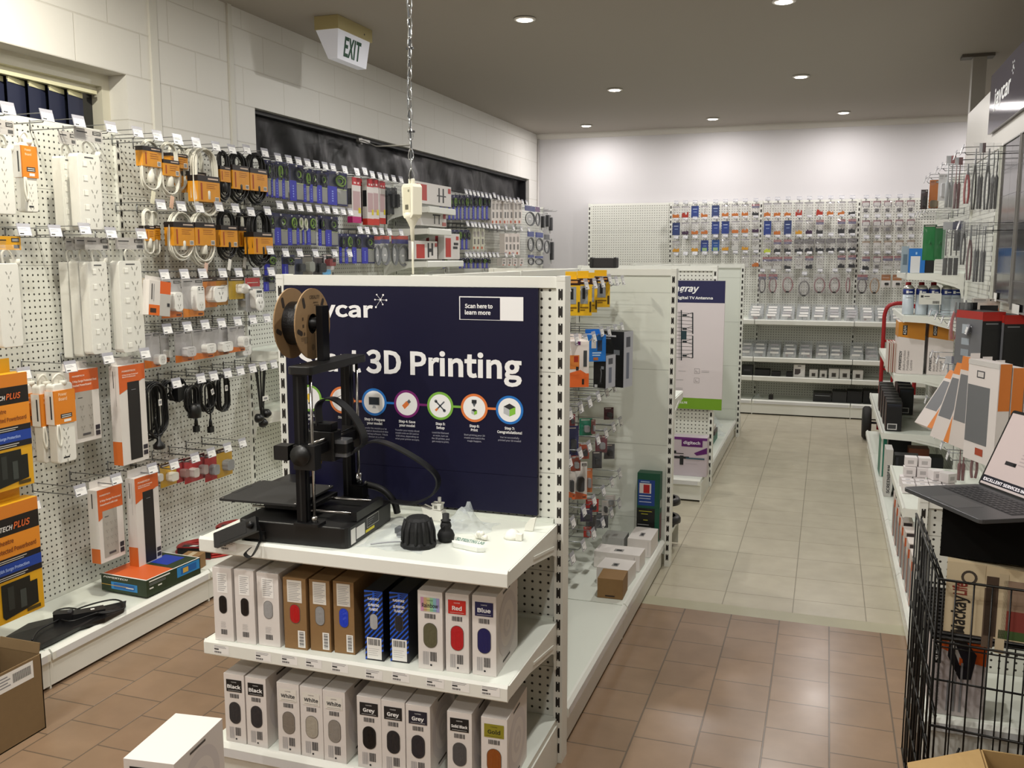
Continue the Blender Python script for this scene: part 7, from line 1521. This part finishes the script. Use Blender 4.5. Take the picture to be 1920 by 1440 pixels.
# ---------------------------------------------------------------- wire cage, newspapers, black box, laptop
CW = mat('#0e0c0b', .35, metal=.4, name='cage_wire'); cg = empty('wire_cage', (.288, 2.385, 0), 0, 'black folding wire cage in the right foreground', 'cage')
def panel(x0, y0, x1, y1, H, nv, hz, nm, r=.0022, z0=.01):
    g = MB()
    for k in range(nv+1): t = k/nv; x, y = x0+(x1-x0)*t, y0+(y1-y0)*t; g.tube([(x, y, z0), (x, y, H)], r, CW, 5)
    for z in hz: g.tube([(x0, y0, z), (x1, y1, z)], r*1.5, CW, 5)
    g.obj(nm, cg)
panel(0, 0, .0, .61, .78, 9, (.012, .18, .34, .50, .64, .778), 'side_panel', .0026)
panel(.014, .01, .014, .60, .775, 7, (.02, .26, .42, .58, .765), 'side_panel', .0026)
panel(0, 0, .78, -.10, .78, 20, (.012, .20, .40, .62, .778), 'front_panel')
panel(.0, .52, .78, .42, .60, 20, (.012, .30, .45, .598), 'rear_panel')
g = MB(); g.tube([(.02, .01, .26), (.05, .02, .26), (.075, .02, .34)], .003, CW, 6); g.obj('latch', cg, label='bent wire latch')
g = MB(); g.box(.06, .75, .0, .40, .022, .055, mat('#141414', .5)); g.obj('tray', cg, label='black plastic tray')
for k in range(2): pass
g = MB(); g.box(.005, .77, .10, .50, .585, .590, CW)
for k in range(16): g.tube([(.005, .04+.03*k, .592), (.77, -.04+.03*k, .592)], .002, CW, 5)
g.obj('inner_shelf', cg)
NEWS = mat('#c9b896', .8, name='newsprint'); np2 = empty('newspaper_bundle', (.303, 2.396, .597), math.atan2(-.10, .78), 'bundle of folded newspapers standing inside the wire cage front', 'newspapers')
g = MB()
for k in range(5):
    y = .006+.014*k; g.ext([(0, .035), (.62, .035), (.62, .205-.004*k), (.30, .207), (.14, .213), (.0, .222-.003*k)], 'y', y, y+.011, mat(['#cdbd9d', '#bcab8b', '#c6b594', '#b5a484', '#c4b392'][k], .8))
g.obj('papers', np2)
g = MB(); y = .0052; T = lambda a, b_, c, d, m: g.rect(a, b_, c, d, y, mat(m, .8))
T(.0, .085, .036, .215, '#bfb092'); T(.085, .11, .01, .16, '#5a4a3c'); T(.115, .135, .0, .20, '#c4b598'); T(.088, .115, .04, .19, '#4a3a2e'); T(.125, .180, .06, .11, '#7a3028'); T(.125, .180, .11, .185, '#8a7462'); T(.12, .180, .038, .06, '#3a5226'); T(.19, .235, .04, .19, '#a39478'); T(.205, .232, .12, .18, '#4a3a30'); T(.245, .33, .038, .185, '#5a2e22'); T(.255, .3, .10, .17, '#2e2822'); T(.335, .42, .038, .18, '#3a2418'); T(.345, .41, .10, .16, '#6a3018'); T(.43, .6, .038, .19, '#4a3e30')
y = .0048
for k in range(8): T(.193, .233, .03+.02*k, .034+.02*k, '#8a7c68')
g.text('Mackay', .046, .036, .028, .0044, mat('#1a1612', .8), w=.095, rot=PI/2); g.text('Life', .046, .134, .028, .0044, mat('#7a2a20', .8), w=.03, rot=PI/2); g.disc(.050, .180, .018, .0046, mat('#3c332b', .8), 16); g.disc(.050, .180, .012, .0044, mat('#b9a98c', .8), 16)
g.obj('front_page', np2)
# black box carrying the laptop
lc = at(1838, 978, Z=.965); lf = at(1693, 915, Z=.965); ax = (lc-lf); ang = math.atan2(ax.y, ax.x); uw = ax.length
ux = Vector((math.cos(ang), math.sin(ang), 0)); uy = Vector((-math.sin(ang), math.cos(ang), 0))
base = lf+ux*uw/2
cxy = Vector((.46, 2.56, 0))
g = MB(); g.box(-.165, .235, -.105, .10, 0, .135, mat('#060606', .8, name='matte_black_box', spec=.15)); tag(g.obj('black_box', loc=(.47, 2.515, .8225), rz=math.atan2(-.10, .78), bevel=.002), 'matte black box carrying the laptop on top of the newspapers', 'box')
lp = empty('laptop', (base.x, base.y, .9585), ang, 'open grey laptop on the black box at right edge', 'laptop'); SIL = mat('#4c4d50', .35, metal=.5, name='space_grey')
dp = .215; g = MB(); g.rbox(-uw/2, uw/2, 0, dp, 0, .010, .012, SIL); g.obj('base', lp, bevel=.001)
g = MB(); g.box(-uw/2+.022, uw/2-.022, .095, dp-.022, .0100, .0104, mat('#17171a', .5)); K_ = mat('#232327', .45)
for r_ in range(6):
    for c_ in range(14): x = -uw/2+.026+c_*(uw-.052)/14; y = .098+r_*.0158; g.box(x, x+(uw-.052)/14-.003, y, y+.0130 if r_ < 5 else y+.008, .0104, .0112, K_)
o = g.obj('keyboard', lp); g = MB(); g.rbox(-.055, .055, .010, .082, .0100, .0103, .004, mat('#56575a', .3, metal=.5)); g.obj('trackpad', lp)
g = MB(); g.T = Matrix.Translation((0, dp-.004, .010)) @ Matrix.Rotation(math.radians(-24), 4, 'X')
sh = .212; g.rbox(-uw/2, uw/2, 0, .006, 0, sh, .008, mat('#121214', .3), ax='y'); g.obj('lid', lp)
g = MB(); g.T = Matrix.Translation((0, dp-.004, .010)) @ Matrix.Rotation(math.radians(-24), 4, 'X'); SC = mat('#a89a98', .4, emit=.28); y = -.0006
g.rect(-uw/2+.006, uw/2-.006, .030, sh-.008, y, SC); g.rect(-uw/2+.006, uw/2-.006, .012, .030, y, mat('#0e0f1c', .3, emit=.3)); g.rect(-uw/2+.006, uw/2-.006, .006, .012, y, mat('#a59a98', .3, emit=.3))
g.text('EXCELLENT SERVICES IN THE WHITSUNDAYS', -uw/2+.012-.05+.05, .016, .0075, y-.0003, mat('#c9c4c8', .4, emit=.5), w=uw-.03)
gi = mat('#8d7f80', .5, emit=.35)
for k in range(8): g.rect(-.05, .09-(k*7 % 5)*.006, .14-k*.009, .143-k*.009, y-.0002, gi)
g.rect(-.02, .06, .165, .175, y-.0002, gi); T_ = mat('#15131a', .4); g.poly(stadium(-.06, .075, .005, .005, 4), y-.0003, T_); g.rect(-.095, -.055, .070, .080, y-.0003, T_); g.rect(-.03, .02, sh-.024, sh-.018, y-.0003, T_); g.obj('screen', lp, label='lit screen showing a pale web page')
# open cardboard box, bottom right corner
cb = empty('cardboard_box', (.385, 1.93, .0), 0, 'open cardboard box at the bottom right corner of the photo', 'box'); CBO = mat('#b0905e', .8, name='cardboard_light', var=.06, bscale=40); zc = .42
g = MB()
for (a, b_, c, d) in ((0, .45, 0, .004), (0, .45, .326, .33), (0, .004, 0, .33), (.446, .45, 0, .33)): g.box(a, b_, c, d, 0, zc, CBO)
g.box(0, .45, 0, .33, 0, .004, CBO); g.obj('carton', cb)
g = MB(); g.T = Matrix.Translation((0, 0, zc)) @ Matrix.Rotation(math.radians(-4), 4, 'Y'); g.prism([(-.003, .01, 0), (-.003, .322, 0), (-.165, .225, 0), (-.165, .06, 0)], [(-.003, .01, .004), (-.003, .322, .004), (-.165, .225, .004), (-.165, .06, .004)], CBO); g.obj('flap', cb, label='folded out cardboard flap')
# ---------------------------------------------------------------- things low at left
bxx = LX+.39
# green box, small brown box, red cords, black mat pack
A, B = at(215, 1112, Z=DK0+.001), at(278, 1124, Z=DK0+.001)
C_ = at(353, 1075, Z=DK0+.001); L1 = (C_-B); A = A-Vector((.060, 0, 0)); w1 = (B-A).length
r = empty('product_box', (A.x, A.y, DK0+.001), math.atan2((B-A).y, (B-A).x), 'green box with orange and white lid picturing a blue socket, left base shelf', 'box'); w = w1; d = L1.length; h = at(215, 1082, Y=A.y).z-DK0
GB = mat('#25351d', .5, var=.3, bscale=40); g = MB(); g.box(0, w, 0, d, 0, h, GB); W_ = PAPER
g.quad((0, 0, h+.0004), (w, 0, h+.0004), (w, d, h+.0004), (0, d, h+.0004), W_); g.quad((.006, .008, h+.0008), (w-.006, .008, h+.0008), (w-.006, d*.5, h+.0008), (.006, d*.5, h+.0008), mat('#cf5f2a')); g.quad((.006, d*.5, h+.0008), (w-.006, d*.5, h+.0008), (w-.006, d-.006, h+.0008), (.006, d-.006, h+.0008), GB); g.quad((w*.3, d*.58, h+.001), (w*.75, d*.58, h+.001), (w*.75, d*.92, h+.001), (w*.3, d*.92, h+.001), BLUE)
g.text('POWERTECH', w*.05, h*.80, h*.10, -.0006, W_, w=w*.55, italic=True); g.rect(w*.22, w*.80, h*.18, h*.62, -.0006, mat('#2a86c9')); g.rect(w*.28, w*.74, h*.24, h*.56, -.0009, mat('#1a5fa8')); g.rect(0, w*.6, h*.38, h*.42, -.0012, mat('#d0a848')); g.rect(w*.55, w*.72, h*.34, h*.40, -.0012, W_)
def sd_(u0, u1, v0, v1, m, e=.0006): x = w+e; g.add([(x, u0*d, v0*h), (x, u1*d, v0*h), (x, u1*d, v1*h), (x, u0*d, v1*h)], [(0, 1, 2, 3)], m)
sd_(.55, .98, .35, .95, mat('#2a86c9')); sd_(.62, .92, .45, .85, mat('#1a5fa8'), .0009); sd_(.66, .76, .5, .8, mat('#d0a848'), .0012); sd_(.05, .42, .82, .90, W_); sd_(.05, .34, .70, .73, GREYINK); sd_(.05, .34, .62, .65, GREYINK); sd_(.05, .12, .4, .48, W_); sd_(.2, .27, .4, .48, W_)
g.obj('carton', r, bevel=.001)
p = at(352, 1080, Z=DK0+.001); g = MB(); g.box(0, .085, 0, .085, 0, .065, CARDB); g.quad((.03, .01, .0655), (.055, .01, .0655), (.055, .075, .0655), (.03, .075, .0655), mat('#b9a98c')); g.rect(.005, .018, .006, .024, -.0006, PAPER); tag(g.obj('carton', loc=(p.x-.075, p.y+.03, DK0+.001), rz=.15, bevel=.001), 'small brown cardboard carton beside the green box, left base shelf', 'carton')
def redcord(cx, cy, z, R_, n, lab, band=True, sx=1.):
    r = empty('extension_cord', (cx, cy, z), .3, lab, 'extension cord', 'red extension cords'); m = mat('#a8231b', .4); g = MB(); q = random.Random(n)
    for k in range(n): rr_ = R_*(1-.05*(k % 5))+q.uniform(-.004, .004); g.tube([(rr_*sx*math.cos(t), rr_*math.sin(t), .006+.011*(k//5)+.002*(k % 2)) for t in [2*PI*i/24 for i in range(24)]], .0052, m, 6, closed=True)
    g.obj('cord', r)
    g = MB(); hz = .013*(n//5+1)+.006; g.box(-R_*.45*sx-.03, R_*.45*sx-.0, -R_*1.05, -R_*.45, .0, hz, mat('#8a161c', .4)); g.box(-R_*.45*sx-.031, R_*.45*sx+.001, -R_*1.055, -R_*1.0, .004, hz-.004, mat('#0f0b0c', .4)); g.quad((-R_*.4*sx-.02, -R_*1.0, hz+.0005), (R_*.1, -R_*1.0, hz+.0005), (R_*.1, -R_*.7, hz+.0005), (-R_*.4*sx-.02, -R_*.7, hz+.0005), mat('#17090b', .4)); g.quad((-R_*.3*sx, -R_*.95, hz+.001), (-R_*.1, -R_*.95, hz+.001), (0, -R_*.8, hz+.001), (-R_*.2*sx, -R_*.8, hz+.001), PAPER); g.obj('card_band', r); return r
p = at(370, 1050, Z=DK0+.02); redcord(-2.79, p.y+.17, DK0+.001, .115, 15, 'red coiled extension cord lying beside the small brown carton', sx=1.2)
p = at(375, 1010, Z=DK0+.06); redcord(-2.80, p.y+.30, DK0+.001, .115, 20, 'red coiled extension cord behind the first, partly under the printer shelf', sx=1.1)
# black bag with cable on the base shelf, near left
q0 = [at(a, b_, Z=DK0+.012) for a, b_ in ((52, 1172), (236, 1132), (232, 1146), (196, 1165), (150, 1178), (98, 1205), (20, 1240), (10, 1200))]
bgm = mat('#0c0c0e', .38, bump=.5, bscale=25); r = empty('black_bag', (0, 0, 0), 0, 'flat black padded bag with a coiled cable on top, left base shelf', 'bag')
g = MB(); g.prism([(p.x, p.y, DK0+.0075) for p in q0], [(p.x*.998-.002, p.y, DK0+.020+.006*(i % 2)) for i, p in enumerate(q0)], bgm); g.obj('sleeve', r)
g = MB(); pt = [at(a, b_, Z=DK0+.035) for a, b_ in ((60, 1200), (75, 1180), (110, 1162), (150, 1140), (205, 1125), (228, 1128), (232, 1140), (190, 1150), (130, 1140), (100, 1150), (130, 1165), (180, 1150), (215, 1145))]; g.tube(arc([tuple(p) for p in pt], 5), .0035, BLACKP, 6); g.obj('cable', r)
p = at(118, 1160, Z=DK0+.03); g = MB(); g.T = Matrix.Translation((p.x, p.y, DK0+.022)) @ Matrix.Rotation(.6, 4, 'Z'); g.box(-.03, .035, -.022, .022, 0, .035, BLACKP); [g.box(.02, .034, a, a+.004, .035, .040, CHROME) for a in (-.01, .006)]; g.obj('plug', r)
p = at(165, 1150, Z=DK0+.03); g = MB(); g.T = Matrix.Translation((p.x, p.y, DK0+.024)) @ Matrix.Rotation(.9, 4, 'Z'); g.box(-.06, .06, -.025, .025, 0, .02, mat('#151517', .35)); g.quad((.01, -.008, .0206), (.024, -.008, .0206), (.024, .006, .0206), (.01, .006, .0206), PAPER); g.obj('power_adaptor', r)
# brown carton with label at left edge, dark items behind it
XF = -2.405; cb = empty('cardboard_box', (XF, 2.24, 0), 0, 'brown open cardboard box with white barcode label at the left edge', 'box'); CBD = mat('#7d6646', .8, name='cardboard_left', var=.06, bscale=40)
zc = at(84, 1222, X=XF).z; th = .004; Wd, Lg = .18, .42
g = MB(); g.box(-th, 0, -Lg, 0, 0, zc, CBD); g.box(-Wd, -Wd+th, -Lg, 0, 0, zc, CBD); g.box(-Wd, 0, -th, 0, 0, zc, CBD); g.box(-Wd, 0, -Lg, -Lg+th, 0, zc, CBD); g.box(-Wd, 0, -Lg, 0, 0, th, CBD); g.obj('carton', cb)
g = MB(); g.T = Matrix.Translation((0, -.001, zc)) @ Matrix.Rotation(math.radians(-12), 4, 'X'); g.box(-Wd+.006, -.006, -th, 0, 0, .035, CBD); g.obj('flap', cb)
g = MB(); x = .0006; q = lambda u0, u1, v0, v1, m, e=0: g.add([(x+e, u0, v0), (x+e, u1, v0), (x+e, u1, v1), (x+e, u0, v1)], [(0, 1, 2, 3)], m)
q(-.25, -.035, zc-.066, zc-.008, PAPER)
u = -.115
while u < -.045: q(u, u+.0022, zc-.050, zc-.020, INK, .0004); u += .0042+.002*(int(u*1e4) % 3 == 0)
for k in range(4): q(-.24, -.135+.01*(k % 2), zc-.022-.010*k, zc-.018-.010*k, GREYINK, .0004)
g.obj('shipping_label', cb, label='white shipping label with barcode')
r = empty('tablet_case', (-2.80, 2.17, DK0+.001), .2, 'black gadget with pale screen edge behind the left cardboard box', 'gadget'); g = MB()
g.box(-.09, .09, -.10, .10, 0, .012, BLACKP); g.box(-.08, .08, -.09, .09, .012, .014, mat('#3a4040', .15)); g.obj('body', r); g = MB(); g.box(.03, .09, -.04, .07, .014, .036, BLACKM); g.cyl((.0, -.06, .022), (.0, .05, .022), .008, BLACKP, 8); g.obj('bracket', r)
# ---------------------------------------------------------------- settle: small nudges so that nothing touches through its neighbour
NUDGE = {'product_box.109': (-.006, 0, .0075), 'carton.113': (-.01, .02, .0), 'carton.048': (-.022, 0, 0), 'plastic_bag.003': (-.02, .03, 0), 'plastic_bag.004': (-.07, .10, 0),
 'product_box.072': (-.012, -.03, 0), 'blister_pack.029': (-.03, 0, 0), 'product_box.012': (-.012, 0, 0), 'product_box.023': (.012, 0, 0), 'product_box.026': (.012, 0, 0), 'product_box.045': (.02, .05, 0),
 'power_board.007': (-.025, 0, 0), 'power_board.009': (-.02, 0, 0), 'spray_can.007': (-.012, -.0, 0), 'newspaper_bundle': (.006, .016, .004), 'magazine_stack': (-.012, 0, 0), 'parts_bin.011': (.006, 0, 0),
 'product_box': (-.012, .02, 0), 'blister_pack.064': (0, .04, 0), 'blister_pack.065': (0, .04, 0), 'power_lead.003': (.035, 0, 0), 'cable_pack.033': (0, .006, 0), 'extension_cord.015': (.016, 0, 0)}
for k in ('326', '331', '157', '150', '160', '041', '091', '047', '050', '100', '048', '012', '011', '062', '081', '082', '022', '035'): NUDGE['peg_hook.'+k] = (0, 0, .012)
for k, d in NUDGE.items():
    o = bpy.data.objects.get(k)
    if o: o.location = Vector(o.location)+Vector(d)
